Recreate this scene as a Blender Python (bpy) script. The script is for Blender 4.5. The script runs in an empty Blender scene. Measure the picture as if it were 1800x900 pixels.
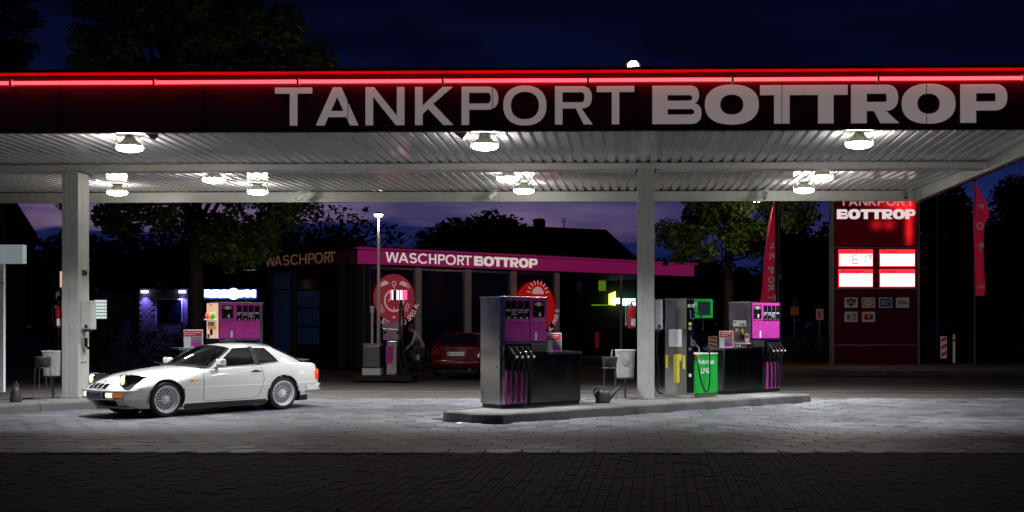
import bpy, bmesh, math, random
from mathutils import Vector, Matrix
random.seed(7)
R = math.radians
S = bpy.context.scene
C = S.collection

# ------------------------------------------------------------------ camera, sky, exposure
HC, F, CX, CY = 1.6, 2000.0, 1058.0, 572.0            # eye height, focal length in photo pixels, principal point
cam_d = bpy.data.cameras.new('camera'); cam = bpy.data.objects.new('camera', cam_d); C.objects.link(cam)
cam.location = (0, 0, HC); cam.rotation_euler = (R(90), 0, 0)
cam_d.lens = 40.0; cam_d.sensor_width = 36.0
cam_d.shift_x = -(CX - 900) / 1800; cam_d.shift_y = (CY - 450) / 1800
cam_d.clip_end = 2000
S.camera = cam
S.view_settings.view_transform = 'Standard'; S.view_settings.look = 'None'
S.view_settings.exposure = 0.0; S.view_settings.gamma = 1.0
S.view_settings.use_curve_mapping = False
S.cycles.max_bounces = 6; S.cycles.diffuse_bounces = 3; S.cycles.glossy_bounces = 4
S.cycles.transparent_max_bounces = 8; S.cycles.caustics_reflective = False; S.cycles.caustics_refractive = False
S.cycles.sample_clamp_indirect = 3.0

def make_world():
    w = bpy.data.worlds.new('World'); S.world = w; w.use_nodes = True
    nt = w.node_tree; N = nt.nodes; L = nt.links; N.clear()
    out = N.new('ShaderNodeOutputWorld'); bg = N.new('ShaderNodeBackground'); L.new(bg.outputs[0], out.inputs[0])
    tc = N.new('ShaderNodeTexCoord'); sep = N.new('ShaderNodeSeparateXYZ'); L.new(tc.outputs['Generated'], sep.inputs[0])
    def ramp(src, stops):
        r = N.new('ShaderNodeValToRGB'); L.new(src, r.inputs[0])
        while len(r.color_ramp.elements) > 1: r.color_ramp.elements.remove(r.color_ramp.elements[-1])
        for i, (p, c) in enumerate(stops):
            e = r.color_ramp.elements[0] if i == 0 else r.color_ramp.elements.new(p)
            e.position = p; e.color = (*c, 1)
        return r
    def mix(a, b, f):
        m = N.new('ShaderNodeMix'); m.data_type = 'RGBA'
        for s, v in ((0, f), (6, a), (7, b)):
            if hasattr(v, 'is_linked') or hasattr(v, 'links'): L.new(v, m.inputs[s])
            else: m.inputs[s].default_value = v
        return m.outputs[2]
    # clear dusk gradient: pink purple low, navy high
    sky_l = ramp(sep.outputs[2], [(0, (.17, .09, .16)), (.085, (.175, .108, .185)), (.105, (.135, .098, .21)),
                                  (.14, (.03, .028, .10)), (.20, (.0022, .0038, .022)), (.3, (.001, .002, .011)), (1, (.0006, .001, .006))])
    sky_r = ramp(sep.outputs[2], [(0, (.03, .03, .10)), (.08, (.035, .03, .11)), (.11, (.009, .017, .085)),
                                  (.17, (.0015, .003, .018)), (.3, (.0009, .0018, .010)), (1, (.0006, .001, .006))])
    fx = N.new('ShaderNodeMapRange'); L.new(sep.outputs[0], fx.inputs[0])
    fx.inputs[1].default_value = -.05; fx.inputs[2].default_value = .12
    base = mix(sky_l.outputs[0], sky_r.outputs[0], fx.outputs[0])
    # long low cloud banks
    mp = N.new('ShaderNodeMapping'); L.new(tc.outputs['Generated'], mp.inputs[0]); mp.inputs['Scale'].default_value = (5, 5, 30)
    mp.inputs['Location'].default_value = (1.3, .4, .6)
    nz = N.new('ShaderNodeTexNoise'); L.new(mp.outputs[0], nz.inputs[0]); nz.inputs['Scale'].default_value = 1.4
    nz.inputs['Detail'].default_value = 7; nz.inputs['Roughness'].default_value = .55
    add = N.new('ShaderNodeMath'); add.operation = 'MULTIPLY_ADD'; L.new(nz.outputs[0], add.inputs[0])
    add.inputs[1].default_value = .075
    L.new(sep.outputs[2], add.inputs[2])
    bank = ramp(add.outputs[0], [(0, (1, 1, 1)), (.115, (1, 1, 1)), (.1195, (0, 0, 0)), (1, (0, 0, 0))])
    cloud_c = ramp(sep.outputs[2], [(0, (.003, .006, .03)), (.06, (.004, .008, .05)), (.09, (.006, .011, .07)), (.2, (.001, .002, .012))])
    c1 = mix(base, cloud_c.outputs[0], bank.outputs[0])
    # wispy higher clouds
    mp2 = N.new('ShaderNodeMapping'); L.new(tc.outputs['Generated'], mp2.inputs[0]); mp2.inputs['Scale'].default_value = (3.5, 3.5, 17)
    nz2 = N.new('ShaderNodeTexNoise'); L.new(mp2.outputs[0], nz2.inputs[0]); nz2.inputs['Scale'].default_value = 1.7
    nz2.inputs['Detail'].default_value = 6
    wis = ramp(nz2.outputs[0], [(0, (0, 0, 0)), (.42, (0, 0, 0)), (.60, (.75, .75, .75)), (1, (.8, .8, .8))])
    wc = ramp(sep.outputs[2], [(0, (.005, .009, .05)), (.1, (.012, .018, .085)), (.16, (.0012, .0022, .012)), (.22, (.0006, .0012, .006)), (1, (.0005, .0008, .004))])
    c2 = mix(c1, wc.outputs[0], wis.outputs[0])
    L.new(c2, bg.inputs[0]); bg.inputs[1].default_value = 1.0
make_world()

# ------------------------------------------------------------------ helpers
def at(px, py, D):                 # the place seen at photo pixel (px, py) at distance D
    return Vector(((px - CX) * D / F, D, HC + (CY - py) * D / F))
def ground(px, py, z=0.0):         # the place of height z seen at that pixel
    D = F * (HC - z) / (py - CY)
    return Vector(((px - CX) * D / F, D, z))

MATS = {}
def mat(name, col, rough=.6, metal=0.0, noise=0.0, nscale=8.0, bump=0.0, bscale=60.0, emit=None, es=1.0, coat=0.0, spec=None, stretch=None, world=False, stain=0.0):
    if name in MATS: return MATS[name]
    m = bpy.data.materials.new(name); m.use_nodes = True; MATS[name] = m
    nt = m.node_tree; N = nt.nodes; L = nt.links; b = N['Principled BSDF']
    b.inputs['Base Color'].default_value = (*col, 1); b.inputs['Roughness'].default_value = rough
    b.inputs['Metallic'].default_value = metal
    if coat: b.inputs['Coat Weight'].default_value = coat; b.inputs['Coat Roughness'].default_value = .04
    if spec is not None: b.inputs['Specular IOR Level'].default_value = spec
    if emit: b.inputs['Emission Color'].default_value = (*emit, 1); b.inputs['Emission Strength'].default_value = es
    tc = N.new('ShaderNodeTexCoord'); src = tc.outputs['Object']
    if world: src = N.new('ShaderNodeNewGeometry').outputs['Position']
    if stretch:
        mp = N.new('ShaderNodeMapping'); L.new(src, mp.inputs[0]); mp.inputs['Scale'].default_value = stretch; src = mp.outputs[0]
    if noise:
        n = N.new('ShaderNodeTexNoise'); L.new(src, n.inputs[0]); n.inputs['Scale'].default_value = nscale
        n.inputs['Detail'].default_value = 8; n.inputs['Roughness'].default_value = .62
        r = N.new('ShaderNodeMapRange'); L.new(n.outputs[0], r.inputs[0])
        r.inputs[1].default_value = .3; r.inputs[2].default_value = .7
        r.inputs[3].default_value = 1 - noise; r.inputs[4].default_value = 1 + noise
        v = N.new('ShaderNodeVectorMath'); v.operation = 'SCALE'; v.inputs[0].default_value = col
        L.new(r.outputs[0], v.inputs['Scale']); L.new(v.outputs[0], b.inputs['Base Color'])
        if stain:                              # worn dark patches: oil, tyre rubber, gum
            last = v.outputs[0]
            for sc_, lo_, hi_ in ((.45, .50, .66), (2.6, .60, .70), (9.0, .66, .72)):
                n3 = N.new('ShaderNodeTexNoise'); L.new(src, n3.inputs[0]); n3.inputs['Scale'].default_value = sc_; n3.inputs['Detail'].default_value = 5
                m3 = N.new('ShaderNodeMapRange'); L.new(n3.outputs[0], m3.inputs[0]); m3.inputs[1].default_value = lo_; m3.inputs[2].default_value = hi_
                m3.inputs[3].default_value = 1; m3.inputs[4].default_value = 1 - stain
                v3 = N.new('ShaderNodeVectorMath'); v3.operation = 'SCALE'; L.new(last, v3.inputs[0]); L.new(m3.outputs[0], v3.inputs['Scale']); last = v3.outputs[0]
            L.new(last, b.inputs['Base Color'])
        rr = N.new('ShaderNodeMapRange'); L.new(n.outputs[0], rr.inputs[0])
        rr.inputs[3].default_value = max(0, rough - .12); rr.inputs[4].default_value = min(1, rough + .12)
        L.new(rr.outputs[0], b.inputs['Roughness'])
    if bump:
        n2 = N.new('ShaderNodeTexNoise'); L.new(src, n2.inputs[0]); n2.inputs['Scale'].default_value = bscale
        n2.inputs['Detail'].default_value = 6
        bp = N.new('ShaderNodeBump'); L.new(n2.outputs[0], bp.inputs['Height'])
        bp.inputs['Strength'].default_value = bump; bp.inputs['Distance'].default_value = .02
        L.new(bp.outputs[0], b.inputs['Normal'])
    return m
def emat(name, col, s):
    return mat(name, (.02, .02, .02), .5, emit=col, es=s)
def glass_mat(name, tint=(.3, .36, .35), refl=.9):
    m = bpy.data.materials.new(name); m.use_nodes = True; MATS[name] = m
    nt = m.node_tree; N = nt.nodes; L = nt.links; N.clear()
    o = N.new('ShaderNodeOutputMaterial'); mx = N.new('ShaderNodeMixShader'); t = N.new('ShaderNodeBsdfTransparent')
    g = N.new('ShaderNodeBsdfGlossy'); fr = N.new('ShaderNodeFresnel'); fr.inputs[0].default_value = 1.5
    g.inputs['Roughness'].default_value = .03; g.inputs[0].default_value = (refl, refl, refl, 1)
    t.inputs[0].default_value = (*tint, 1)
    L.new(fr.outputs[0], mx.inputs[0]); L.new(t.outputs[0], mx.inputs[1]); L.new(g.outputs[0], mx.inputs[2]); L.new(mx.outputs[0], o.inputs[0])
    return m

class MB:
    """collects shapes; build() links them as one mesh object"""
    def __init__(s): s.v = []; s.f = []; s.sm = []
    def add(s, vs, fs, T=None, smooth=False):
        o = len(s.v)
        s.v += [tuple(T @ Vector(p)) if T else tuple(p) for p in vs]
        s.f += [tuple(i + o for i in f) for f in fs]; s.sm += [smooth] * len(fs)
        return s
    def box(s, x0, x1, y0, y1, z0, z1, T=None):
        return s.add([(x0, y0, z0), (x1, y0, z0), (x1, y1, z0), (x0, y1, z0), (x0, y0, z1), (x1, y0, z1), (x1, y1, z1), (x0, y1, z1)],
                     [(0, 3, 2, 1), (4, 5, 6, 7), (0, 1, 5, 4), (1, 2, 6, 5), (2, 3, 7, 6), (3, 0, 4, 7)], T)
    def bbox(s, x0, x1, y0, y1, z0, z1, b=.01, T=None):     # box with chamfered edges
        me = bmesh.new(); bmesh.ops.create_cube(me, size=1)
        for v in me.verts: v.co = ((x0 + x1) / 2 + v.co.x * (x1 - x0), (y0 + y1) / 2 + v.co.y * (y1 - y0), (z0 + z1) / 2 + v.co.z * (z1 - z0))
        bmesh.ops.bevel(me, geom=me.edges[:], offset=b, segments=2, affect='EDGES', profile=.6)
        me.verts.ensure_lookup_table()
        s.add([v.co[:] for v in me.verts], [[v.index for v in f.verts] for f in me.faces], T); me.free(); return s
    def prism(s, poly, a, b, axis='z', T=None, smooth=False):
        n = len(poly)
        P = {'z': lambda p, h: (p[0], p[1], h), 'y': lambda p, h: (p[0], h, p[1]), 'x': lambda p, h: (h, p[0], p[1])}[axis]
        vs = [P(p, a) for p in poly] + [P(p, b) for p in poly]
        area = sum(poly[i][0] * poly[(i + 1) % n][1] - poly[(i + 1) % n][0] * poly[i][1] for i in range(n))
        flip = (area > 0) ^ (axis == 'y') ^ (b < a)
        fs = [tuple(range(n))[::-1], tuple(range(n, 2 * n))] + [(i, (i + 1) % n, n + (i + 1) % n, n + i) for i in range(n)]
        if not flip: fs = [f[::-1] for f in fs]
        return s.add(vs, fs, T)
    def tube(s, pts, r, n=8, T=None, caps=True):
        pts = [Vector(p) for p in pts]; k = len(pts); vs = []; fs = []
        rs = r if isinstance(r, (list, tuple)) else [r] * k
        up = Vector((0, 0, 1)); prev = None
        for i, p in enumerate(pts):
            d = (pts[min(i + 1, k - 1)] - pts[max(i - 1, 0)])
            d = d.normalized() if d.length > 1e-9 else Vector((0, 0, 1))
            if prev is None:
                a = d.cross(up if abs(d.z) < .95 else Vector((1, 0, 0))).normalized()
            else:
                a = (prev - d * prev.dot(d)); a = a.normalized() if a.length > 1e-6 else d.orthogonal().normalized()
            prev = a; b = d.cross(a)
            for j in range(n):
                t = 2 * math.pi * j / n; vs.append(p + (a * math.cos(t) + b * math.sin(t)) * rs[i])
        for i in range(k - 1):
            for j in range(n): fs.append((i * n + j, i * n + (j + 1) % n, (i + 1) * n + (j + 1) % n, (i + 1) * n + j))
        s.add(vs, fs, T, True)
        if caps: s.add(vs[:n], [tuple(range(n))[::-1]], T); s.add(vs[-n:], [tuple(range(n))], T)
        return s
    def lathe(s, prof, n=24, T=None, smooth=True):          # (r, z) outline spun about z
        k = len(prof); vs = []; fs = []
        for r, z in prof:
            for j in range(n): t = 2 * math.pi * j / n; vs.append((r * math.cos(t), r * math.sin(t), z))
        for i in range(k - 1):
            for j in range(n): fs.append((i * n + j, i * n + (j + 1) % n, (i + 1) * n + (j + 1) % n, (i + 1) * n + j))
        s.add(vs, fs, T, smooth); return s
    def ball(s, c, r, n=12, sc=(1, 1, 1), T=None):
        pr = [(max(1e-4, r * math.sin(math.pi * i / n)), -r * math.cos(math.pi * i / n)) for i in range(n + 1)]
        M = Matrix.Translation(c) @ Matrix.Diagonal((*sc, 1))
        return s.lathe(pr, max(8, n), (T @ M) if T else M)
    def build(s, name, m, parent=None, loc=None, rotz=None, auto=False):
        me = bpy.data.meshes.new(name); me.from_pydata(s.v, [], s.f)
        me.polygons.foreach_set('use_smooth', s.sm); me.validate(); me.update()
        if m: me.materials.append(m)
        o = bpy.data.objects.new(name, me); C.objects.link(o)
        if parent: o.parent = parent
        if loc is not None: o.location = loc
        if rotz is not None: o.rotation_euler = (0, 0, rotz)
        return o
def tag(o, label=None, cat=None, group=None, kind=None):
    if label: o['label'] = label
    if cat: o['category'] = cat
    if group: o['group'] = group
    if kind: o['kind'] = kind
    return o
def thing(name, label, cat, loc=(0, 0, 0), rotz=0.0, group=None):
    o = bpy.data.objects.new(name, None); C.objects.link(o); o.empty_display_size = .2
    o.location = loc; o.rotation_euler = (0, 0, rotz)
    return tag(o, label, cat, group)
def copy_tree(o, parent=None, loc=None, rotz=None, label=None):
    c = o.copy(); C.objects.link(c); c.parent = parent
    for ch in [x for x in S.objects if x.parent == o]: copy_tree(ch, c)
    if loc is not None: c.location = loc
    if rotz is not None: c.rotation_euler[2] = rotz
    if label: c['label'] = label
    return c

# lettering -----------------------------------------------------------
def curve_mesh(loops, ext=.004):
    cu = bpy.data.curves.new('tmp', 'CURVE'); cu.dimensions = '2D'; cu.fill_mode = 'BOTH'; cu.extrude = ext
    for lp in loops:
        sp = cu.splines.new('POLY'); sp.points.add(len(lp) - 1)
        for i, (x, y) in enumerate(lp): sp.points[i].co = (x, y, 0, 1)
        sp.use_cyclic_u = True
    o = bpy.data.objects.new('tmp', cu); C.objects.link(o)
    dg = bpy.context.evaluated_depsgraph_get(); me = bpy.data.meshes.new_from_object(o.evaluated_get(dg))
    bpy.data.objects.remove(o); bpy.data.curves.remove(cu); return me
def arc(cx, cy, rx, ry, a0, a1, n=14, e=1.0):
    out = []
    for i in range(n + 1):
        t = R(a0 + (a1 - a0) * i / n); c, s_ = math.cos(t), math.sin(t)
        out.append((cx + rx * math.copysign(abs(c) ** e, c), cy + ry * math.copysign(abs(s_) ** e, s_)))
    return out
def glyph(ch, w, st, br):
    if ch == 'T': a = (w - st) / 2; return [[(0, 1), (0, 1 - br), (a, 1 - br), (a, 0), (a + st, 0), (a + st, 1 - br), (w, 1 - br), (w, 1)]]
    if ch == 'H': y = (1 - br) / 2; return [[(0, 0), (0, 1), (st, 1), (st, y + br), (w - st, y + br), (w - st, 1), (w, 1), (w, 0), (w - st, 0), (w - st, y), (st, y), (st, 0)]]
    if ch == 'N': k = st * 1.15; return [[(0, 0), (0, 1), (k, 1), (w - st, .24), (w - st, 1), (w, 1), (w, 0), (w - k, 0), (st, .76), (st, 0)]]
    if ch == 'A':
        c = w / 2; k = st * 1.12; q = .22; hl = lambda y: k + (c - st * .5) * y  # inner left edge
        def L(y, off=0): return off + (c - k * .5) * y
        yt = 1 - br * 1.9
        return [[(0, 0), (c - k * .5, 1), (c + k * .5, 1), (w, 0), (w - k, 0), (w - k - (c - k * .5) * q, q), (k + (c - k * .5) * q, q), (k, 0)],
                [(k + (c - k * .5) * (q + br), q + br), (c, min(.86, (c - k) / (c - k * .5))), (w - k - (c - k * .5) * (q + br), q + br)]]
    if ch == 'K': return [[(0, 0), (0, 1), (st, 1), (st, .5), (w - st * 1.45, 1), (w - .02, 1), (w * .47, .56), (w, 0), (w - st * 1.35, 0), (w * .33, .43), (st, .29), (st, 0)]]
    if ch in 'PR':
        hb = .68 if st > .3 else (.60 if ch == 'P' else .58); br = br * .9 if st > .3 else br; ry = hb / 2; rx = min(ry * .95, w * .5); cx = w - rx - (0.0 if ch == 'P' else .02 * w)
        o = [(0, 0), (0, 1)] + arc(cx, 1 - ry, rx, ry, 90, -90, 14, .85)
        if ch == 'R': o += [(w, 0), (w - st * 1.2, 0), (cx - st * .75, 1 - hb)]
        o += [(st, 1 - hb), (st, 0)]
        h = [(st, 1 - br), (st, 1 - hb + br)] + arc(cx, 1 - ry, max(.03, rx - st), ry - br, -90, 90, 12, .85)
        return [o, h]
    if ch == 'O': return [arc(w / 2, .5, w / 2, .52, 0, 360, 40, .86)[:-1], arc(w / 2, .5, w / 2 - st, .52 - br, 0, 360, 36, .9)[:-1]]
    if ch == 'B':
        r1, r2 = .245, .275; x1, x2 = w - r1 - .05 * w, w - r2
        o = [(0, 0), (0, 1)] + arc(x1, 1 - r1, r1, r1, 90, -62, 12, .85) + arc(x2, r2 - .0, r2, r2, 62, -90, 12, .85)
        return [o, [(st, 1 - br * .95), (st, .5 + br * .42)] + arc(x1, .75 - br * .265, .07, .25 - br * .685, -90, 90, 8), [(st, .5 - br * .42), (st, br * .95)] + arc(x2, .25 + br * .265, .09, .25 - br * .685, -90, 90, 8)]
    if ch == 'C':
        return [arc(w / 1.76, .5, w / 1.76, .52, 42, 318, 30) + arc(w / 1.76, .5, w / 1.76 - st, .52 - br, 318, 42, 28)]
    if ch == 'W':
        k = st * 1.05; a = w / 4
        return [[(0, 1), (a - k * .5, 0), (a + k * .55, 0), (2 * a, .82), (3 * a - k * .55, 0), (3 * a + k * .5, 0), (w, 1), (w - k, 1), (3 * a, .2), (2 * a + k * .5, 1), (2 * a - k * .5, 1), (a, .2), (k, 1)]]
    if ch == 'S':
        rx = (w - st) / 2; rt = (.5 - br / 2 + .01) / 2
        pts = arc(w / 2, 1 - br / 2 - rt + .01, rx * .95, rt, 28, 270, 18) + arc(w / 2, br / 2 + rt - .01, rx, rt, 90, -152, 18)[1:]
        Lf, Rt = [], []
        for i, p in enumerate(pts):
            q0, q1 = pts[max(0, i - 1)], pts[min(len(pts) - 1, i + 1)]
            d = Vector((q1[0] - q0[0], q1[1] - q0[1])).normalized(); th = (st * abs(d.y) + br * abs(d.x)) / (abs(d.x) + abs(d.y)) / 2
            Lf.append((p[0] - d.y * th, p[1] + d.x * th)); Rt.append((p[0] + d.y * th, p[1] - d.x * th))
        return [Lf + Rt[::-1]]
    raise KeyError(ch)
def plane_T(origin, xdir, zup=(0, 0, 1)):       # letters' local x,y -> xdir, up ; normal = toward viewer
    x = Vector(xdir).normalized(); y = Vector(zup); z = x.cross(y)
    M = Matrix((x, y, z)).transposed().to_4x4(); M.translation = Vector(origin); return M
def big_letter(ch, x0, x1, z0, h, st, br, name, m, parent, T, ext=.012):
    me = curve_mesh([[(a * h, b * h) for a, b in lp] for lp in glyph(ch, (x1 - x0) / h, st, br)], ext)
    me.transform(T @ Matrix.Translation((x0, z0, 0))); me.materials.append(m); me.name = name
    o = bpy.data.objects.new(name, me); C.objects.link(o); o.parent = parent; return o
def text(s_, w, h, name, m, parent, T, bold=0.0, ext=.0015, align=None):
    """flat lettering scaled into a box w x h whose lower left corner is T's origin"""
    cu = bpy.data.curves.new('tmp', 'FONT'); cu.body = s_; cu.size = 1; cu.extrude = 0; cu.offset = bold; cu.resolution_u = 2
    o = bpy.data.objects.new('tmp', cu); C.objects.link(o)
    dg = bpy.context.evaluated_depsgraph_get(); me = bpy.data.meshes.new_from_object(o.evaluated_get(dg))
    bpy.data.objects.remove(o); bpy.data.curves.remove(cu)
    xs = [v.co.x for v in me.vertices]; ys = [v.co.y for v in me.vertices]
    sx = w / (max(xs) - min(xs)); sy = h / (max(ys) - min(ys))
    me.transform(Matrix.Diagonal((sx, sy, 1, 1)) @ Matrix.Translation((-min(xs), -min(ys), 0)))
    me.transform(T); me.materials.append(m); me.name = name
    o = bpy.data.objects.new(name, me); C.objects.link(o)
    if parent: o.parent = parent
    return o
# ------------------------------------------------------------------ materials
M = dict(
    steel=mat('brushed_steel', (.60, .565, .53), .20, 1.0, .03, 3, .006, 9),
    steel_d=mat('dark_steel', (.20, .19, .18), .30, 1.0, .05, 4),
    chrome=mat('chrome', (.75, .75, .75), .08, 1.0),
    magenta=mat('magenta_panel', (.48, .040, .31), .28, 0, .04, 3),
    magenta_stripe=mat('magenta_strip', (.55, .06, .38), .4),
    black=mat('black_panel', (.008, .008, .009), .2, spec=.3),
    black_matt=mat('black_matt', (.014, .014, .015), .6, 0, .15, 20),
    rubber=mat('rubber', (.010, .010, .011), .45, spec=.25),
    white=mat('white_plastic', (.72, .72, .70), .45),
    grey=mat('grey_plastic', (.30, .30, .29), .5, 0, .05, 8),
    green=mat('green_panel', (.01, .42, .045), .4, 0, .04, 4),
    yellow=mat('yellow_sheet', (.75, .66, .05), .6),
    orange=mat('orange_plastic', (.8, .16, .02), .5),
    red=mat('red_enamel', (.45, .012, .015), .3, 0, .05, 10),
    paint=mat('grey_white_steel_paint', (.42, .42, .385), .42, 0, .10, 2.5, .05, 30, world=True, stain=.16),
    soffit=mat('soffit_sheet', (.62, .62, .63), .11, 0, .07, 1.2, .03, 14, world=True, stain=.16),
    beam=mat('beam_paint', (.60, .56, .53), .42, 0, .08, 1.5),
    fascia=mat('dark_red_fascia', (.075, .004, .010), .30, 0, .12, 1.2),
    cap=mat('red_cap', (.75, .02, .04), .3),
    concrete=mat('concrete', (.19, .18, .165), .82, 0, .28, 3, .35, 70, world=True, stain=.4),
    kerb=mat('kerb_stone', (.12, .115, .108), .8, 0, .38, 2.2, .4, 60, world=True, stain=.4),
    slab=mat('paving_slab', (.132, .133, .142), .50, 0, .28, 1.3, .35, 50, world=True, stain=.42),
    slab_b=mat('paving_slab_worn', (.108, .109, .117), .42, 0, .30, 1.9, .35, 50, world=True, stain=.42),
    slab_c=mat('paving_slab_pale', (.152, .152, .157), .55, 0, .26, 2.3, .35, 50, world=True, stain=.42),
    joint=mat('joint_sand', (.014, .012, .010), .95, 0, .3, 9, .5, 90, spec=.1),
    clinker=mat('clinker_brick', (.017, .0125, .0085), .8, 0, .45, 4.1, .5, 60, world=True, stain=.4, spec=.15),
    asphalt=mat('asphalt', (.050, .040, .033), .85, 0, .25, .8, .6, 80, world=True, stain=.35),
    sidewalk=mat('sidewalk_concrete', (.16, .13, .105), .85, 0, .25, .9, .5, 40, world=True, stain=.35),
    bark=mat('bark', (.06, .045, .03), .9, 0, .3, 6, .8, 20),
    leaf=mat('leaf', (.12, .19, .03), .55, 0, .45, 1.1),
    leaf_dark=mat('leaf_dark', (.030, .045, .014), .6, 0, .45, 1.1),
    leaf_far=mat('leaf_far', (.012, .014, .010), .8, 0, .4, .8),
    brick=mat('dark_brick_wall', (.16, .12, .10), .85, 0, .25, 3, .4, 30),
    house=mat('house_wall', (.02, .018, .018), .9, 0, .2, 2),
    roof=mat('roof_tile', (.02, .015, .015), .85, 0, .25, 2, .3, 20),
    paper=mat('paper', (.72, .74, .76), .6),
    lamp_body=mat('lamp_body', (.42, .42, .30), .5, 0, .1, 8),
    foil=mat('bin_bag_foil', (.42, .42, .40), .35, 0, .15, 9, .9, 14),
    skin=mat('skin', (.42, .22, .15), .5),
    cloth_black=mat('cloth_black', (.012, .012, .014), .85),
    cloth_white=mat('cloth_white', (.42, .38, .36), .85, 0, .08, 8),
    jeans=mat('jeans', (.05, .06, .09), .85),
    hair=mat('hair', (.012, .009, .008), .55),
    neon=emat('neon_red', (1.0, .04, .05), 5.0),
    glow=emat('lamp_glass', (1.0, .97, .90), 36.0), glow_up=emat('soffit_glow', (1.0, .97, .90), 230.0),  # second glow belongs to the added ring that brightens the soffit
    letter=mat('glow_letter', (.45, .38, .36), .5, 0, .05, 6, emit=(.9, .78, .76), es=.18),  # emission added because ambient light leaves the letters too dark
    wpanel=mat('glow_magenta', (.30, .01, .14), .4, 0, .06, 1.5, emit=(.62, .022, .23), es=.20),  # even glow put into the band material itself
    wletter=mat('glow_cream', (.5, .46, .42), .5, emit=(1, .86, .80), es=.56),  # letters on the band carry an added glow too
    wdark=mat('unlit_magenta', (.16, .012, .04), .4, 0, .1, 2),
    wletter_dim=mat('dim_letter', (.22, .13, .09), .5, emit=(.5, .25, .15), es=.12),
    dkglass=mat('dark_glass', (.006, .008, .012), .06, 0, .0),
    brick_red=mat('red_board', (.4, .02, .03), .5),
)
PSI = math.atan((1105 - CX) / F)            # the canopy stands almost square to the view

# ------------------------------------------------------------------ ground
gm = MB(); gm.add([(-400, -60, -.06), (400, -60, -.06), (400, 900, -.06), (-400, 900, -.06)], [(0, 1, 2, 3)])
tag(gm.build('asphalt_ground', M['asphalt']), kind='structure')

def gy(py): return F * HC / (py - CY)
Y0 = gy(795.5)                               # front edge of the forecourt
Y1 = gy(700.5)
SL = -.0015
fore = MB(); fore.box(-22, 22, Y0, Y1, -.055, -.012)
forecourt = tag(fore.build('forecourt', M['joint']), kind='structure')

# kerb outline of the two islands (x, y)
u = Vector((.755, .656)); nrm = Vector((-.656, .755))
A = Vector((-1.62, 18.6))
def uv(s, t): return A + u * s + nrm * t
ISL_R = [Vector((-2.14, 18.66)), A, uv(7.95, 0), uv(7.95, 2.0), uv(1.6, 2.0), Vector((-2.72, 19.45)), Vector((-2.62, 19.15))]
A2 = ground(71, 723.3).xy
def uv2(s, t): return A2 + u * s + nrm * t
ISL_L = [Vector((-11.15, 19.9)), Vector((-10.86, 20.4)), A2, uv2(5.2, 0), uv2(5.2, 2.0), uv2(-.4, 2.0), Vector((-14.5, 19.6)), Vector((-13.0, 19.0))]
def inside(p, poly, grow=0.0):
    x, y = p; c = False; n = len(poly)
    for i in range(n):
        x0, y0 = poly[i]; x1, y1 = poly[(i + 1) % n]
        if (y0 > y) != (y1 > y) and x < (x1 - x0) * (y - y0) / (y1 - y0) + x0: c = not c
    return c

# hexagonal slabs
HP = .47; rad = HP / math.sqrt(3) ; gap = .010
def hexpts(r): return [(r * math.cos(R(60 * i + 30)), r * math.sin(R(60 * i + 30))) for i in range(6)]
def hex_geo(mb, cx, cy, dz, tx, ty):
    o, i_ = hexpts(rad - gap * .7), hexpts(rad - gap * .7 - .014)
    vs = [(cx + x, cy + y, -.012) for x, y in o] + [(cx + x, cy + y, dz - .006 + x * tx + y * ty) for x, y in o] + [(cx + x, cy + y, dz + x * tx + y * ty) for x, y in i_]
    fs = [tuple(range(12, 18))] + [(6 + k, 6 + (k + 1) % 6, 12 + (k + 1) % 6, 12 + k) for k in range(6)] + [(k, (k + 1) % 6, 6 + (k + 1) % 6, 6 + k) for k in range(6)]
    mb.add(vs, fs)
cells = []; row = 0; yy = Y0 + rad
rh = rad * 1.5; ncol = int(44 / HP)
while yy < Y1 - rad * .3:
    for c_ in range(ncol):
        xx = -21 + c_ * HP + (HP / 2 if row % 2 else 0)
        if abs((xx + 2.0) / (yy)) > 0.60: continue
        if inside((xx, yy), ISL_R) or inside((xx, yy), ISL_L): continue
        cells.append((xx, yy))
    row += 1; yy += rh
inview = lambda p: -.545 < p[0] / p[1] < .385
cells.sort(key=lambda p: (not inview(p), p[1]))
hexm = []
for k in range(9):
    h = MB(); hex_geo(h, 0, 0, random.uniform(-.003, .003), random.uniform(-.012, .012), random.uniform(-.012, .012))
    me = bpy.data.meshes.new('paving_slab'); me.from_pydata(h.v, [], h.f); me.materials.append([M['slab'], M['slab_b'], M['slab_c']][k % 3]); hexm.append(me)
for k, (x, y) in enumerate(cells[:300]):
    o = bpy.data.objects.new('paving_slab', hexm[random.choice([0, 0, 3, 6, 1, 4, 2, 5, 7, 8])]); C.objects.link(o); o.parent = forecourt; o.location = (x, y, 0)
rest = [MB(), MB(), MB()]
for x, y in cells[300:]:
    hex_geo(rest[random.choice([0, 0, 1, 2])], x, y, random.uniform(-.003, .003), random.uniform(-.012, .012), random.uniform(-.012, .012))
for k in range(3):
    tag(rest[k].build('paving_field', [M['slab'], M['slab_b'], M['slab_c']][k], forecourt), kind='stuff')

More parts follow.
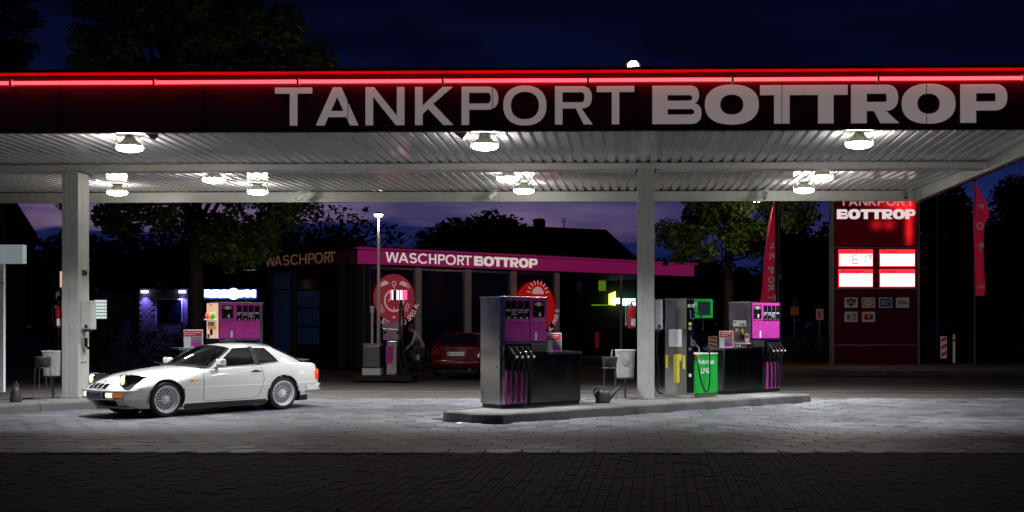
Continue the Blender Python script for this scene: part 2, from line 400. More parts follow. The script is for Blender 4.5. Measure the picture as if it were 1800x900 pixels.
# small clinker pavers of the driveway in front
drive = MB(); drive.box(-22, 22, 4.0, Y0 - .11, -.055, -.012)
driveway = tag(drive.build('driveway', M['joint']), kind='structure')
ks = MB()
edge = MB()
x = -14.0
first = None
while x < 12:                                # flat edging stones between the two pavings
    b = MB(); b.box(0, .985, Y0 - .105, Y0 - .008, -.03, random.uniform(.0, .006))
    if first is None: first = b.build('edging_stone', M['kerb'], driveway, (x, 0, 0))
    else:
        o = first.copy(); C.objects.link(o); o.location = (x, random.uniform(-.007, .007), random.uniform(-.004, .003)); o.rotation_euler[2] = 0
    x += 1.0
bm_ = [[], []]
pv = []
PA = R(-3)                                  # the courses run slightly across
def paver_geo(mb, cx, cy, w, l, dz, ax):
    T = Matrix.Translation((cx, cy, 0)) @ Matrix.Rotation(ax, 4, 'Z')
    a, b = w / 2 - .0025, l / 2 - .0025; c = .005
    vs = [(-a, -b, -.012), (a, -b, -.012), (a, b, -.012), (-a, b, -.012), (-a, -b, dz - .004), (a, -b, dz - .004), (a, b, dz - .004), (-a, b, dz - .004),
          (-a + c, -b + c, dz), (a - c, -b + c, dz), (a - c, b - c, dz), (-a + c, b - c, dz)]
    fs = [(8, 9, 10, 11)] + [(4 + k, 4 + (k + 1) % 4, 8 + (k + 1) % 4, 8 + k) for k in range(4)] + [(k, (k + 1) % 4, 4 + (k + 1) % 4, 4 + k) for k in range(4)]
    mb.add(vs, fs, T)
PW, PL = .105, .21
ca, sa = math.cos(PA), math.sin(PA)
for i in range(-170, 150):
    for j in range(0, 60):
        lx = i * PW; ly = j * PL + (PL / 2 if i % 2 else 0)
        X = lx * ca - ly * sa - 1.5; Yw = 8.0 + lx * sa + ly * ca
        if Yw > Y0 - .19 or Yw < 8.6 or not (-.56 < X / Yw < .40): continue
        pv.append((Yw, X))
pv.sort()
pm = []
for k in range(6):
    h = MB(); paver_geo(h, 0, 0, PW, PL, random.uniform(-.004, .003), 0)
    me = bpy.data.meshes.new('paver'); me.from_pydata(h.v, [], h.f); me.materials.append(M['clinker']); pm.append(me)
near = [p for p in pv if p[0] > 10.0][:300]; ns = set(near)
for Yw, X in near:
    o = bpy.data.objects.new('paver', random.choice(pm)); C.objects.link(o); o.parent = driveway; o.location = (X, Yw, 0); o.rotation_euler[2] = PA
pf = MB()
for p in pv:
    if p not in ns: paver_geo(pf, p[1], p[0], PW, PL, random.uniform(-.005, .004), PA)
tag(pf.build('paver_field', M['clinker'], driveway), kind='stuff')

# gutter line, far pavement with kerb
g = MB()
g.box(-24, 30, Y1 + .0, Y1 + .22, -.055, -.02)
tag(g.build('gutter', M['joint']), kind='structure')
side = MB()
ys0, ys1 = gy(658), gy(640)
side.prism([(6.0, ys0), (60, ys0 - 1.5), (60, ys1 + 9), (6.0, ys1 + 3)], -.05, .10)
sidewalk = tag(side.build('sidewalk', M['sidewalk']), kind='structure')
kb = MB(); kb.box(0, .98, -.14, 0, -.04, .12)
k0 = kb.build('kerb_stone', M['kerb'], sidewalk, (6.0, ys0, 0))
for i in range(1, 22):
    o = k0.copy(); C.objects.link(o); o.location = (6.0 + i, ys0 - .0278 * i, 0)
mk = MB(); mk.box(-24, 30, 28.3, 28.42, -.052, -.048)
tag(mk.build('asphalt_seam', M['sidewalk']), kind='structure')

# ------------------------------------------------------------------ islands
def island(name, poly, label):
    n = len(poly)
    root = thing(name, label, 'kerb island', (poly[1].x, poly[1].y, 0))
    off = root.location.xy
    cen = sum((p for p in poly), Vector((0, 0))) / n
    kw = .16
    area = sum(poly[i].x * poly[(i + 1) % n].y - poly[(i + 1) % n].x * poly[i].y for i in range(n)) / 2
    sg = 1 if area > 0 else -1
    def inset(d):
        out = []
        for i in range(n):
            a, b, c = poly[i - 1], poly[i], poly[(i + 1) % n]
            d1 = (b - a).normalized(); d2 = (c - b).normalized()
            n1 = Vector((-d1.y, d1.x)) * sg; n2 = Vector((-d2.y, d2.x)) * sg
            m_ = (n1 + n2); m_ = m_ / max(.3, m_.length_squared) * 2
            out.append(b + m_ * d)
        return out
    inn = inset(kw)
    top = MB(); top.prism([(p - off)[:] for p in inset(kw - .01)], -.04, .142)
    top.build('island_top', M['concrete'], root)
    for i in range(n):                      # kerb stones about a metre long
        a, b = poly[i], poly[(i + 1) % n]; ia, ib = inn[i], inn[(i + 1) % n]
        L = (b - a).length; k = max(1, round(L / 1.0))
        for j in range(k):
            f0, f1 = j / k, (j + 1) / k
            e = .006 / L
            f0 += e; f1 -= e
            q = [a.lerp(b, f0), a.lerp(b, f1), ia.lerp(ib, f1), ia.lerp(ib, f0)]
            q = [p - off for p in q]
            r_ = .022; dz = random.uniform(-.004, .004)
            nn = (q[3] - q[0]).normalized() * r_
            st = MB()
            vs = [(q[0].x, q[0].y, -.04), (q[1].x, q[1].y, -.04), (q[1].x + nn.x * .5, q[1].y + nn.y * .5, .13 + dz), (q[0].x + nn.x * .5, q[0].y + nn.y * .5, .13 + dz),
                  (q[0].x + nn.x * 1.6, q[0].y + nn.y * 1.6, .152 + dz), (q[1].x + nn.x * 1.6, q[1].y + nn.y * 1.6, .152 + dz),
                  (q[3].x, q[3].y, .152 + dz), (q[2].x, q[2].y, .152 + dz), (q[3].x, q[3].y, -.04), (q[2].x, q[2].y, -.04)]
            fs = [(0, 1, 2, 3), (3, 2, 5, 4), (4, 5, 7, 6), (6, 7, 9, 8), (0, 3, 4, 6, 8), (1, 9, 7, 5, 2)]
            if sg < 0: fs = [f[::-1] for f in fs]
            st.add(vs, fs); st.build('kerb_stone', M['kerb'], root)
    return root
island('pump_island', ISL_R, 'long raised pump island with chamfered kerb end under the middle of the canopy')
island('pump_island', ISL_L, 'pump island at the left edge behind the white car, carrying the wide column')

# ------------------------------------------------------------------ canopy
CO = Vector((.86, 22.45, 0))
canopy = thing('station_canopy', 'wide flat filling station canopy with dark red lettered fascia and red neon line', 'canopy', CO, -PSI)
RC = Matrix.Translation(CO) @ Matrix.Rotation(-PSI, 4, 'Z')
RI = RC.inverted()
def cl(p): return RI @ Vector(p)             # world -> canopy local
def cpx(px, Ylocal):                         # local x seen at pixel px on the canopy plane y=Ylocal
    t = (px - CX) / F
    a = RC @ Vector((0, Ylocal, 0)); d = Matrix.Rotation(-PSI, 2) @ Vector((1, 0))
    return (t * a.y - a.x) / (d.x - t * d.y)
YF = 18.66 - 22.45                            # front face, local
XL, XR = -18.0, cpx(1615, 28.2 - 22.45)
YB = 28.2 - 22.45
z0, z1 = 4.795, 5.74
seams = [cpx(104 + 254 * k, YF) for k in range(-2, 8)]
seams = [XL + .5] + [s for s in seams if XL + .6 < s < XR - .3] + [XR + .05]
for a, b in zip(seams[:-1], seams[1:]):
    p = MB(); p.box(a + .004, b - .004, YF, YF + .07, z0, z1); p.build('fascia_panel', M['fascia'], canopy)
bk = MB(); bk.box(XL + .4, XR, YF + .075, YF + .16, z0 + .01, z1 - .02); bk.build('fascia_frame', M['black_matt'], canopy)
lipm = MB(); lipm.prism([(YF - .10, z1 + .085), (YF - .115, z1 + .03), (YF + .02, z1 + .005), (YF + .2, z1 + .005), (YF + .2, z1 + .085)], XL + .4, XR + .05, 'x')
lipm.build('cap_strip', M['cap'], canopy)
# roof and side fascia
rf = MB(); rf.box(XL + .5, XR - .02, YF + .2, YB + .05, 5.30, 5.42); rf.build('roof_deck', M['black_matt'], canopy)
sf = MB(); sf.box(XR - .06, XR, YF + .17, YB + .12, 4.66, 5.0); sf.build('side_fascia', M['paint'], canopy)
so = MB(); so.box(XR + .004, XR + .09, YF + .17, YB + .12, 4.64, 5.7); so.build('side_cladding', M['fascia'], canopy)
# trapezoid soffit sheets, ribs running away from the viewer
PT = .207
def soffit(ya, yb, za, zb, nm):
    m_ = MB(); vs = []; fs = []
    ny = 6; xs = []
    x = XL + .5
    while x < XR - .07:
        xs += [(x, 0), (x + .128, 0), (x + .145, .038), (x + .190, .038)]
        x += PT
    xs.append((x, 0)); xs = [q for q in xs if q[0] < XR - .065]
    for k in range(ny + 1):
        f = k / ny
        for (px_, dz) in xs: vs.append((px_, ya + (yb - ya) * f, za + (zb - za) * f + dz))
    n = len(xs)
    for k in range(ny):
        for i in range(n - 1): fs.append((k * n + i, (k + 1) * n + i, (k + 1) * n + i + 1, k * n + i + 1))
    m_.add(vs, fs); return m_.build(nm, M['soffit'], canopy)
YM0, YM1 = .13, .55
soffit(YF + .16, YM0 + .1, 4.955, 4.845, 'soffit_sheet')
soffit(YM1 - .1, YB + .05, 4.845, 4.945, 'soffit_sheet')
mb_ = MB(); mb_.bbox(XL + .5, XR - .07, YM0, YM1, 4.70, 4.82, .006); mb_.build('middle_beam', M['beam'], canopy)
mb_ = MB(); mb_.box(XL + .5, XR - .07, YM0 + .12, YM1 - .12, 4.82, 5.29); mb_.build('beam_web', M['beam'], canopy)
mb_ = MB(); mb_.bbox(XL + .5, XR - .063, YB, YB + .12, 4.675, 4.925, .006); mb_.build('rear_beam', M['paint'], canopy)
mb_ = MB(); mb_.box(XL + .5, XR - .063, YB + .07, YB + .12, 4.93, 5.7); mb_.build('rear_fascia', M['fascia'], canopy)
# neon tubes with holders
nj = [23 - 251.7 * 2, 23 - 251.7] + [23, 274, 526, 780, 1034, 1287, 1542, 1797, 2049]
nz_ = 5.615
for i in range(len(nj) - 1):
    a, b = cpx(nj[i], YF), min(cpx(nj[i + 1], YF), XR)
    if b - a < .3: continue
    t = MB(); t.tube([(a + .02, YF - .06, nz_), (b - .02, YF - .06, nz_)], .029, 12)
    t.build('neon_tube', M['neon'], canopy)
    h = MB(); h.box(a - .018, a + .018, YF - .10, YF, nz_ - .055, nz_ + .055); h.build('tube_holder', M['white'], canopy)
# lettering on the fascia
for s_ in seams[1:-1]:                        # open joints between the panels run through the letters too
    q = MB(); q.box(s_ - .005, s_ + .005, YF - .028, YF - .001, z0 + .01, z1 - .2); q.build('panel_joint', M['black_matt'], canopy)
TF = plane_T((0, YF - .012, 0), (1, 0, 0))
lz, lh = None, .625
lz = HC + (CY - 218.2) * (18.66) / F
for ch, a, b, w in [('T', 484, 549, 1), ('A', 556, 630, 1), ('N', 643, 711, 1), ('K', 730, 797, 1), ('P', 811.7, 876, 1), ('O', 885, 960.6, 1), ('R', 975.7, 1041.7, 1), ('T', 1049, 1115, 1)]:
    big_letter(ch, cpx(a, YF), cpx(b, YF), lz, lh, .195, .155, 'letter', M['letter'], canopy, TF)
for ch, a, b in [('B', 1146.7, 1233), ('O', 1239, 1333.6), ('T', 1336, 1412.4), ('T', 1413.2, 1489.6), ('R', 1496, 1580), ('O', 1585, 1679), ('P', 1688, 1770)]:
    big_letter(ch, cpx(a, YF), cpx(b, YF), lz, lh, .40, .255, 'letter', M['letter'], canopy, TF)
# columns: four flutes on the faces
def column(x0, x1, y0):
    m_ = MB(); d = .46; z = 4.70; w = x1 - x0; r_ = .006
    pr = [(x0, y0), (x0 + w * .30, y0), (x0 + w * .32, y0 + r_), (x0 + w * .36, y0 + r_), (x0 + w * .38, y0), (x0 + w * .62, y0), (x0 + w * .64, y0 + r_), (x0 + w * .68, y0 + r_), (x0 + w * .70, y0), (x1, y0),
          (x1, y0 + .13), (x1 - r_, y0 + .14), (x1 - r_, y0 + .17), (x1, y0 + .18), (x1, y0 + d), (x0, y0 + d), (x0, y0 + .18), (x0 + r_, y0 + .17), (x0 + r_, y0 + .14), (x0, y0 + .13)]
    m_.prism(pr, .14, z); o = m_.build('column', M['paint'], canopy)
    p = MB(); p.bbox(x0 - .04, x1 + .04, y0 - .03, y0 + d + .04, .145, .17, .004); p.build('base_plate', M['grey'], o)
    p = MB(); p.bbox(x0 - .03, x1 + .03, y0 - .03 + .05, y0 + d, 4.66, 4.698, .004); p.build('head_plate', M['black_matt'], o)
    return o
cA = Vector((cpx(109, .03), 0, 0))
column(cA.x, cA.x + .325, .03)
cB = Vector((cpx(1120.5, .03), 0, 0)); column(cB.x, cB.x + .335, .03)
COLA = RC @ Vector((cA.x + .325, .03, 0))     # front right corner of the left column (world)
COLB = RC @ Vector((cB.x + .335, .03, 0))

# ------------------------------------------------------------------ canopy floodlights
def floodlight(x, y, zs, label, group, proto=[None]):
    if proto[0] is None:
        t = thing('canopy_floodlight', label, 'floodlight', (0, 0, 0), 0, group)
        b = MB(); b.bbox(-.25, .25, -.10, .10, -.010, .0, .004); b.build('mounting_plate', M['grey'], t)
        a = MB()
        for sx in (-.235, .235): a.box(sx - .004, sx + .004, -.008, .008, -.25, -.012)
        a.build('bracket', M['grey'], t)
        h = MB(); h.lathe([(.001, -.04), (.07, -.04), (.10, -.06), (.105, -.09), (.13, -.105), (.135, -.125), (.165, -.14), (.185, -.178), (.218, -.209), (.1, -.212)], 20, Matrix.Diagonal((1, .85, 1, 1)))
        h.build('housing', M['lamp_body'], t)
        g_ = MB(); g_.lathe([(.230, -.246), (.205, -.275), (.11, -.300), (.001, -.305)], 20, Matrix.Diagonal((1, .85, 1, 1)))
        g_.build('lens', M['glow'], t)
        g_ = MB(); g_.lathe([(.222, -.213), (.231, -.245)], 20, Matrix.Diagonal((1, .85, 1, 1))); g_.build('soffit_glow_ring', M['glow_up'], t)  # glowing ring added round the lens to light the soffit
        ld = bpy.data.lights.new('lamp', 'SPOT'); ld.energy = LAMP_W; ld.spot_size = R(104); ld.spot_blend = .9; ld.shadow_soft_size = .16; ld.color = (.90, .94, 1.0)
        lo = bpy.data.objects.new('lamp', ld); C.objects.link(lo); lo.parent = t; lo.location = (0, 0, -.34); lo.rotation_euler = (R(11), 0, 0); lo.scale = (1.9, 1, 1)
        proto[0] = t
        t.location = (x, y, zs); t.rotation_euler[2] = -PSI
        return t
    return copy_tree(proto[0], None, (x, y, zs), -PSI, label)
LAMP_W = 1650
GL = 'floodlights hung under the canopy'
for px_, D, lab in [(228, 20.0, 'bright floodlight under the front of the canopy, left of the lettering'),
                    (852, 19.8, 'bright floodlight at the front of the canopy below the letters P and O'),
                    (1510, 19.6, 'bright floodlight under the canopy front near its right end, below the bold letters'),
                    (376, 24.4, 'floodlight behind the middle beam above the white car, half hidden by the beam'),
                    (893, 24.2, 'floodlight just behind the middle beam, upper left of a close pair over the middle island'),
                    (1445, 24.0, 'floodlight just behind the middle beam near the right end, upper right of a close pair'),
                    (206, 26.7, 'floodlight at the rear beam just right of the left column'),
                    (453, 26.6, 'floodlight at the rear beam above the magenta pump behind the white car'),
                    (921, 26.4, 'floodlight at the rear beam, lower right of the pair over the middle island'),
                    (1413, 26.25, 'floodlight at the rear beam, lower left of the pair near the right end')]:
    p = at(px_, 300, D); floodlight(p.x, p.y, 4.953 if D > 22 or D < 20.5 else 4.95, lab, GL)
# sagging roof camera housings
def cctv(px_, py_, D, yaw, label, kind=0):
    p = at(px_, py_, D)
    t = thing('security_camera', label, 'camera', p, 0, 'cameras fixed under the canopy')
    T = Matrix.Rotation(yaw, 4, 'Z') @ Matrix.Rotation(R(-36), 4, 'Y') @ Matrix.Diagonal((.62, .9, .9, 1))
    b = MB(); b.bbox(-.19, .19, -.055, .055, -.05, .05, .012, T); b.build('housing', M['lamp_body'] if kind == 0 else M['steel_d'], t)
    b = MB(); b.box(-.24, .16, -.066, .066, .053, .062, T); b.build('sun_shield', M['grey'], t)
    b = MB(); b.lathe([(.001, 0), (.035, 0), (.035, .012), (.001, .012)], 12, T @ Matrix.Translation((-.192, 0, 0)) @ Matrix.Rotation(R(-90), 4, 'Y')); b.build('lens', M['dkglass'], t)
    b = MB(); b.tube([(.05, 0, .05), (.03, 0, .12), (.03, 0, 4.94 - p.z if 4.94 - p.z > .12 else .13)], .018, 8); b.bbox(-.07, .13, -.05, .05, .10, .125, .004); b.build('bracket', M['grey'], t)
cctv(530, 346, 27.9, R(10), 'pale security camera on the rear beam pointing left, above the white car')
cctv(866, 344, 27.8, R(15), 'pale security camera on the rear beam above the front magenta pump')
cctv(1345, 344, 27.6, R(70), 'security camera on the rear beam above the rear right pump')
cctv(1592, 343, 27.5, R(78), 'dark security camera at the right end of the rear beam', 1)
for px_, lab in ((262, 'dark wedge shaped bracket box under the canopy front beside the left floodlight'), (806, 'dark wedge shaped bracket box under the canopy front beside the middle floodlight')):
    p = at(px_, 238, 19.3)
    b = MB(); b.prism([(-.16, .10), (.14, .10), (.14, .0), (.09, -.075), (.06, -.075)], -.06, .06, 'y')
    tag(b.build('bracket_box', M['steel_d'], None, (p.x, p.y, 4.835)), lab, 'bracket box', 'bracket boxes under the canopy front')
# small floodlight on the roof
p = at(1113, 117, 21.0)
t = thing('roof_floodlight', 'small dazzling floodlight standing on the canopy roof above the lettering', 'floodlight', (p.x, p.y, 5.42))
b = MB(); b.tube([(0, 0, 0), (0, 0, p.z - 5.47)], .03); b.build('post', M['black_matt'], t)
b = MB(); b.bbox(-.15, .15, -.02, .10, p.z - 5.42 - .09, p.z - 5.42 + .09, .01); b.build('housing', M['black_matt'], t)
b = MB(); b.lathe([(.10, 0), (.10, .01), (.06, .025), (.001, .03)], 20, Matrix.Translation((0, -.021, p.z - 5.42)) @ Matrix.Rotation(R(90), 4, 'X')); b.build('lens', emat('roof_lamp_glass', (1, .93, .8), 60), t)
# ------------------------------------------------------------------ fuel pumps
def rotT(x, y, z, a=0): return Matrix.Translation((x, y, z)) @ Matrix.Rotation(a, 4, 'Z')
UA = math.atan2(u.y, u.x)
def make_pump(label):
    t = thing('fuel_pump', label, 'fuel pump', (0, 0, .15), 0, 'magenta fuel pumps')
    X0, X1, X2, Yd = -.92, .10, .92, .32              # tall cabinet X0..X1, low cabinet X1..X2
    b = MB(); b.box(X0 + .035, X2 - .03, -Yd + .035, Yd - .035, .0, .066); b.build('plinth', M['black_matt'], t)
    # tall carcass: steel ends with rounded edges
    c = .05
    def rr(x0, x1, y0, y1, r, corners):
        pts = []
        for (cx, cy, a0, on) in ((x1 - r, y1 - r, 0, corners[0]), (x0 + r, y1 - r, 90, corners[1]), (x0 + r, y0 + r, 180, corners[2]), (x1 - r, y0 + r, 270, corners[3])):
            if on: pts += arc(cx, cy, r, r, a0, a0 + 90, 5)
            else: pts.append((x1 if a0 in (0, 270) else x0, y1 if a0 in (0, 90) else y0))
        return pts
    b = MB(); b.prism(rr(X0, X0 + .09, -Yd, Yd, .04, (0, 1, 1, 0)), .067, 1.945); b.build('end_panel', M['steel'], t)
    b = MB(); b.box(X1 - .03, X1, -Yd, Yd, .96, 1.945); inner = b.build('inner_panel', M['steel'], t)
    b = MB(); b.box(X0 + .09, X1 - .03, -Yd + .03, Yd - .03, .067, 1.935); b.build('carcass', M['black_matt'], t)
    b = MB(); b.bbox(X0 - .005, X1 + .005, -Yd - .008, Yd + .008, 1.945, 1.96, .004); b.build('top_plate', M['steel'], t)
    # low cabinet
    b = MB(); b.prism(rr(X1, X2, -Yd, Yd, .06, (1, 0, 0, 1)), .069, .93); low = b.build('low_cabinet', M['polished'], t)
    b = MB(); b.prism(rr(X1 + .002, X2 + .012, -Yd - .012, Yd + .012, .06, (1, 0, 0, 1)), .932, .975); b.build('lid', M['steel'], t)
    for sd in (-1, 1):
        f = sd * Yd
        def sl(a, b_, z0_, z1_, d0, d1, nm, m_, par=t, bev=0):
            q = MB(); y0_, y1_ = sorted((f + sd * d0, f + sd * d1))
            (q.bbox(X0 + a, X0 + b_, y0_, y1_, z0_, z1_, bev) if bev else q.box(X0 + a, X0 + b_, y0_, y1_, z0_, z1_))
            return q.build(nm, m_, par)
        sl(.09, .635, 1.555, 1.94, -.03, .004, 'display_panel', M['magenta'], bev=.004)
        sl(.640, .99, 1.555, 1.94, -.03, .010, 'display_panel', M['magenta'], bev=.004)
        sl(.09, .635, 1.17, 1.548, -.03, .002, 'service_door', M['magenta'], bev=.004)
        sl(.640, .99, 1.17, 1.548, -.03, .008, 'service_door', M['magenta'], bev=.004)
        sl(.09, .99, 1.12, 1.165, -.03, .006, 'trim_strip', M['steel'])
        words = ['DIESEL', 'SUPER\nPLUS\nbleifrei', 'SUPER\nbleifrei', 'SUPER\nE10']
        for k, (a, b_) in enumerate(((.10, .215), (.235, .35), (.37, .485), (.505, .62))):
            w_ = sl(a, b_, 1.565, 1.885, 0, .010, 'price_window', M['black'])
            T = plane_T((X0 + (a if sd < 0 else b_) + (-.004 if sd > 0 else .004), f + sd * .0125, 0), (1, 0, 0) if sd < 0 else (-1, 0, 0))
            nl = words[k].count('\n') + 1
            text(words[k], .105, .034 * nl, 'lettering', M['print_white'], w_, T @ Matrix.Translation((0, 1.735 - .034 * nl, 0)), .015)
            q = MB(); q.lathe([(.001, 0), (.011, 0), (.010, .005), (.001, .006)], 10, T @ Matrix.Translation((.055, 1.585, 0))); q.build('grade_light', M['led_green'] if sd > 0 else M['led_dim'], w_)
        dsp = sl(.70, .955, 1.60, 1.885, 0, .016, 'display', M['black'])
        T = plane_T((X0 + (.70 if sd < 0 else .955), f + sd * .0185, 0), (1, 0, 0) if sd < 0 else (-1, 0, 0))
        q = MB(); q.box(.075, .17, 1.795, 1.865, -.001, .0015, T); q.build('lcd', M['lcd'], dsp)
        for zz in (1.845, 1.815):
            q = MB(); q.box(.02, .06, zz, zz + .008, -.001, .001, T); q.box(.185, .225, zz, zz + .008, -.001, .001, T); q.build('tick_marks', M['print_white'], dsp)
        q = MB(); q.box(.02, .055, 1.69, 1.70, -.001, .001, T); q.build('red_mark', M['red'], dsp)
        tt = plane_T((X0 + (.64 if sd < 0 else .99), f + sd * .012, 0), (1, 0, 0) if sd < 0 else (-1, 0, 0))
        q = MB(); q.lathe([(.001, 0), (.014, 0), (.014, .006), (.001, .006)], 12, tt @ Matrix.Translation((.20, 1.50, 0))); q.build('lock', M['black_matt'], t)
        q = MB(); q.box(.10, .145, 1.185, 1.33, -.001, .001, tt) if sd < 0 else q.box(.235, .28, 1.185, 1.33, -.001, .001, tt)
        q.build('sticker', M['print_white'], t)
        # nozzle bay
        sl(.09, .64, .66, 1.118, -.03, -.012, 'nozzle_bay', M['black'])
        sl(.64, .99, .985, 1.118, -.03, .05, 'receipt_box', M['black_matt'], bev=.01)
        xs = (.16, .285, .41, .535)
        for k, sx in enumerate(xs):
            x = X0 + sx
            q = MB(); q.bbox(x - .045, x + .045, min(f - sd * .01, f + sd * .07), max(f - sd * .01, f + sd * .07), .84, 1.08, .015)
            boot = q.build('nozzle_boot', M['rubber'], t)
            dirx = .5 if sd < 0 else -.5
            q = MB()
            q.tube([(x - dirx * .05, f + sd * .10, 1.06), (x + dirx * .01, f + sd * .13, 1.00), (x + dirx * .09, f + sd * .16, .93), (x + dirx * .12, f + sd * .15, .89)], [.016, .014, .015, .024], 8)
            nz = q.build('nozzle', M['chrome'], t)
            q = MB(); q.tube([(x + dirx * .10, f + sd * .10, .965), (x + dirx * .09, f + sd * .12, .90), (x + dirx * .04, f + sd * .10, .78), (x + dirx * .02, f + sd * .08, .70)], [.03, .034, .026, .018], 10)
            q.build('grip', M['rubber'], nz)
            q = MB(); q.ball((x + dirx * .13, f + sd * .165, .895), .024, 8); q.build('swivel', M['nozzle_tip'], nz)
            # hose loop
            q = MB(); pts = []
            for i in range(17):
                a = i / 16
                if a < .45: pts.append((x + dirx * (.02 + .02 * math.sin(a * 9)), f + sd * (.085 + .03 * a), .72 - .52 * a / .45))
                elif a < .6: pts.append((x + dirx * (.03 + .09 * (a - .45) / .15), f + sd * .09, .20 - .10 * math.sin((a - .45) / .15 * math.pi)))
                else: pts.append((x + dirx * (.12 + .0 * a), f + sd * (.09 - .07 * (a - .6)), .20 + .50 * (a - .6) / .4))
            q.tube(pts, .0125, 7); q.build('hose', M['rubber'], t)
        for a, b_ in ((.095, .155), (.20, .275), (.325, .40), (.455, .53)):
            sl(a, b_, .072, .655, -.03, -.004, 'magenta_strip', M['magenta_stripe'])
        for a in (.17, .295, .42, .55):
            sl(a - .008, a + .008, .072, .655, -.03, .004, 'guide_rail', M['steel'])
        sl(.64, 1.83 if False else 1.80, .072, .925, -.004, .004, 'front_panel', M['polished'])
    q = MB(); q.lathe([(.001, 0), (.022, 0), (.022, .008), (.012, .012), (.001, .012)], 14, Matrix.Translation((X0 - .001, -Yd + .12, .72)) @ Matrix.Rotation(R(-90), 4, 'Y')); q.build('lock', M['chrome'], t)
    return t
M['polished'] = mat('polished_steel', (.11, .108, .106), .16, 1.0, .04, 3)
M['print_white'] = mat('print_white', (.75, .75, .75), .6)
M['led_green'] = emat('led_green', (.05, 1, .15), .9)
M['led_dim'] = emat('led_amber', (1, .75, .5), .35)
M['lcd'] = mat('lcd', (.32, .27, .20), .3, emit=(.5, .4, .3), es=.12)
M['nozzle_tip'] = mat('nozzle_tip', (.62, .40, .42), .35)
def frame_pt(corner, s, t_): return Vector((corner[0], corner[1])) + u * s + nrm * t_
pc6 = frame_pt((-1.76, 19.8), .92, .32)
pump6 = make_pump('near magenta pump numbered 6 with its steel end panel facing left, on the middle island')
pump6.location = (pc6.x, pc6.y, .15); pump6.rotation_euler[2] = UA
pc8 = frame_pt((3.2, 24.4), .10, .32)
pump8 = copy_tree(pump6, None, (pc8.x, pc8.y, .15), UA + math.pi, 'rear right magenta pump numbered 8 with dark low cabinet, nozzles at its right end')
pc4 = frame_pt((-8.22, 24.4), .10, .32)
pump4 = copy_tree(pump6, None, (pc4.x, pc4.y, .15), UA + math.pi, 'magenta pump numbered 4 standing behind the white car')
for pp, num, sd in ((pump6, '6', -1), (pump8, '8', 1), (pump4, '4', 1)):
    dd = [o for o in S.objects if o.parent == pp and o.name.startswith('display') and not o.name.startswith('display_panel')][0 if sd < 0 else 1]
    f = sd * .32
    T = plane_T((-.92 + (.70 if sd < 0 else .955), f + sd * .0185, 0), (1, 0, 0) if sd < 0 else (-1, 0, 0))
    text(num, .05, .085, 'number', M['print_white'], dd, T @ Matrix.Translation((.125, 1.612, 0)), .02)
# the inner end of pump 8: service panel, towels and a tray; of pump 4: bright advert with goods
def inner_panel(pp, kind):
    X = .10
    T = plane_T((X + .003, .30, 0), (0, -1, 0)) if False else plane_T((X + .003, -.30, 0), (0, 1, 0))
    def bx_(a, b_, z0_, z1_, d, nm, m_): q = MB(); q.box(a, b_, z0_, z1_, -.001, d, T); return q.build(nm, m_, pp)
    if kind == 8:
        w_ = bx_(.13, .50, 1.43, 1.56, .03, 'dispenser_box', M['white'])
        for a in (.36, .43):
            q = MB(); q.lathe([(.001, 0), (.022, 0), (.022, .004), (.001, .004)], 14, T @ Matrix.Translation((a, 1.47, .031))); q.build('round_hole', M['black'], w_)
        bx_(.14, .22, 1.50, 1.53, .033, 'printed_line', M['red'])
        bx_(.19, .24, 1.25, 1.38, .012, 'yellow_sheet', M['yellow']); bx_(.36, .41, 1.25, 1.38, .012, 'yellow_sheet', M['yellow'])
        q = MB(); q.bbox(.24, .36, 1.13, 1.33, 0, .06, .008, T); q.build('glove_holder', M['steel_d'], pp)
        bx_(.47, .57, 1.10, 1.27, .02, 'notice', M['white']); bx_(.48, .56, 1.18, 1.24, .022, 'printed_block', M['red'])
        q = MB(); q.bbox(.03, .60, 1.05, 1.075, 0, .12, .006, T); q.build('shelf', M['beam'], pp)
        q = MB(); q.bbox(.06, .58, .98, 1.05, 0, .09, .006, T); tb = q.build('towel_box', M['steel'], pp)
        for a in (.12, .21, .30, .39):
            q = MB(); q.lathe([(.001, 0), (.038, 0), (.036, .006), (.001, .007)], 16, T @ Matrix.Translation((a, 1.015, .091))); q.build('towel_roll', M['white'], tb)
        bx_(.46, .58, .99, 1.05, .094, 'printed_label', M['brick_red'])
    else:
        T2 = T
        a_ = bx_(.03, .60, 1.17, 1.93, .02, 'advert_case', M['advert'])
        q = MB(); q.bbox(.03, .60, 1.56, 1.585, .02, .09, .008, T2); q.build('shelf', M['white'], a_)
        for k, (a, c_) in enumerate(((.12, 'goods_red'), (.20, 'goods_red'), (.30, 'goods_orange'), (.42, 'goods_green'), (.50, 'goods_green'))):
            q = MB(); q.lathe([(.001, 0), (.032, 0), (.034, .09), (.014, .12), (.014, .145), (.001, .145)], 10, T2 @ Matrix.Translation((a, 1.586, .055)) @ Matrix.Rotation(R(-90), 4, 'X')); q.build('bottle', M[c_], a_)
        for a, b_, z0_, z1_, c_ in ((.10, .48, 1.44, 1.53, 'white'), (.30, .36, 1.455, 1.50, 'black'), (.12, .56, 1.36, 1.44, 'goods_orange'), (.22, .36, 1.24, 1.37, 'steel_d'), (.08, .18, 1.18, 1.26, 'black_matt'), (.20, .34, 1.88, 1.905, 'goods_red')):
            bx_(a, b_, z0_, z1_, .026, 'printed_picture', M[c_])
M['advert'] = mat('advert_panel', (.75, .55, .45), .4, 0, .25, 9, emit=(1, .62, .42), es=.55)
M['goods_red'] = mat('goods_red', (.6, .06, .03), .4, emit=(.9, .15, .08), es=.35)
M['goods_orange'] = mat('goods_orange', (.7, .25, .05), .4, emit=(1, .4, .12), es=.4)
M['goods_green'] = mat('goods_green', (.12, .3, .05), .4, emit=(.2, .4, .1), es=.3)
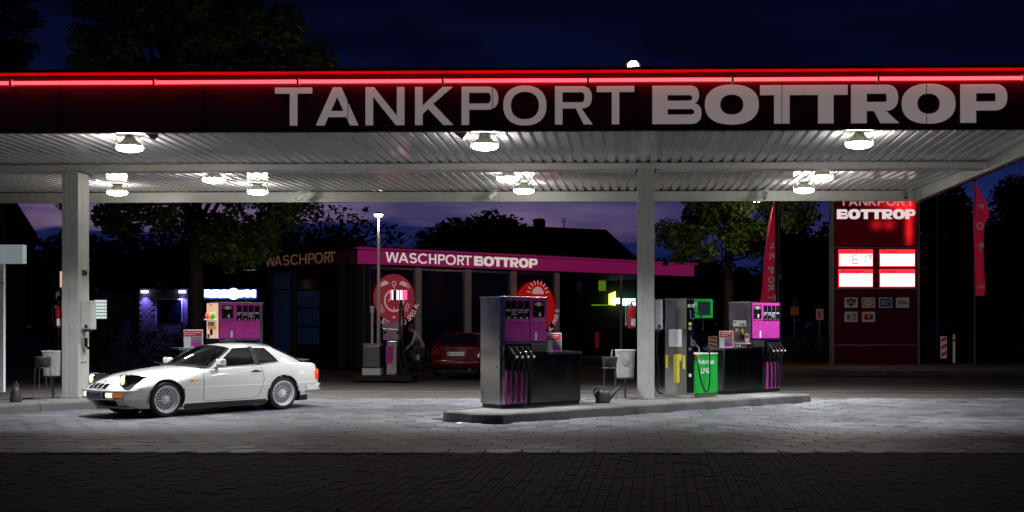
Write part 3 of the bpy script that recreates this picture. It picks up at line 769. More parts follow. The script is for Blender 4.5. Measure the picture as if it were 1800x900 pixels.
inner_panel(pump8, 8); inner_panel(pump4, 4)
def poster(p, z, ang, w, h, label):
    t = thing('poster_stand', label, 'poster', (p.x, p.y, z), ang, 'poster stands on the pump cabinets')
    b = MB(); b.bbox(-w / 2, w / 2, -.01, .01, .0, h, .004); b.bbox(-w / 2 + .02, w / 2 - .02, -.05, .05, 0.0, .012, .004); b.build('frame', M['white'], t)
    b = MB(); b.box(-w / 2 + .015, w / 2 - .015, -.0125, -.0105, .015, h - .015); b.build('sheet', M['paper'], t)
    b = MB(); b.box(-w / 2 + .015, w / 2 - .015, -.0145, -.013, h * .62, h - .015); pr = b.build('red_header', M['poster_red'], t)
    b = MB(); b.box(-w / 2 + .03, w / 2 - .05, -.016, -.015, h * .83, h * .875); b.box(-w / 2 + .03, w * .1, -.016, -.015, h * .72, h * .75); b.build('headline', M['print_white'], pr)
    b = MB(); b.box(-w * .12, w / 2 - .015, -.0145, -.013, h * .33, h * .60); b.build('photo_print', M['photo'], t)
    b = MB(); b.box(-w * .12, w / 2 - .015, -.0145, -.013, .02, h * .32); b.build('magenta_footer', M['magenta'], t)
    return t
M['photo'] = mat('photo_print', (.20, .20, .23), .5, 0, .8, 30); M['poster_red'] = mat('poster_red', (.62, .03, .05), .5)
q = at(974.5, 618, 20.9); poster(q, .15 + .976, R(3), .265, .335, 'nearest small framed red and white poster, right of pump 6')
q = at(1276.5, 613, 24.25); poster(q, .15 + .976, R(3), .30, .355, 'small framed red and white poster left of pump 8, below its steel side')
q = at(340, 610, 24.2); poster(q, .15 + .976, R(3), .40, .38, 'red and white poster in a small frame beside pump 4, above the car bonnet')

# LPG dispenser ---------------------------------------------------------
t = thing('lpg_dispenser', 'tall steel autogas dispenser numbered 10 with green display and green cabinet', 'gas dispenser', (1.69, 22.7, .15), UA)
b = MB(); b.bbox(0, .20, 0, .62, .06, 1.975, .006); b.build('steel_column', M['steel'], t)
b = MB(); b.bbox(-.006, .206, -.006, .626, 1.976, 1.99, .003); b.build('cap', M['steel'], t)
b = MB(); b.bbox(.0, .22, -.005, .625, .0, .058, .004); b.build('plinth', M['grey'], t)
b = MB(); b.box(.015, .195, -.012, -.001, .10, 1.94); bp_ = b.build('front_panel', M['black'], t)
for a in (.045, .15):
    b = MB(); b.lathe([(.001, 0), (.038, 0), (.038, .02), (.030, .022), (.001, .022)], 16, Matrix.Translation((a, -.013, 1.84)) @ Matrix.Rotation(R(90), 4, 'X')); gq = b.build('gauge', M['white'], t)
    b = MB(); b.box(a - .004, a + .004, -.037, -.0355, 1.835, 1.865); b.build('needle', M['black'], gq)
b = MB(); b.bbox(.206, .76, .0, .34, 1.60, 1.985, .008); head = b.build('display_head', M['green'], t)
b = MB(); b.bbox(.33, .68, -.006, .01, 1.66, 1.93, .004); b.build('screen', M['screen'], head) if 'screen' in M else b.build('screen', mat('lcd_dark', (.02, .04, .05), .12), head)
text('10', .085, .075, 'number', M['print_white'], head, plane_T((.215, -.002, 1.845), (1, 0, 0)), .02)
b = MB(); b.lathe([(.001, 0), (.010, 0), (.010, .004), (.001, .004)], 10, Matrix.Translation((.72, -.001, 1.78)) @ Matrix.Rotation(R(90), 4, 'X')); b.build('lock', M['black_matt'], head)
b = MB(); b.bbox(.215, .93, .03, .58, .07, .86, .006); gc = b.build('green_cabinet', M['green'], t)
b = MB(); b.bbox(.21, .94, .02, .59, .862, .885, .004); b.build('cabinet_lid', M['white'], t)
b = MB(); b.box(.215, .93, .05, .56, .0, .068); b.build('cabinet_base', M['concrete'], t)
text('Autogas', .50, .135, 'lettering', M['print_white'], gc, plane_T((.32, .0275, .635), (1, 0, 0)), .03)
text('LPG', .25, .115, 'lettering', M['print_white'], gc, plane_T((.44, .0275, .475), (1, 0, 0)), .03)
b = MB(); b.box(-.004, -.001, .13, .50, 1.02, 1.37); b.build('white_notice', M['paper'], t)
yb = [(.37, .59 - .15 * 0, .0, .0)]
for (y0_, y1_, z0_, z1_) in ((.13, .37, .74, .87), (.20, .37, .30, .738), (.035, .10, .58, .85), (.52, .60, .58, .85)):
    b = MB(); b.box(-.004, -.001, y0_, y1_, z0_, z1_); b.build('yellow_sheet', M['yellow'], t)
for (y_, z_) in ((.03, 1.27 * .65), (.58, .85), (.31, 1.93), (.04, 1.43 * .95)):
    b = MB(); b.lathe([(.001, 0), (.010, 0), (.001, .006)], 8, Matrix.Translation((-.001, y_, z_)) @ Matrix.Rotation(R(-90), 4, 'Y')); b.build('screw', M['chrome'], t)
def catmull(P, n=6):
    P = [Vector(p) for p in P]; out = []
    Q = [P[0]] + P + [P[-1]]
    for i in range(1, len(Q) - 2):
        for k in range(n):
            f = k / n
            out.append(.5 * ((2 * Q[i]) + (Q[i + 1] - Q[i - 1]) * f + (2 * Q[i - 1] - 5 * Q[i] + 4 * Q[i + 1] - Q[i + 2]) * f * f + (3 * Q[i] - Q[i - 1] - 3 * Q[i + 1] + Q[i + 2]) * f ** 3))
    out.append(P[-1]); return out
b = MB(); b.tube(catmull([(.10, -.03, 1.72), (.17, -.10, 1.70), (.28, -.14, 1.62), (.34, -.13, 1.45), (.33, -.12, 1.36)]), .014, 7); b.build('upper_hose', M['rubber'], t)
b = MB(); b.tube(catmull([(.26, -.02, .84), (.24, -.10, .6), (.28, -.14, .30), (.40, -.15, .12), (.50, -.14, .22), (.545, -.12, .6), (.54, -.10, .95), (.45, -.10, 1.05)]), .015, 7); b.build('lower_hose', M['rubber'], t)
b = MB(); b.tube(catmull([(.09, -.10, 1.16), (.12, -.14, 1.08), (.19, -.15, 1.02), (.22, -.14, .93)]), .018, 8); b.bbox(.06, .16, -.09, -.012, 1.04, 1.24, .01); b.build('filling_nozzle', M['chrome'], t)
b = MB(); b.bbox(.05, .15, -.08, -.012, 1.58, 1.76, .01); b.build('valve', M['chrome'], t)
b = MB(); b.bbox(.23, .30, -.03, .02, .76, .86, .006); b.build('orange_clip', M['orange'], t)
b = MB()
b.tube(catmull([(.02, .66, 1.62), (-.02, .76, 1.50), (-.05, .80, 1.0), (-.02, .78, .5), (-.10, .74, .14), (.0, .68, .05)]), .016, 7); b.build('side_hose', M['rubber'], t)
for zz, mm in ((1.45, 'yellow'), (1.36, 'grey'), (.95, 'grey'), (.42, 'white')):
    b = MB(); b.box(.05, .13, -.0135, -.0125, zz, zz + .06); b.build('label_sticker', M[mm], bp_)

# ------------------------------------------------------------------ things on and beside the columns
def on_top(px_, py_, z=.15): return ground(px_, py_, z)
def bucket_stand(px_, py_, label, hasbrush, s=1.0):
    p = on_top(px_, py_); t = thing('squeegee_bucket_stand', label, 'bucket', p, R(4), 'squeegee buckets on wire stands')
    z_ = .62
    b = MB()
    b.lathe([(.001, z_), (.125, z_), (.15, z_ + .20), (.155, z_ + .22), (.14, z_ + .22), (.12, z_ + .02), (.001, z_ + .02)], 20); b.build('bucket', M['grey_dark'], t)
    for a in (45, 135, 225, 315):
        c_, s_ = math.cos(R(a)), math.sin(R(a)); b = MB(); b.tube([(c_ * .145, s_ * .145, z_ + .02), (c_ * .17, s_ * .17, 0)], .006, 6); b.build('leg', M['steel'], t)
    b = MB(); b.tube([(math.cos(R(a)) * .15, math.sin(R(a)) * .15, z_ + .01) for a in range(0, 361, 24)], .006, 6); b.build('ring', M['steel'], t)
    if hasbrush:
        b = MB(); b.tube([(0, 0, z_ + .05), (.05, 0, z_ + .36)], .013, 8); b.build('squeegee_handle', M['wood'], t)
    return t
M['grey_dark'] = mat('dark_grey_plastic', (.035, .036, .038), .5, 0, .15, 10); M['wood'] = mat('pale_wood', (.5, .36, .2), .6)
def bin_(px_, pybot, pytop, z, w, d, label, D):
    p = at(px_, pybot, D); h = (pybot - pytop) * D / F
    t = thing('waste_bin', label, 'bin', (p.x, p.y, p.z), R(3), 'bins with pale bags beside the columns')
    b = MB(); vs = []; fs = []; nn = 20; rows = 9
    for r_ in range(rows):
        f = r_ / (rows - 1)
        for j in range(nn):
            a = 2 * math.pi * j / nn; cx_ = math.copysign(abs(math.cos(a)) ** .55, math.cos(a)); sy_ = math.copysign(abs(math.sin(a)) ** .55, math.sin(a))
            k = .84 + .16 * f + random.uniform(-.02, .02)
            vs.append((cx_ * w / 2 * k, sy_ * d / 2 * k, h * f * .97))
    for r_ in range(rows - 1):
        for j in range(nn): fs.append((r_ * nn + j, r_ * nn + (j + 1) % nn, (r_ + 1) * nn + (j + 1) % nn, (r_ + 1) * nn + j))
    b.add(vs, fs, None, True); b.add(vs[:nn], [tuple(range(nn))[::-1]]); b.build('bag', M['foil'], t)
    b = MB(); b.tube([(math.copysign(abs(math.cos(R(a))) ** .55, math.cos(R(a))) * w / 2 * 1.01, math.copysign(abs(math.sin(R(a))) ** .55, math.sin(R(a))) * d / 2 * 1.01, h * .97) for a in range(0, 361, 15)], .012, 6); b.build('rim', M['white'], t)
    b = MB(); b.box(-w * .1, w * .1, -d / 2 - .012, -d / 2 - .002, h * .45, h * .68); b.build('print', M['grey'], t)
    b = MB(); b.tube([(w * .42, 0, h * .1), (w * .42, 0, h * .8)], .012, 6); b.bbox(-w * .4, w * .4, -d * .4, d * .4, -.03, -.004, .005); b.tube([(0, 0, -.03), (0, 0, -(p.z - .15))], .022, 8); b.build('post', M['steel_d'], t)
    return t
bin_(1099, 663, 614, 0, .40, .3, 'bin with a crinkled silver bag between the bucket and the middle column', 22.75)
bin_(93.5, 660, 616, 0, .40, .3, 'bin with a pale bag left of the left column', 22.9)
bucket_stand(1072, 703.5, 'dark squeegee bucket with a wooden handle on a wire stand by the watering can', True)
bucket_stand(75, 703, 'dark squeegee bucket on a wire stand left of the left column', False)
# watering can
p = on_top(1060, 708)
t = thing('watering_can', 'dark grey plastic watering can standing on the middle island', 'watering can', p, R(5))
b = MB(); b.lathe([(.001, 0), (.135, 0), (.145, .02), (.14, .17), (.10, .235), (.085, .24), (.07, .235), (.001, .23)], 24, Matrix.Diagonal((1.0, .62, 1, 1))); b.build('body', M['can'] if 'can' in M else mat('can_grey', (.045, .05, .055), .42, 0, .1, 9), t)
cm = MATS['can_grey']
b = MB(); b.tube(catmull([(.10, 0, .07), (.17, 0, .13), (.24, 0, .22), (.30, 0, .275)]), [.045 - .0014 * i for i in range(19)], 10); b.lathe([(.012, 0), (.032, .03), (.034, .04), (.001, .042)], 12, Matrix.Translation((.295, 0, .27)) @ Matrix.Rotation(R(50), 4, 'Y')); b.build('spout', cm, t)
b = MB(); b.tube(catmull([(-.135, 0, .10), (-.165, 0, .20), (-.12, 0, .285), (-.02, 0, .30), (.06, 0, .25), (.07, 0, .215)]), .016, 8); b.build('handle', cm, t)
# small black oil can on left island
p = on_top(28, 706)
t = thing('oil_can', 'small black cone shaped can with a wire top at the far left of the island', 'can', p, 0)
b = MB(); b.lathe([(.001, 0), (.105, 0), (.108, .02), (.085, .20), (.055, .27), (.035, .29), (.001, .29)], 20); b.build('body', M['grey_dark'], t)
b = MB(); b.tube([(-.035, 0, .28), (-.03, 0, .34), (0, 0, .37), (.03, 0, .34), (.035, 0, .28)], .008, 6); b.build('handle', M['steel'], t)
b = MB(); b.tube([(0, 0, .29), (.01, 0, .40)], [.016, .006], 8); b.build('nozzle', M['grey_dark'], t)
# fire extinguishers
def extinguisher(p, label, s=1.0):
    t = thing('fire_extinguisher', label, 'extinguisher', p, R(20), 'fire extinguishers on the columns')
    b = MB(); b.lathe([(.001, 0), (.07, 0), (.078, .02), (.078, .36), (.06, .42), (.03, .45), (.025, .48), (.001, .48)], 20); b.build('cylinder', M['red'], t)
    b = MB(); b.box(-.045, .045, -.0815, -.074, .05, .19); b.build('label_plate', M['white'], t)
    b = MB(); b.tube([(-.02, 0, .48), (0, 0, .52), (.08, 0, .55)], .012, 6); b.tube([(0, 0, .48), (0, 0, .56)], .01, 6); b.build('valve_handle', M['black_matt'], t)
    b = MB(); b.tube(catmull([(-.03, -.02, .48), (-.12, -.03, .42), (-.12, -.03, .15), (-.10, -.03, .05)]), .011, 6); b.build('hose', M['rubber'], t)
    b = MB(); b.box(-.09, .10, .081, .12, .05, .45); b.build('wall_bracket', M['grey'], t)
    return t
q = at(1110.5, 577, 22.75); extinguisher(q, 'red fire extinguisher on the left side of the middle column')
q = at(105, 577, 22.95); extinguisher(q, 'red fire extinguisher half hidden behind the left column')
# boxes on the columns
def column_box(p, w, d, h, label, ang):
    t = thing('column_box', label, 'wall box', p, ang, 'grey boxes on the columns')
    b = MB(); b.bbox(0, w, 0, d, 0, h, .012); b.build('case', M['paint'], t)
    b = MB(); b.bbox(w * .12, w * .88, -.012, .002, .03, h - .03, .006); b.build('door', M['grey_box'], t)
    b = MB(); b.bbox(w * .45, w * .75, -.02, -.010, .03, .09, .003); b.build('latch', M['steel'], t)
    b = MB(); b.bbox(w * .2, w * .8, .05, d - .05, -.045, -.002, .008); b.build('outlet', M['steel_d'], t)
    return t
M['grey_box'] = mat('box_door', (.46, .47, .44), .5)
p = COLA + Vector((.002, .10, 0)); column_box((p.x, p.y, 1.52), .20, .26, .58, 'grey white box on the right face of the left column', -PSI)
p = COLB + Vector((.002, .12, 0)); column_box((p.x, p.y, 1.52), .17, .30, .60, 'grey box on the right side of the middle column beside the gas dispenser', -PSI)
p = COLA + Vector((.004, .22, 0))
t = thing('towel_dispenser', 'small steel towel dispenser with pointed lower lid on the left column', 'dispenser', (p.x, p.y, 1.15), -PSI)
b = MB(); b.bbox(0, .06, -.07, .07, 0, .2, .006); b.build('case', M['steel'], t)
b = MB(); b.prism([(-.06, .02), (.06, .02), (.08, -.05), (-.02, -.02)], .01, .09, 'x'); b.build('lid', M['chrome'], t)
t = thing('column_lamp', 'tiny dark sensor lamp high on the left column', 'sensor', (p.x, p.y - .02, 2.60), -PSI)
b = MB(); b.bbox(0, .07, -.04, .04, 0, .12, .006); b.build('case', M['steel_d'], t)
b = MB(); b.box(.071, .08, -.02, .02, .03, .09); b.build('sensor_window', M['dkglass'], t)
for k in (0, 1):
    b = MB(); b.lathe([(.001, 0), (.018, 0), (.018, .02), (.001, .024)], 10, Matrix.Translation((COLA.x + .002, COLA.y + .16 + k * .13, .86)) @ Matrix.Rotation(R(90), 4, 'Y'))
    tag(b.build('column_button', M['steel_d']), 'small dark round button low on the right face of the left column, %s' % ('nearer the front' if k == 0 else 'nearer the back'), 'button', 'buttons on the left column')
# ------------------------------------------------------------------ the white sports car
def lerp(a, b, f): return a + (b - a) * f
def smooth(a, b, x): t_ = max(0, min(1, (x - a) / (b - a))); return t_ * t_ * (3 - 2 * t_)
def interp(keys, x):                          # smooth table lookup (Catmull)
    n = len(keys)
    if x <= keys[0][0]: return keys[0][1:]
    if x >= keys[-1][0]: return keys[-1][1:]
    for i in range(n - 1):
        if keys[i][0] <= x <= keys[i + 1][0]: break
    k0, k1, k2, k3 = keys[max(0, i - 1)], keys[i], keys[i + 1], keys[min(n - 1, i + 2)]
    h = k2[0] - k1[0]; f = (x - k1[0]) / h; out = []
    for j in range(1, len(k1)):
        m1 = (k2[j] - k0[j]) / (k2[0] - k0[0]) * h if k2[0] != k0[0] else 0
        m2 = (k3[j] - k1[j]) / (k3[0] - k1[0]) * h if k3[0] != k1[0] else 0
        f2, f3 = f * f, f * f * f
        out.append((2 * f3 - 3 * f2 + 1) * k1[j] + (f3 - 2 * f2 + f) * m1 + (-2 * f3 + 3 * f2) * k2[j] + (f3 - f2) * m2)
    return out
#        x     wb   zb   wm    ws   zs    zc
CK = [(0.00, .66, .33, .70, .60, .76, .79), (0.05, .70, .31, .745, .64, .835, .865), (0.18, .74, .29, .79, .665, .868, .895),
      (0.5, .78, .25, .825, .70, .885, .905), (0.95, .80, .21, .848, .735, .893, .93), (1.5, .80, .185, .838, .755, .855, .90),
      (2.3, .80, .175, .832, .765, .820, .87), (2.75, .80, .17, .838, .755, .800, .868), (3.1, .80, .17, .845, .735, .772, .835), (3.35, .80, .17, .848, .715, .742, .803),
      (3.65, .785, .165, .835, .68, .690, .745), (3.9, .755, .165, .80, .63, .625, .672), (4.06, .70, .17, .755, .60, .565, .605), (4.16, .66, .19, .72, .58, .520, .55), (4.20, .64, .22, .70, .57, .49, .50)]
WR, FX, RX = .345, 3.35, .95                  # wheel arch radius, axle positions
def bow(x, y, z):
    k = smooth(3.55, 4.2, x); kr = smooth(.45, 0, x)
    return x - .15 * k * (abs(y) / .72) ** 2.4 - .16 * k * smooth(.36, .17, z) + .07 * kr * (abs(y) / .72) ** 2.5 + .05 * kr * smooth(.8, .35, z) * 0
def section(x):
    wb, zb, wm, ws, zs, zc = interp(CK, x)
    zm = .50 if x < 3.9 else lerp(.50, .40, smooth(3.9, 4.2, x))
    P = []
    for i in range(7):                         # sill to crease
        f = (0, .06, .25, .5, .75, .95, .995)[i]; P.append((lerp(wb - .022, wm, f ** .9 if f > .06 else f), lerp(zb, zm, f)))
    for i in range(12):                        # crease to shoulder
        f = (0, .03, .12, .22, .33, .44, .55, .66, .77, .87, .95, 1)[i]; P.append((lerp(wm - .006, ws + .012, f ** 2.1), lerp(zm + .004, zs - .012, f)))
    P.append((ws + .002, zs - .001))
    for i in range(1, 13):                     # top, crowned
        f = i / 12; P.append((ws * (1 - f), zs + (zc - zs) * (1 - (1 - f) ** 2.3)))
    return P
def grid_mesh(rows, flip=False):
    n = len(rows[0]); vs = [p for r_ in rows for p in r_]; fs = []
    for i in range(len(rows) - 1):
        for j in range(n - 1):
            q = (i * n + j, i * n + j + 1, (i + 1) * n + j + 1, (i + 1) * n + j); fs.append(q[::-1] if flip else q)
    return vs, fs
def car_shell():
    xs = [0, .02, .05]; x = .08
    while x < 4.06: xs.append(x); x += .03
    xs += [4.08, 4.11, 4.14, 4.16, 4.18, 4.20]
    secs = [section(x) for x in xs]; n = len(secs[0]); NS = 20
    V = []; Fc = []
    for x, s_ in zip(xs, secs):
        for (y, z) in s_: V.append([bow(x, y, z), y, z, x])
    def keep(i, j):
        ids = (i * n + j, (i + 1) * n + j, (i + 1) * n + j + 1, i * n + j + 1)
        cx_ = sum(V[k][3] for k in ids) / 4; cz = sum(V[k][2] for k in ids) / 4; cy_ = V[ids[0]][1]
        if j < 19:
            for ax in (FX, RX):
                if math.hypot(cx_ - ax, cz - .31) < WR: return False
            if 2.0 < 0: return False
        if j >= 20 and .50 < cx_ < 2.50: return False
        return True
    # snap side vertices near an arch onto its circle
    for i in range(len(xs)):
        for j in range(0, 19):
            v = V[i * n + j]
            for ax in (FX, RX):
                d = math.hypot(v[3] - ax, v[2] - .31)
                if abs(d - WR) < .020 and d > 0:
                    k = WR / d; dx = (v[3] - ax) * (k - 1); v[0] += dx; v[2] = .31 + (v[2] - .31) * k
    for i in range(len(xs) - 1):
        for j in range(n - 1):
            if keep(i, j): Fc.append((i * n + j, i * n + j + 1, (i + 1) * n + j + 1, (i + 1) * n + j))
    vs = [(a, b, c) for a, b, c, d in V]; m_ = MB()
    m_.add(vs, Fc, None, True)
    m_.add([(a, -b, c) for a, b, c in vs], [f[::-1] for f in Fc], None, True)
    # nose and tail caps
    for i, fl in ((0, False), (len(xs) - 1, True)):
        rows = []
        for j in range(0, n):
            y, z = secs[i][j]; rows.append([(bow(xs[i], y * t_, z), y * t_, z) for t_ in (-1, -.8, -.6, -.4, -.2, 0, .2, .4, .6, .8, 1)])
        vs2, fs2 = grid_mesh(rows, fl); m_.add(vs2, fs2, None, True)
    return m_
# glasshouse: lines from the belt to the roof rail
LN = [((2.56, .745, .822), (1.96, .565, 1.185)), ((2.42, .757, .828), (1.87, .560, 1.193)), ((1.54, .760, .862), (1.56, .548, 1.205)),
      ((1.45, .757, .868), (1.48, .546, 1.205)), ((1.00, .735, .900), (1.24, .538, 1.196)), ((.44, .680, .893), (1.02, .520, 1.18))]
UC = [0, .12, .86, .94, 1.32, 1.8]
def gh(uu, v):
    for i in range(5):
        if uu <= UC[i + 1] or i == 4: break
    f = (uu - UC[i]) / (UC[i + 1] - UC[i])
    def pt(k):
        b_, r_ = LN[k]; return Vector(b_).lerp(Vector(r_), v)
    p0, p1, p2, p3 = pt(max(0, i - 1)), pt(i), pt(i + 1), pt(min(5, i + 2))
    p = p1.lerp(p2, f)
    bul = .022 * math.sin(math.pi * v) 
    if i == 4: p = p + Vector((0, -.018 * math.sin(math.pi * f), .0))
    return Vector((p.x, p.y + bul, p.z))
def gh_patch(u0, u1, v0, v1, nu=12, nv=8, off=0.0):
    rows = []
    for i in range(nu + 1):
        rows.append([(lambda p: (p.x, p.y + off, p.z + off * .4))(gh(lerp(u0, u1, i / nu), lerp(v0, v1, j / nv))) for j in range(nv + 1)])
    return grid_mesh(rows, False)
def mirror(vs): return [(x, -y, z) for x, y, z in vs]
def screen(base_x, base_z, top_x, top_z, kb, kt, nu=14, nv=8, v0=0, v1=1, off=0.0, side=0, e=1.0):
    """patch between the left and right pillars; side 0 = front line, 5 = rear line"""
    rows = []
    for j in range(nv + 1):
        v = lerp(v0, v1, j / nv); L_ = gh(UC[side], v); r_ = []
        cx_ = lerp(base_x, top_x, v); cz = lerp(base_z, top_z, v) + .02 * math.sin(math.pi * v)
        for i in range(nu + 1):
            t_ = -1 + 2 * i / nu; k = abs(t_) ** 2.2 
            y = L_.y * t_ * e
            r_.append((lerp(cx_, L_.x, k) , y, lerp(cz, L_.z, k) + off))
        rows.append(r_)
    return grid_mesh(rows, side == 5)
car = thing('sports_car', 'white wedge shaped coupe with raised pop up headlamps lit, driving out under the canopy', 'car', (-6.10, 22.93, 0), math.atan2(-.777, -.63))
wp = mat('white_car_paint', (.82, .81, .75), .22, 0, .02, 2, coat=1.0)
body = car_shell().build('body', wp, car)
gb = MB()
sidefr = [(0, .12, 0, 1), (.12, .86, .93, 1), (.94, 1.32, .90, 1), (1.32, 1.8, 0, 1), (.12, .86, 0, .05), (.94, 1.32, 0, .06)]
for (a, b_, c_, d_) in sidefr:
    vs, fs = gh_patch(a, b_, c_, d_); gb.add(vs, fs, None, True); gb.add(mirror(vs), [f[::-1] for f in fs], None, True)
rows = []
for i in range(15):                           # roof skin
    uu = lerp(0, 1.8, i / 14); L_ = gh(uu, 1)
    f = i / 14; ct = lerp(2.02, .98, f); zc_ = 1.232 + .036 * math.sin(math.pi * min(1, f * 1.0)) ** .8 - .0 * f
    rows.append([(lerp(ct, L_.x, abs(t_) ** 2.2), L_.y * t_, lerp(zc_, L_.z, abs(t_) ** 2.4)) for t_ in [k / 8 - 1 for k in range(17)]])
vs, fs = grid_mesh(rows, True); gb.add(vs, fs, None, True)
gb.build('roof', wp, car)
# black pillar between the side windows, window rubbers
for sg in (1, -1):
    q = MB(); vs, fs = gh_patch(.86, .94, .03, .94, 2, 6, .002); q.add(vs if sg > 0 else mirror(vs), fs if sg > 0 else [f[::-1] for f in fs]); q.build('window_pillar', M['black_matt'], car)
    for (a, b_, c_, d_, nm) in ((.12, .86, .05, .93, 'door_window'), (.94, 1.32, .06, .90, 'quarter_window')):
        vs, fs = gh_patch(a, b_, c_, d_, 12, 8, -.008)
        q = MB(); q.add(vs if sg > 0 else mirror(vs), fs if sg > 0 else [f[::-1] for f in fs], None, True); w_ = q.build(nm, M['car_glass'] if 'car_glass' in M else glass_mat('car_glass', (.06, .075, .075), .4), car)
        M['car_glass'] = MATS['car_glass']
        ring = [gh(lerp(a, b_, k / 10), c_) for k in range(11)] + [gh(b_, lerp(c_, d_, k / 5)) for k in range(1, 6)] + [gh(lerp(b_, a, k / 10), d_) for k in range(1, 11)] + [gh(a, lerp(d_, c_, k / 5)) for k in range(1, 6)]
        q = MB(); q.tube([(p.x, (p.y + .001) * sg, p.z) for p in ring], .008, 5, None, False); q.build('window_rubber', M['black_matt'], w_)
M['glass_screen'] = glass_mat('windscreen_glass', (.50, .58, .56), .9)
M['glass_hatch'] = glass_mat('hatch_glass', (.18, .22, .22), .9)
q = MB(); q.add(*screen(2.80, .862, 2.02, 1.232, 0, 0, v0=.04, v1=.97), None, True); ws_ = q.build('windscreen', M['glass_screen'], car)
def border(side, bx_, bz, tx, tz, v0, v1, r_):
    pts = []
    a, _ = screen(bx_, bz, tx, tz, 0, 0, 14, 8, v0, v1, .002, side); n = 15
    pts = a[:n] + [a[k * n + n - 1] for k in range(1, 9)] + a[8 * n:9 * n][::-1][1:] + [a[k * n] for k in range(7, -1, -1)]
    m_ = MB(); m_.tube(pts, r_, 5, None, False); return m_
border(0, 2.80, .862, 2.02, 1.232, .04, .97, .013).build('screen_rubber', M['black_matt'], ws_)
q = MB(); q.add(*screen(.24, .905, .98, 1.236, 0, 0, v0=.0, v1=.99, side=5), None, True); rw = q.build('rear_window', M['glass_hatch'], car)
border(5, .24, .905, .98, 1.236, .0, .985, .014).build('hatch_rubber', M['black_matt'], rw)
q = MB()
sp_ = [(.30 - .22 * (1 - abs(t_) ** 3), .66 * t_, .908 + .008 * (1 - t_ * t_)) for t_ in [k / 8 - 1 for k in range(17)]]
vs = []; fs = []
for (x_, y_, z_) in sp_: vs += [(x_ + .12, y_, z_ - .015), (x_ + .10, y_, z_ + .006), (x_ - .05, y_, z_ + .018), (x_ - .06, y_, z_ + .006)]
for i in range(16):
    for j in range(4): fs.append((i * 4 + j, (i + 1) * 4 + j, (i + 1) * 4 + (j + 1) % 4, i * 4 + (j + 1) % 4))
q.add(vs, fs, None, True); q.build('rear_spoiler', M['black_matt'], car)
# wipers
for y_ in (.1, -.45):
    q = MB(); q.tube([(2.82, y_ + .15, .875), (2.74, y_, .895), (2.70, y_ - .30, .915)], .008, 5); q.build('wiper', M['black_matt'], car)
# belt to glasshouse filler, floor and cabin
q = MB(); q.box(.35, 3.0, -.74, .74, .20, .30); q.box(2.45, 2.85, -.72, .72, .30, .80); q.box(.3, .6, -.66, .66, .30, .84); q.build('cabin_tub', M['black_matt'], car)
q = MB(); q.bbox(2.30, 2.62, -.70, .70, .70, .865, .04); q.build('dashboard', M['black_matt'], car)
def seat(y_):
    s_ = MB(); s_.bbox(1.35, 1.85, y_ - .24, y_ + .24, .36, .50, .05)
    T = Matrix.Translation((1.38, y_, .46)) @ Matrix.Rotation(R(-18), 4, 'Y'); s_.bbox(-.07, .07, -.23, .23, 0, .56, .05, T); s_.bbox(-.05, .05, -.12, .12, .57, .72, .04, T); return s_
M['seat'] = mat('seat_cloth', (.09, .085, .08), .8)
for y_ in (.36, -.36): seat(y_).build('seat', M['seat'], car)
q = MB(); q.tube([(2.16 + .05 * math.cos(R(a)), .36 + .17 * math.sin(R(a)), .80 + .16 * math.cos(R(a))) for a in range(0, 361, 20)], .013, 6); q.tube([(2.14, .36, .80), (2.40, .36, .74)], .02, 6); q.build('steering_wheel', M['rubber'], car)
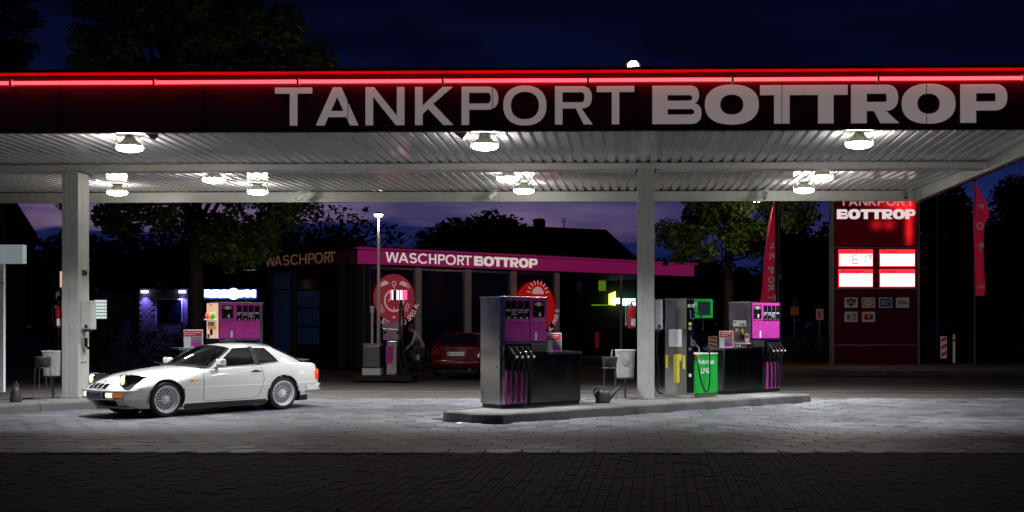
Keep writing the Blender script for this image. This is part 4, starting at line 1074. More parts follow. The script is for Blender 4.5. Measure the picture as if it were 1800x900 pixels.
# shut lines, sill, arches
def side_y(x, z):
    s_ = section(x)
    for a, b_ in zip(s_[:-1], s_[1:]):
        if a[1] <= z <= b_[1]: return lerp(a[0], b_[0], (z - a[1]) / max(1e-6, b_[1] - a[1]))
    return s_[0][0]
def on_side(x, z, sg, off=.002): y_ = side_y(x, z); return (bow(x, y_, z), (y_ + off) * sg, z)
for sg in (1, -1):
    line = [(2.62, .81), (2.63, .70), (2.64, .5), (2.63, .27), (2.58, .245), (2.0, .248), (1.62, .25), (1.50, .28), (1.44, .42), (1.385, .60), (1.40, .76), (1.45, .86)]
    pts = []
    for (a, b_) in zip(line[:-1], line[1:]):
        for k in range(6): pts.append(on_side(lerp(a[0], b_[0], k / 6), lerp(a[1], b_[1], k / 6), sg, .0005))
    q = MB(); q.tube(pts, .0042, 5); q.build('door_gap', M['black_matt'], car)
    q = MB()
    rows = [[(x_, (.788 if k < 2 else .775) * sg, z_) for k, z_ in enumerate((.222, .20, .15, .12))] for x_ in [1.30 + .17 * i for i in range(11)]]
    vs, fs = grid_mesh(rows, sg < 0); q.add(vs, fs, None, True); q.build('sill', M['black_matt'], car)
    for ax in (FX, RX):
        rows = []
        for a in range(-12, 193, 6):
            cx_, cz = ax + WR * math.cos(R(a)), .31 + WR * math.sin(R(a)); zz = max(cz, .19)
            yy = (side_y(cx_, min(max(zz - .025, .2), .8)) + side_y(cx_, min(max(zz + .025, .2), .8))) / 2
            rows.append([(ax + (WR + .007) * math.cos(R(a)), (yy + .004) * sg, .31 + (WR + .007) * math.sin(R(a))), (ax + (WR - .022) * math.cos(R(a)), (yy - .008) * sg, .31 + (WR - .022) * math.sin(R(a))), (ax + (WR - .02) * math.cos(R(a)), (yy - .20) * sg, .31 + (WR - .02) * math.sin(R(a))), (ax + (WR - .02) * math.cos(R(a)), .45 * sg, .31 + (WR - .02) * math.sin(R(a)))])
        vs, fs = grid_mesh(rows, sg < 0)
        q = MB(); q.add(vs, fs, None, True); q.add([(ax + WR * math.cos(R(a)), .46 * sg, .31 + WR * math.sin(R(a))) for a in range(0, 360, 15)], [tuple(range(24))]); q.build('wheel_housing', M['black_matt'], car)
    # mud flap behind the rear wheel
    q = MB(); q.box(RX - WR - .03, RX - WR + .0, sg * .62 if sg > 0 else -.83, .83 if sg > 0 else -.62, .16, .34); q.build('mud_flap', M['rubber'], car)
# underbody
q = MB(); q.box(.25, 3.9, -.60, .60, .14, .22); q.build('underbody', M['black_matt'], car)
# wheels: tyre, rim dish, lattice spokes, hub
M['tyre'] = mat('tyre', (.014, .014, .015), .75, 0, .2, 20); M['rim'] = mat('silver_rim', (.85, .85, .84), .25, .1)
def wheel(x, y, sg, steer=0.0):
    w_ = thing('wheel', None, None, (x, y * sg, .31), (0 if sg > 0 else math.pi) + steer); w_.parent = car
    T = Matrix.Rotation(R(-90), 4, 'X')       # lathe axis -> +y, outward
    q = MB(); q.lathe([(.225, -.095), (.27, -.10), (.298, -.088), (.310, -.06), (.312, 0), (.310, .06), (.298, .088), (.27, .100), (.232, .094), (.225, .088)], 48, T); q.build('tyre', M['tyre'], w_)
    q = MB(); q.lathe([(.236, .088), (.240, .098), (.232, .100), (.218, .092), (.206, .05), (.198, .040), (.185, .036)], 48, T); q.build('rim', M['rim'], w_)
    q = MB(); q.lathe([(.20, .02), (.16, -.01), (.001, -.01)], 32, T); q.build('rim_back', M['black_matt'], w_)
    q = MB()
    for k in range(16):
        for d in (-1, 1):
            a0 = 2 * math.pi * k / 16; a1 = a0 + d * .36
            am = a0 + d * .22
            P_ = [(.052 * math.cos(a0), .062, .052 * math.sin(a0)), (.12 * math.cos(am), .052, .12 * math.sin(am)), (.196 * math.cos(a1), .040, .196 * math.sin(a1))]
            q.tube(P_, [.0068, .0060, .0055], 4, None, False)
    q.build('spokes', M['rim'], w_)
    q = MB(); q.lathe([(.058, .045), (.056, .066), (.045, .074), (.001, .080)], 20, T); q.build('hub_cap', M['rim'], w_)
    return w_
wheel(FX, .715, 1, R(3)); wheel(FX, .715, -1, R(3)); wheel(RX, .72, 1); wheel(RX, .72, -1)
# mirror, handle, lamps on the sides
q = MB(); q.bbox(2.28, 2.40, .80, .985, .875, .995, .030); q.bbox(2.34, 2.40, .755, .84, .835, .895, .015); mi = q.build('door_mirror', wp, car)
q = MB(); q.box(2.268, 2.279, .82, .965, .89, .98); q.build('mirror_glass', M['chrome'], mi)
q = MB(); q.bbox(2.28, 2.40, -.985, -.80, .875, .995, .030); q.bbox(2.34, 2.40, -.84, -.755, .835, .895, .015); q.build('door_mirror', wp, car)
for sg in (1, -1):
    p = on_side(1.53, .745, sg, .0); q = MB(); q.bbox(1.44, 1.64, min(p[1] - .005 * sg, p[1] + .022 * sg), max(p[1] - .005 * sg, p[1] + .022 * sg), .735, .757, .006); q.bbox(1.50, 1.60, min(p[1] - .002 * sg, p[1] + .008 * sg), max(p[1] - .002 * sg, p[1] + .008 * sg), .757, .772, .004); q.build('door_handle', M['black_matt'], car)
    p = on_side(2.86, .62, sg); q = MB(); q.bbox(2.83, 2.90, min(p[1] - .01 * sg, p[1] + .012 * sg), max(p[1] - .01 * sg, p[1] + .012 * sg), .60, .645, .006); q.build('side_indicator', mat('amber_lens', (.75, .20, .01), .25, emit=(1, .3, .02), es=.12), car)
    p = on_side(2.75, .61, sg); q = MB(); q.box(2.70, 2.80, min(p[1] - .01 * sg, p[1] + .002 * sg), max(p[1] - .01 * sg, p[1] + .002 * sg), .585, .640); q.build('sticker', M['paper'], car)
# bonnet shut lines, badge, intake slots
def top_pt(x, y, off=.002):
    ws__, zs__, zc__ = interp(CK, x)[3:6]; f = 1 - min(1, abs(y) / ws__); z = zs__ + (zc__ - zs__) * (1 - (1 - f) ** 2.3); return (bow(x, y, z), y, z + off)
for sg in (1, -1):
    q = MB(); q.tube([top_pt(2.78, .70 * sg), top_pt(3.2, .67 * sg), top_pt(3.6, .61 * sg), top_pt(3.78, .58 * sg)], .0035, 5); q.build('bonnet_gap', M['black_matt'], car)
p = top_pt(4.02, 0, .008); q = MB(); q.ball(p, .022, 8, (1.2, .9, .25)); q.build('badge', mat('badge', (.05, .03, .01), .3, .5), car)
for k in range(4):
    y_ = -.225 + .15 * k; a = top_pt(4.185, y_ - .055, 0); c_ = top_pt(4.125, y_ - .055, 0)
    P_ = [top_pt(4.192, y_ - .058, .014), top_pt(4.192, y_ + .058, .014), top_pt(4.105, y_ + .058, .013), top_pt(4.105, y_ - .058, .013)]
    q = MB(); q.add(P_, [(0, 1, 2, 3)]); q.build('intake_slot', M['black'], car)
# bumper: upper and lower bars with recessed lamps and plate
def bar(z0_, z1_, prj, y_max, m_, name, par=car, n=22, back=.10, y_min=None):
    q = MB(); rows = []
    lo = -y_max if y_min is None else y_min
    for i in range(n + 1):
        y_ = lerp(lo, y_max, i / n); xf = bow(4.20, min(abs(y_), .72), .42) + prj - .10 * smooth(.58, .80, abs(y_)) - .30 * smooth(.70, .82, abs(y_)) * (abs(y_) > .70)
        zc_ = (z0_ + z1_) / 2; hh = (z1_ - z0_) / 2
        rows.append([(xf - back, y_, z0_), (xf - .012, y_, z0_), (xf, y_, z0_ + hh * .4), (xf, y_, z1_ - hh * .4), (xf - .012, y_, z1_), (xf - back, y_, z1_)])
    vs, fs = grid_mesh(rows, True); q.add(vs, fs, None, True); return q.build(name, m_, par)
bar(.455, .492, .055, .80, wp, 'bumper_top')
bar(.325, .352, .050, .80, wp, 'bumper_lip')
bar(.353, .454, .012, .78, M['black_matt'], 'bumper_recess')
M['front_indicator'] = mat('front_indicator', (.8, .25, .03), .2, emit=(1, .33, .08), es=.25)
M['clear_lamp'] = mat('clear_lamp', (.9, .85, .8), .15, emit=(1, .78, .62), es=1.3)
for sg in (1, -1):
    a, b_ = sorted((sg * .50, sg * .76)); bar(.366, .444, .030, b_, M['front_indicator'], 'indicator_lens', car, 6, .02, a)
    a, b_ = sorted((sg * .33, sg * .49)); bar(.366, .444, .032, b_, M['clear_lamp'], 'side_lamp_lens', car, 4, .02, a)
q = MB(); q.bbox(4.215, 4.23, -.26, .26, .352, .455, .003); pl = q.build('number_plate', M['white'], car)
TP = plane_T((4.2315, -.25, 0), (0, 1, 0))
q = MB(); q.box(0, .045, .356, .451, 0, .001, TP); q.build('blue_strip', mat('plate_blue', (.02, .06, .45), .5), pl)
text('E J 924H', .41, .070, 'plate_lettering', M['black'], pl, TP @ Matrix.Translation((.065, .369, .001)), .015)
# lower grille in the chin
q = MB(); vs = []
for z_, y_, xo in ((.315, .50, .006), (.215, .42, .006)):
    for t_ in (-1, -.5, 0, .5, 1): vs.append((bow(4.2, y_ * t_, z_) + .006, y_ * t_, z_))
q.add(vs, [(k, k + 1, k + 6, k + 5) for k in range(4)]); q.build('lower_grille', M['black'], car)
q = MB(); rows = []
for t_ in [k / 8 - 1 for k in range(17)]:
    y_ = t_ * .70; x_ = bow(4.16, y_, .2) ; rows.append([(x_ - .02, y_, .205), (x_ + .012, y_, .19), (x_ + .012, y_, .172), (x_ - .04, y_, .165)])
vs, fs = grid_mesh(rows, True); q.add(vs, fs, None, True); q.build('chin_spoiler', wp, car)
# pop up headlamps
M['headlamp'] = mat('headlamp_glass', (.9, .85, .8), .2, emit=(1, .66, .42), es=1.7)
for y_ in (.545, -.545):
    hl = thing('headlamp', None, None, (0, 0, 0)); hl.parent = car
    q = MB(); w2 = .115
    prof = [(4.005, .575), (3.985, .745), (3.90, .752), (3.80, .737), (3.62, .695), (3.62, .66)]
    q.prism(prof, y_ - w2, y_ + w2, 'y'); q.build('side_shell', M['black'], hl)
    q = MB(); vs = []
    top = [(3.988, .747), (3.90, .756), (3.80, .741), (3.62, .699)]
    rows = [[(x_, y_ + w2 * t_ * 1.03, z_) for t_ in (-1, -.5, 0, .5, 1)] for x_, z_ in top]
    vs, fs = grid_mesh(rows, True); q.add(vs, fs, None, True); q.build('lid', wp, hl)
    T = Matrix.Translation((4.0, y_, .662)) @ Matrix.Rotation(R(84), 4, 'Y')
    q = MB(); q.lathe([(.090, -.01), (.092, .012), (.084, .016), (.082, .004)], 28, T); q.build('ring', M['chrome'], hl)
    q = MB(); q.lathe([(.083, .006), (.06, .016), (.001, .022)], 28, T); q.build('lens', M['headlamp'], hl)
# tail: lamps, rear bumper
for sg in (1, -1):
    q = MB(); vs = []
    rows = []
    for y_ in (.78, .76, .70, .60, .50):
        rows.append([(bow(0.02, y_ if y_ < .72 else .74, z_) - .02 + (.10 if y_ > .77 else .03 if y_ > .75 else 0), y_ * sg, z_) for z_ in (.56, .66, .745)])
    vs, fs = grid_mesh(rows, sg > 0); q.add(vs, fs); tl = q.build('tail_lamp', mat('tail_red', (.5, .01, .01), .2, emit=(1, .02, .02), es=.75), car)
    q = MB(); q.add([(v[0] - .003 if abs(v[1]) < .75 else v[0], v[1] * 1.004, v[2] + .001) for v in [rows[k][j] for k in range(5) for j in (1, 2)]], [((k * 2, k * 2 + 1, k * 2 + 3, k * 2 + 2) if sg < 0 else (k * 2 + 2, k * 2 + 3, k * 2 + 1, k * 2)) for k in range(4)]); q.build('amber_segment', mat('tail_amber', (.6, .14, .01), .25, emit=(1, .3, .02), es=.25), tl)
q = MB(); rows = []
for i in range(23):
    y_ = lerp(-.81, .81, i / 22); xf = bow(0.0, min(abs(y_), .72), .4) - .075 + .45 * smooth(.70, .83, abs(y_))
    rows.append([(xf + .12, y_, .33), (xf + .01, y_, .335), (xf, y_, .36), (xf, y_, .45), (xf + .01, y_, .475), (xf + .12, y_, .478)])
vs, fs = grid_mesh(rows, False); q.add(vs, fs, None, True); q.build('rear_bumper', wp, car)
q = MB(); rows = []
for i in range(23):
    y_ = lerp(-.79, .79, i / 22); xf = bow(0.0, min(abs(y_), .72), .4) - .079 + .45 * smooth(.70, .83, abs(y_)); rows.append([(xf, y_, .385), (xf, y_, .425)])
vs, fs = grid_mesh(rows, False); q.add(vs, fs, None, True); q.build('bumper_strip', M['black_matt'], car)

# ------------------------------------------------------------------ people
def figure(parent, joints, edges, name='body', m_=None, sub=1):
    names = list(joints); me = bpy.data.meshes.new(name)
    me.from_pydata([joints[n][0] for n in names], [(names.index(a), names.index(b_)) for a, b_ in edges], [])
    o = bpy.data.objects.new(name, me); C.objects.link(o)
    o.modifiers.new('skin', 'SKIN'); me.skin_vertices or None
    for i, n in enumerate(names):
        r_ = joints[n][1]; r_ = r_ if isinstance(r_, tuple) else (r_, r_); me.skin_vertices[0].data[i].radius = r_
    me.skin_vertices[0].data[0].use_root = True
    sb = o.modifiers.new('sub', 'SUBSURF'); sb.levels = sub; sb.render_levels = sub
    dg = bpy.context.evaluated_depsgraph_get(); nm = bpy.data.meshes.new_from_object(o.evaluated_get(dg))
    bpy.data.objects.remove(o); nm.name = name
    for p_ in nm.polygons: p_.use_smooth = True
    nm.materials.clear(); nm.materials.append(m_)
    o = bpy.data.objects.new(name, nm); C.objects.link(o); o.parent = parent; return o
def head(parent, c, r_=.105, yaw=0.0, tilt=0.0, hair_m=None, long_=False):
    T = Matrix.Translation(c) @ Matrix.Rotation(yaw, 4, 'Z') @ Matrix.Rotation(tilt, 4, 'Y')
    q = MB(); q.ball((0, 0, 0), r_, 14, (.92, .78, 1.14), T)
    q.ball((r_ * .90, 0, -r_ * .12), r_ * .17, 6, (1, .7, 1.3), T); q.ball((r_ * .78, 0, -r_ * .62), r_ * .22, 6, (.7, 1.5, .5), T)
    for s_ in (-1, 1): q.ball((0, s_ * r_ * .78, -r_ * .08), r_ * .2, 6, (.8, .35, 1.3), T); 
    q.ball((r_ * .55, 0, -r_ * .85), r_ * .35, 8, (1, .9, .7), T)
    o = q.build('head', M['skin'], parent)
    q = MB()
    for s_ in (-1, 1): q.ball((r_ * .80, s_ * r_ * .32, r_ * .08), r_ * .10, 6, (.6, 1, .8), T)
    q.build('eyes', M['black'], o)
    q = MB(); q.ball((-r_ * .12, 0, r_ * .18), r_ * 1.04, 12, (.93, .84, 1.10), T)
    q.build('hair', hair_m or M['hair'], o)
    return o
def hand(q, wrist, d, side, r_=.042):
    """palm, four curled fingers and a thumb"""
    w = Vector(wrist); d = Vector(d).normalized(); s_ = d.cross(Vector((0, 0, 1))); s_ = s_.normalized() if s_.length > .1 else Vector((0, 1, 0)); up = s_.cross(d)
    q.tube([w, w + d * .045, w + d * .085], [.026, .036, .034], 8)
    for k, ln in enumerate((.062, .072, .068, .052)):
        b_ = w + d * .085 + s_ * (-.027 + .018 * k); q.tube([b_, b_ + d * ln * .5 - up * .008, b_ + d * ln * .75 - up * .032], [.0095, .0088, .007], 6)
    b_ = w + d * .03 + s_ * (.034 * side); q.tube([b_, b_ + d * .03 + s_ * .022 * side, b_ + d * .055 + s_ * .024 * side - up * .012], [.012, .010, .008], 6)
# the driver, in the car's own coordinates
drv = thing('person', 'driver seen through the side window of the white car, both hands on the wheel', 'person', (0, 0, 0))
drv.matrix_world = Matrix.Translation((-6.10, 22.93, 0)) @ Matrix.Rotation(math.atan2(-.777, -.63), 4, 'Z')
J = {'pelvis': ((1.50, .36, .50), (.15, .12)), 'waist': ((1.46, .36, .62), (.14, .11)), 'chest': ((1.44, .36, .80), (.17, .12)), 'neck': ((1.46, .36, .93), .055), 'throat': ((1.47, .36, .99), .05),
     'shl': ((1.46, .54, .87), .06), 'ell': ((1.66, .60, .70), .045), 'wrl': ((1.95, .52, .80), .03),
     'shr': ((1.46, .18, .87), .06), 'elr': ((1.66, .12, .70), .045), 'wrr': ((1.95, .22, .80), .03),
     'hpl': ((1.58, .45, .48), .09), 'knl': ((1.98, .46, .56), .07), 'anl': ((2.30, .46, .36), .045), 'hpr': ((1.58, .27, .48), .09), 'knr': ((1.98, .26, .56), .07), 'anr': ((2.30, .26, .36), .045)}
Ed = [('pelvis', 'waist'), ('waist', 'chest'), ('chest', 'neck'), ('neck', 'throat'), ('chest', 'shl'), ('shl', 'ell'), ('ell', 'wrl'), ('chest', 'shr'), ('shr', 'elr'), ('elr', 'wrr'), ('pelvis', 'hpl'), ('hpl', 'knl'), ('knl', 'anl'), ('pelvis', 'hpr'), ('hpr', 'knr'), ('knr', 'anr')]
figure(drv, J, Ed, 'body', mat('brown_jacket', (.10, .05, .035), .8))
head(drv, (1.50, .36, 1.085), .098, 0)
q = MB(); hand(q, (1.95, .52, .80), (1, -.1, .25), -1); q.build('hand', M['skin'], drv)
q = MB(); hand(q, (1.95, .22, .80), (1, .1, .25), 1); q.build('hand', M['skin'], drv)

# red hatchback seen from behind, parked by the air station -------------
rc = thing('parked_car', 'red car seen from behind in the dark beside the two people', 'car', (0, 0, 0))
p = at(801, 664, 34.6); p.z = 0
rc.location = p; rc.rotation_euler[2] = R(84)
rp = mat('red_car_paint', (.13, .003, .004), .2, 0, .03, 2, coat=1.0)
#         x     wb   zb    wm   ws    zs    zc
RK = [(0.0, .72, .36, .78, .70, .92, .95), (.06, .78, .30, .84, .73, .95, .985), (.3, .82, .26, .87, .745, .965, 1.0), (.75, .83, .22, .88, .76, .95, .98), (2.2, .83, .20, .88, .77, .93, .97), (3.3, .83, .20, .87, .74, .86, .93), (3.9, .80, .22, .82, .66, .72, .80), (4.15, .70, .25, .74, .58, .60, .64)]
def rsec(x):
    wb, zb, wm, ws, zs, zc = interp(RK, x); P_ = []
    for i in range(5): f = i / 5; P_.append((lerp(wb, wm, math.sin(f * math.pi / 2)), lerp(zb, .55, f)))
    for i in range(8): f = i / 7; P_.append((lerp(wm, ws, f ** 2.3), lerp(.55, zs, f)))
    for i in range(1, 7): f = i / 6; P_.append((ws * (1 - f), zs + (zc - zs) * (1 - (1 - f) ** 2.2)))
    return P_
xs = [0, .03, .06] + [.12 + .06 * i for i in range(67)] + [4.15]; secs = [rsec(x) for x in xs]; n = len(secs[0]); q = MB(); Fq = []
rb = lambda x, y: x + .10 * smooth(.4, 0, x) * (abs(y) / .75) ** 2.5 - .25 * smooth(3.4, 4.15, x) * (abs(y) / .75) ** 2.2
vs = [(rb(x, y), y, z) for x, s_ in zip(xs, secs) for (y, z) in s_]
for i in range(len(xs) - 1):
    for j in range(n - 1):
        cx_ = (xs[i] + xs[i + 1]) / 2; cz = secs[i][j][1]
        if j < 12 and min(math.hypot(cx_ - .85, cz - .30), math.hypot(cx_ - 3.35, cz - .30)) < .35: continue
        Fq.append((i * n + j, i * n + j + 1, (i + 1) * n + j + 1, (i + 1) * n + j))
q.add(vs, Fq, None, True); q.add(mirror(vs), [f[::-1] for f in Fq], None, True)
for i, fl in ((0, False), (len(xs) - 1, True)):
    rows = [[(rb(xs[i], y * t_), y * t_, z) for t_ in (-1, -.75, -.5, -.25, 0, .25, .5, .75, 1)] for (y, z) in secs[i]]; a, b_ = grid_mesh(rows, fl); q.add(a, b_, None, True)
q.build('body', rp, rc)
# glasshouse of the red car
RL = [((.18, .70, .975), (.75, .545, 1.33)), ((.9, .765, .955), (1.1, .57, 1.36)), ((2.0, .765, .94), (2.0, .57, 1.37)), ((3.05, .74, .92), (2.35, .55, 1.34))]
q = MB(); rows = []
for i in range(13):
    f = i / 12; f2 = .13 if f < .08 else f; rows.append([])
def rl(k, v): a, b_ = RL[k]; pz = Vector(a).lerp(Vector(b_), v); pz.y += .03 * math.sin(math.pi * v); return pz
gl = MB(); fr_ = MB()
for sg in (1, -1):
    for k, (a_, b_) in enumerate(((0, 1), (1, 2), (2, 3))):
        rows = [[(lambda pp: (pp.x, pp.y * sg, pp.z))(rl(a_, v / 6).lerp(rl(b_, v / 6), t_ / 6)) for v in range(7)] for t_ in range(7)]
        vs, fs = grid_mesh(rows, sg > 0); (fr_ if k == 0 else gl).add(vs, fs, None, True)
fr_.build('rear_pillar', rp, rc); gl.build('side_window', M['dkglass'], rc)
def rscreen(k, bx_, tx, fl, v0=0, v1=1, off=0):
    rows = []
    for j in range(7):
        v = lerp(v0, v1, j / 6); L_ = rl(k, v); rows.append([(lerp(lerp(bx_, tx, v), L_.x, abs(t_) ** 2.2) + off, L_.y * t_, L_.z + .02 * (1 - t_ * t_)) for t_ in [i / 6 - 1 for i in range(13)]])
    return grid_mesh(rows, fl)
q = MB(); q.add(*rscreen(0, .10, .68, True), None, True); q.build('tailgate_frame', rp, rc)
q = MB(); a, b_ = rscreen(0, .10, .68, True, .08, .90, -.012); a = [(x_, y_ * .92, z_ + .004) for x_, y_, z_ in a]; q.add(a, b_, None, True); q.build('rear_window', M['dkglass'], rc)
q = MB(); q.add(*rscreen(3, 3.2, 2.45, False), None, True); q.build('windscreen', M['dkglass'], rc)
q = MB(); rows = []
for k, x_ in ((0, .68), (1, 1.05), (2, 2.0), (3, 2.45)):
    L_ = rl(k, 1); rows.append([(lerp(x_, L_.x, abs(t_) ** 2.2), L_.y * t_, L_.z + .045 * (1 - abs(t_) ** 2.4)) for t_ in [i / 6 - 1 for i in range(13)]])
q.add(*grid_mesh(rows, False), None, True); q.build('roof', rp, rc)
for sg in (1, -1):
    for x_ in (.85, 3.35):
        w_ = thing('wheel', None, None, (x_, .78 * sg, .31), 0 if sg > 0 else math.pi); w_.parent = rc
        T = Matrix.Rotation(R(-90), 4, 'X'); q = MB(); q.lathe([(.19, -.10), (.30, -.09), (.312, -.05), (.312, .05), (.30, .09), (.20, .09)], 28, T); q.build('tyre', M['tyre'], w_)
        q = MB(); q.lathe([(.20, .085), (.17, .05), (.05, .06), (.001, .07)], 16, T); q.build('rim', M['rim'], w_)
    q = MB(); a, b_ = sorted((sg * .52, sg * .80)); rows = [[(rb(0, min(.78, abs(y_))) - .018 + (.03 if abs(y_) > .76 else 0), y_, z_) for z_ in (.68, .76, .84)] for y_ in [lerp(a, b_, k / 4) for k in range(5)]]
    q.add(*grid_mesh(rows, False)); q.build('tail_lamp', mat('dark_tail_lamp', (.30, .02, .02), .12, coat=1), rc)
    q = MB(); q.bbox(2.85, 2.95, sg * .93 - .06, sg * .93 + .06, .94, 1.06, .02); q.build('door_mirror', rp, rc)
q = MB(); rows = []
for i in range(17):
    y_ = lerp(-.84, .84, i / 16); xf = rb(0, min(abs(y_), .78)) - .09 + .30 * smooth(.74, .86, abs(y_)); rows.append([(xf + .1, y_, .30), (xf, y_, .33), (xf - .005, y_, .50), (xf + .02, y_, .56), (xf + .1, y_, .565)])
q.add(*grid_mesh(rows, False), None, True); q.build('rear_bumper', rp, rc)
q = MB(); q.bbox(-.030, -.012, -.26, .26, .68, .79, .003); pl = q.build('number_plate', M['plate_dim'] if 'plate_dim' in M else mat('plate_white', (.7, .7, .62), .5, emit=(1, .95, .8), es=.08), rc)
TP = plane_T((-.0325, .25, 0), (0, -1, 0)); q = MB(); q.box(0, .045, .684, .786, 0, .001, TP); q.build('blue_strip', MATS['plate_blue'], pl)
text('RE WW 7624', .42, .07, 'plate_lettering', M['black'], pl, TP @ Matrix.Translation((.06, .70, .001)), .015)
q = MB(); q.box(.1, 4.0, -.62, .62, .16, .28); q.build('underbody', M['black_matt'], rc)
q = MB(); q.tube([(-.06, -.45, .26), (.2, -.45, .26)], .03, 8); q.build('exhaust', M['steel'], rc)

# the two people by the red car
p = at(743, 668, 35.2); p.z = 0
t = thing('person', 'person in a pale T-shirt bending beside the red car', 'person', p, R(178))
J = {'pelvis': ((0, 0, .86), (.15, .12)), 'waist': ((.03, 0, 1.0), (.14, .11)), 'chest': ((.15, 0, 1.22), (.18, .13)), 'neck': ((.24, 0, 1.36), .06), 'throat': ((.28, 0, 1.41), .052),
     'shl': ((.18, .19, 1.30), .065), 'ell': ((.26, .24, 1.06), .048), 'wrl': ((.42, .18, .90), .032), 'shr': ((.18, -.19, 1.30), .065), 'elr': ((.28, -.24, 1.08), .048), 'wrr': ((.46, -.16, .96), .032)}
E1 = [e for e in Ed if e[0][:2] not in ('hp', 'kn') and e[1][:2] != 'hp']
figure(t, J, E1, 'body', M['cloth_white'])
J = {'pelvis': ((-.01, 0, .88), (.155, .13)), 'hpl': ((0, .10, .80), .10), 'knl': ((.10, .11, .47), .07), 'anl': ((.0, .11, .09), .045), 'tol': ((.15, .12, .05), .04), 'hpr': ((0, -.10, .80), .10), 'knr': ((.13, -.11, .47), .07), 'anr': ((.05, -.11, .09), .045), 'tor': ((.2, -.12, .05), .04)}
E2 = [('pelvis', 'hpl'), ('hpl', 'knl'), ('knl', 'anl'), ('anl', 'tol'), ('pelvis', 'hpr'), ('hpr', 'knr'), ('knr', 'anr'), ('anr', 'tor')]
figure(t, J, E2, 'trousers', M['jeans'])
head(t, (.34, 0, 1.52), .108, 0, R(22))
q = MB(); hand(q, (.42, .18, .90), (.7, -.1, -.5), 1); q.build('hand', M['skin'], t)
q = MB(); hand(q, (.46, -.16, .96), (.7, .1, -.5), -1); q.build('hand', M['skin'], t)
p = at(733, 669, 34.2); p.z = 0
t = thing('person', 'person crouching in black, back to the viewer, with a round white print on the jacket', 'person', p, R(96))
J = {'pelvis': ((-.05, 0, .34), (.17, .14)), 'waist': ((.0, 0, .48), (.17, .13)), 'chest': ((.08, 0, .70), (.21, .14)), 'neck': ((.13, 0, .87), .07), 'throat': ((.15, 0, .92), .06),
     'shl': ((.10, .21, .80), .075), 'ell': ((.24, .27, .60), .055), 'wrl': ((.46, .16, .55), .035), 'shr': ((.10, -.21, .80), .075), 'elr': ((.24, -.27, .60), .055), 'wrr': ((.46, -.14, .55), .035),
     'hpl': ((.02, .13, .32), .11), 'knl': ((.36, .20, .44), .08), 'anl': ((.16, .18, .09), .05), 'tol': ((.32, .19, .05), .045), 'hpr': ((.02, -.13, .32), .11), 'knr': ((.36, -.20, .44), .08), 'anr': ((.16, -.18, .09), .05), 'tor': ((.32, -.19, .05), .045)}
figure(t, J, Ed[:10] + E2, 'body', M['cloth_black'])
head(t, (.20, 0, 1.03), .108, 0, R(25))
q = MB(); hand(q, (.46, .16, .55), (.8, -.1, -.2), 1); q.build('hand', M['skin'], t)
q = MB(); hand(q, (.46, -.14, .55), (.8, .1, -.2), -1); q.build('hand', M['skin'], t)
q = MB(); T = Matrix.Translation((-.088, 0, .665)) @ Matrix.Rotation(R(-80), 4, 'Y')
for r0, r1 in ((.068, .085), (.0, .04)):
    vs = [(r_ * math.cos(R(a)), r_ * math.sin(R(a)), 0) for r_ in (r0 + .0005, r1) for a in range(0, 360, 20)]; q.add(vs, [(k, (k + 1) % 18, 18 + (k + 1) % 18, 18 + k) for k in range(18)], T)
for a in (-.05, .05): q.box(-.11, -.085, a - .03, a + .03, -.001, .001, T)
q.build('jacket_print', M['print_white'], t)
# ------------------------------------------------------------------ car wash hall
wc = Vector((-8.85, 42.0)); wr_ = Vector((4.06, 52.7)); wl_ = Vector((-14.4, 47.0))
wd = (wr_ - wc).normalized(); WA = math.atan2(wd.y, wd.x); WL = (wr_ - wc).length
hall = thing('car_wash_hall', 'low dark car wash hall with glass bays under a magenta roof band', 'building', (wc.x, wc.y, 0), WA)
ld_ = wl_ - wc; LA = math.atan2(ld_.y, ld_.x) - WA; LL = ld_.length          # left wing direction, local
TL = Matrix.Rotation(LA, 4, 'Z')                                            # local x runs along the left wing
def wx(px_):                                                                 # distance along the right wing seen at px
    t_ = (px_ - CX) / F; return (t_ * wc.y - wc.x) / (wd.x - t_ * wd.y)
ZT, ZB = 4.50, 3.84
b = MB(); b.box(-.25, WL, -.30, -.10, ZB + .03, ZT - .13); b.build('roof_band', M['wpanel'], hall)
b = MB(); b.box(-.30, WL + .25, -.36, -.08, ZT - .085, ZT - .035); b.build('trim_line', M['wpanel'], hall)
b = MB(); b.box(-.30, WL + .25, -.34, .5, ZT - .03, ZT + .03); b.build('roof_edge', mat('roof_edge', (.10, .06, .05), .6), hall)
b = MB(); b.prism([(-.1, -.05), (WL - .2, -.05), (WL - .2, 5.5), (-.7, 7.2)], ZB, ZT - .04); b.build('roof_slab', M['black_matt'], hall)
b = MB(); b.box(.3, LL + .3, .10, .30, ZB + .03, ZT - .10, TL); b.build('side_band', M['wdark'], hall)
b = MB(); b.box(.0, LL + .5, .05, .36, ZT - .06, ZT + .02, TL); b.build('side_trim', M['wdark'], hall)
THR = plane_T((0, -.312, 0), (1, 0, 0)); zc = 0
def wletters(word, xs, m_, st, br, px2x, T, z0_, h_, sl=0):
    for ch, (a, b_) in zip(word, xs): big_letter(ch, px2x(a), px2x(b_), z0_, h_, st, br, 'letter', m_, hall, T, .01)
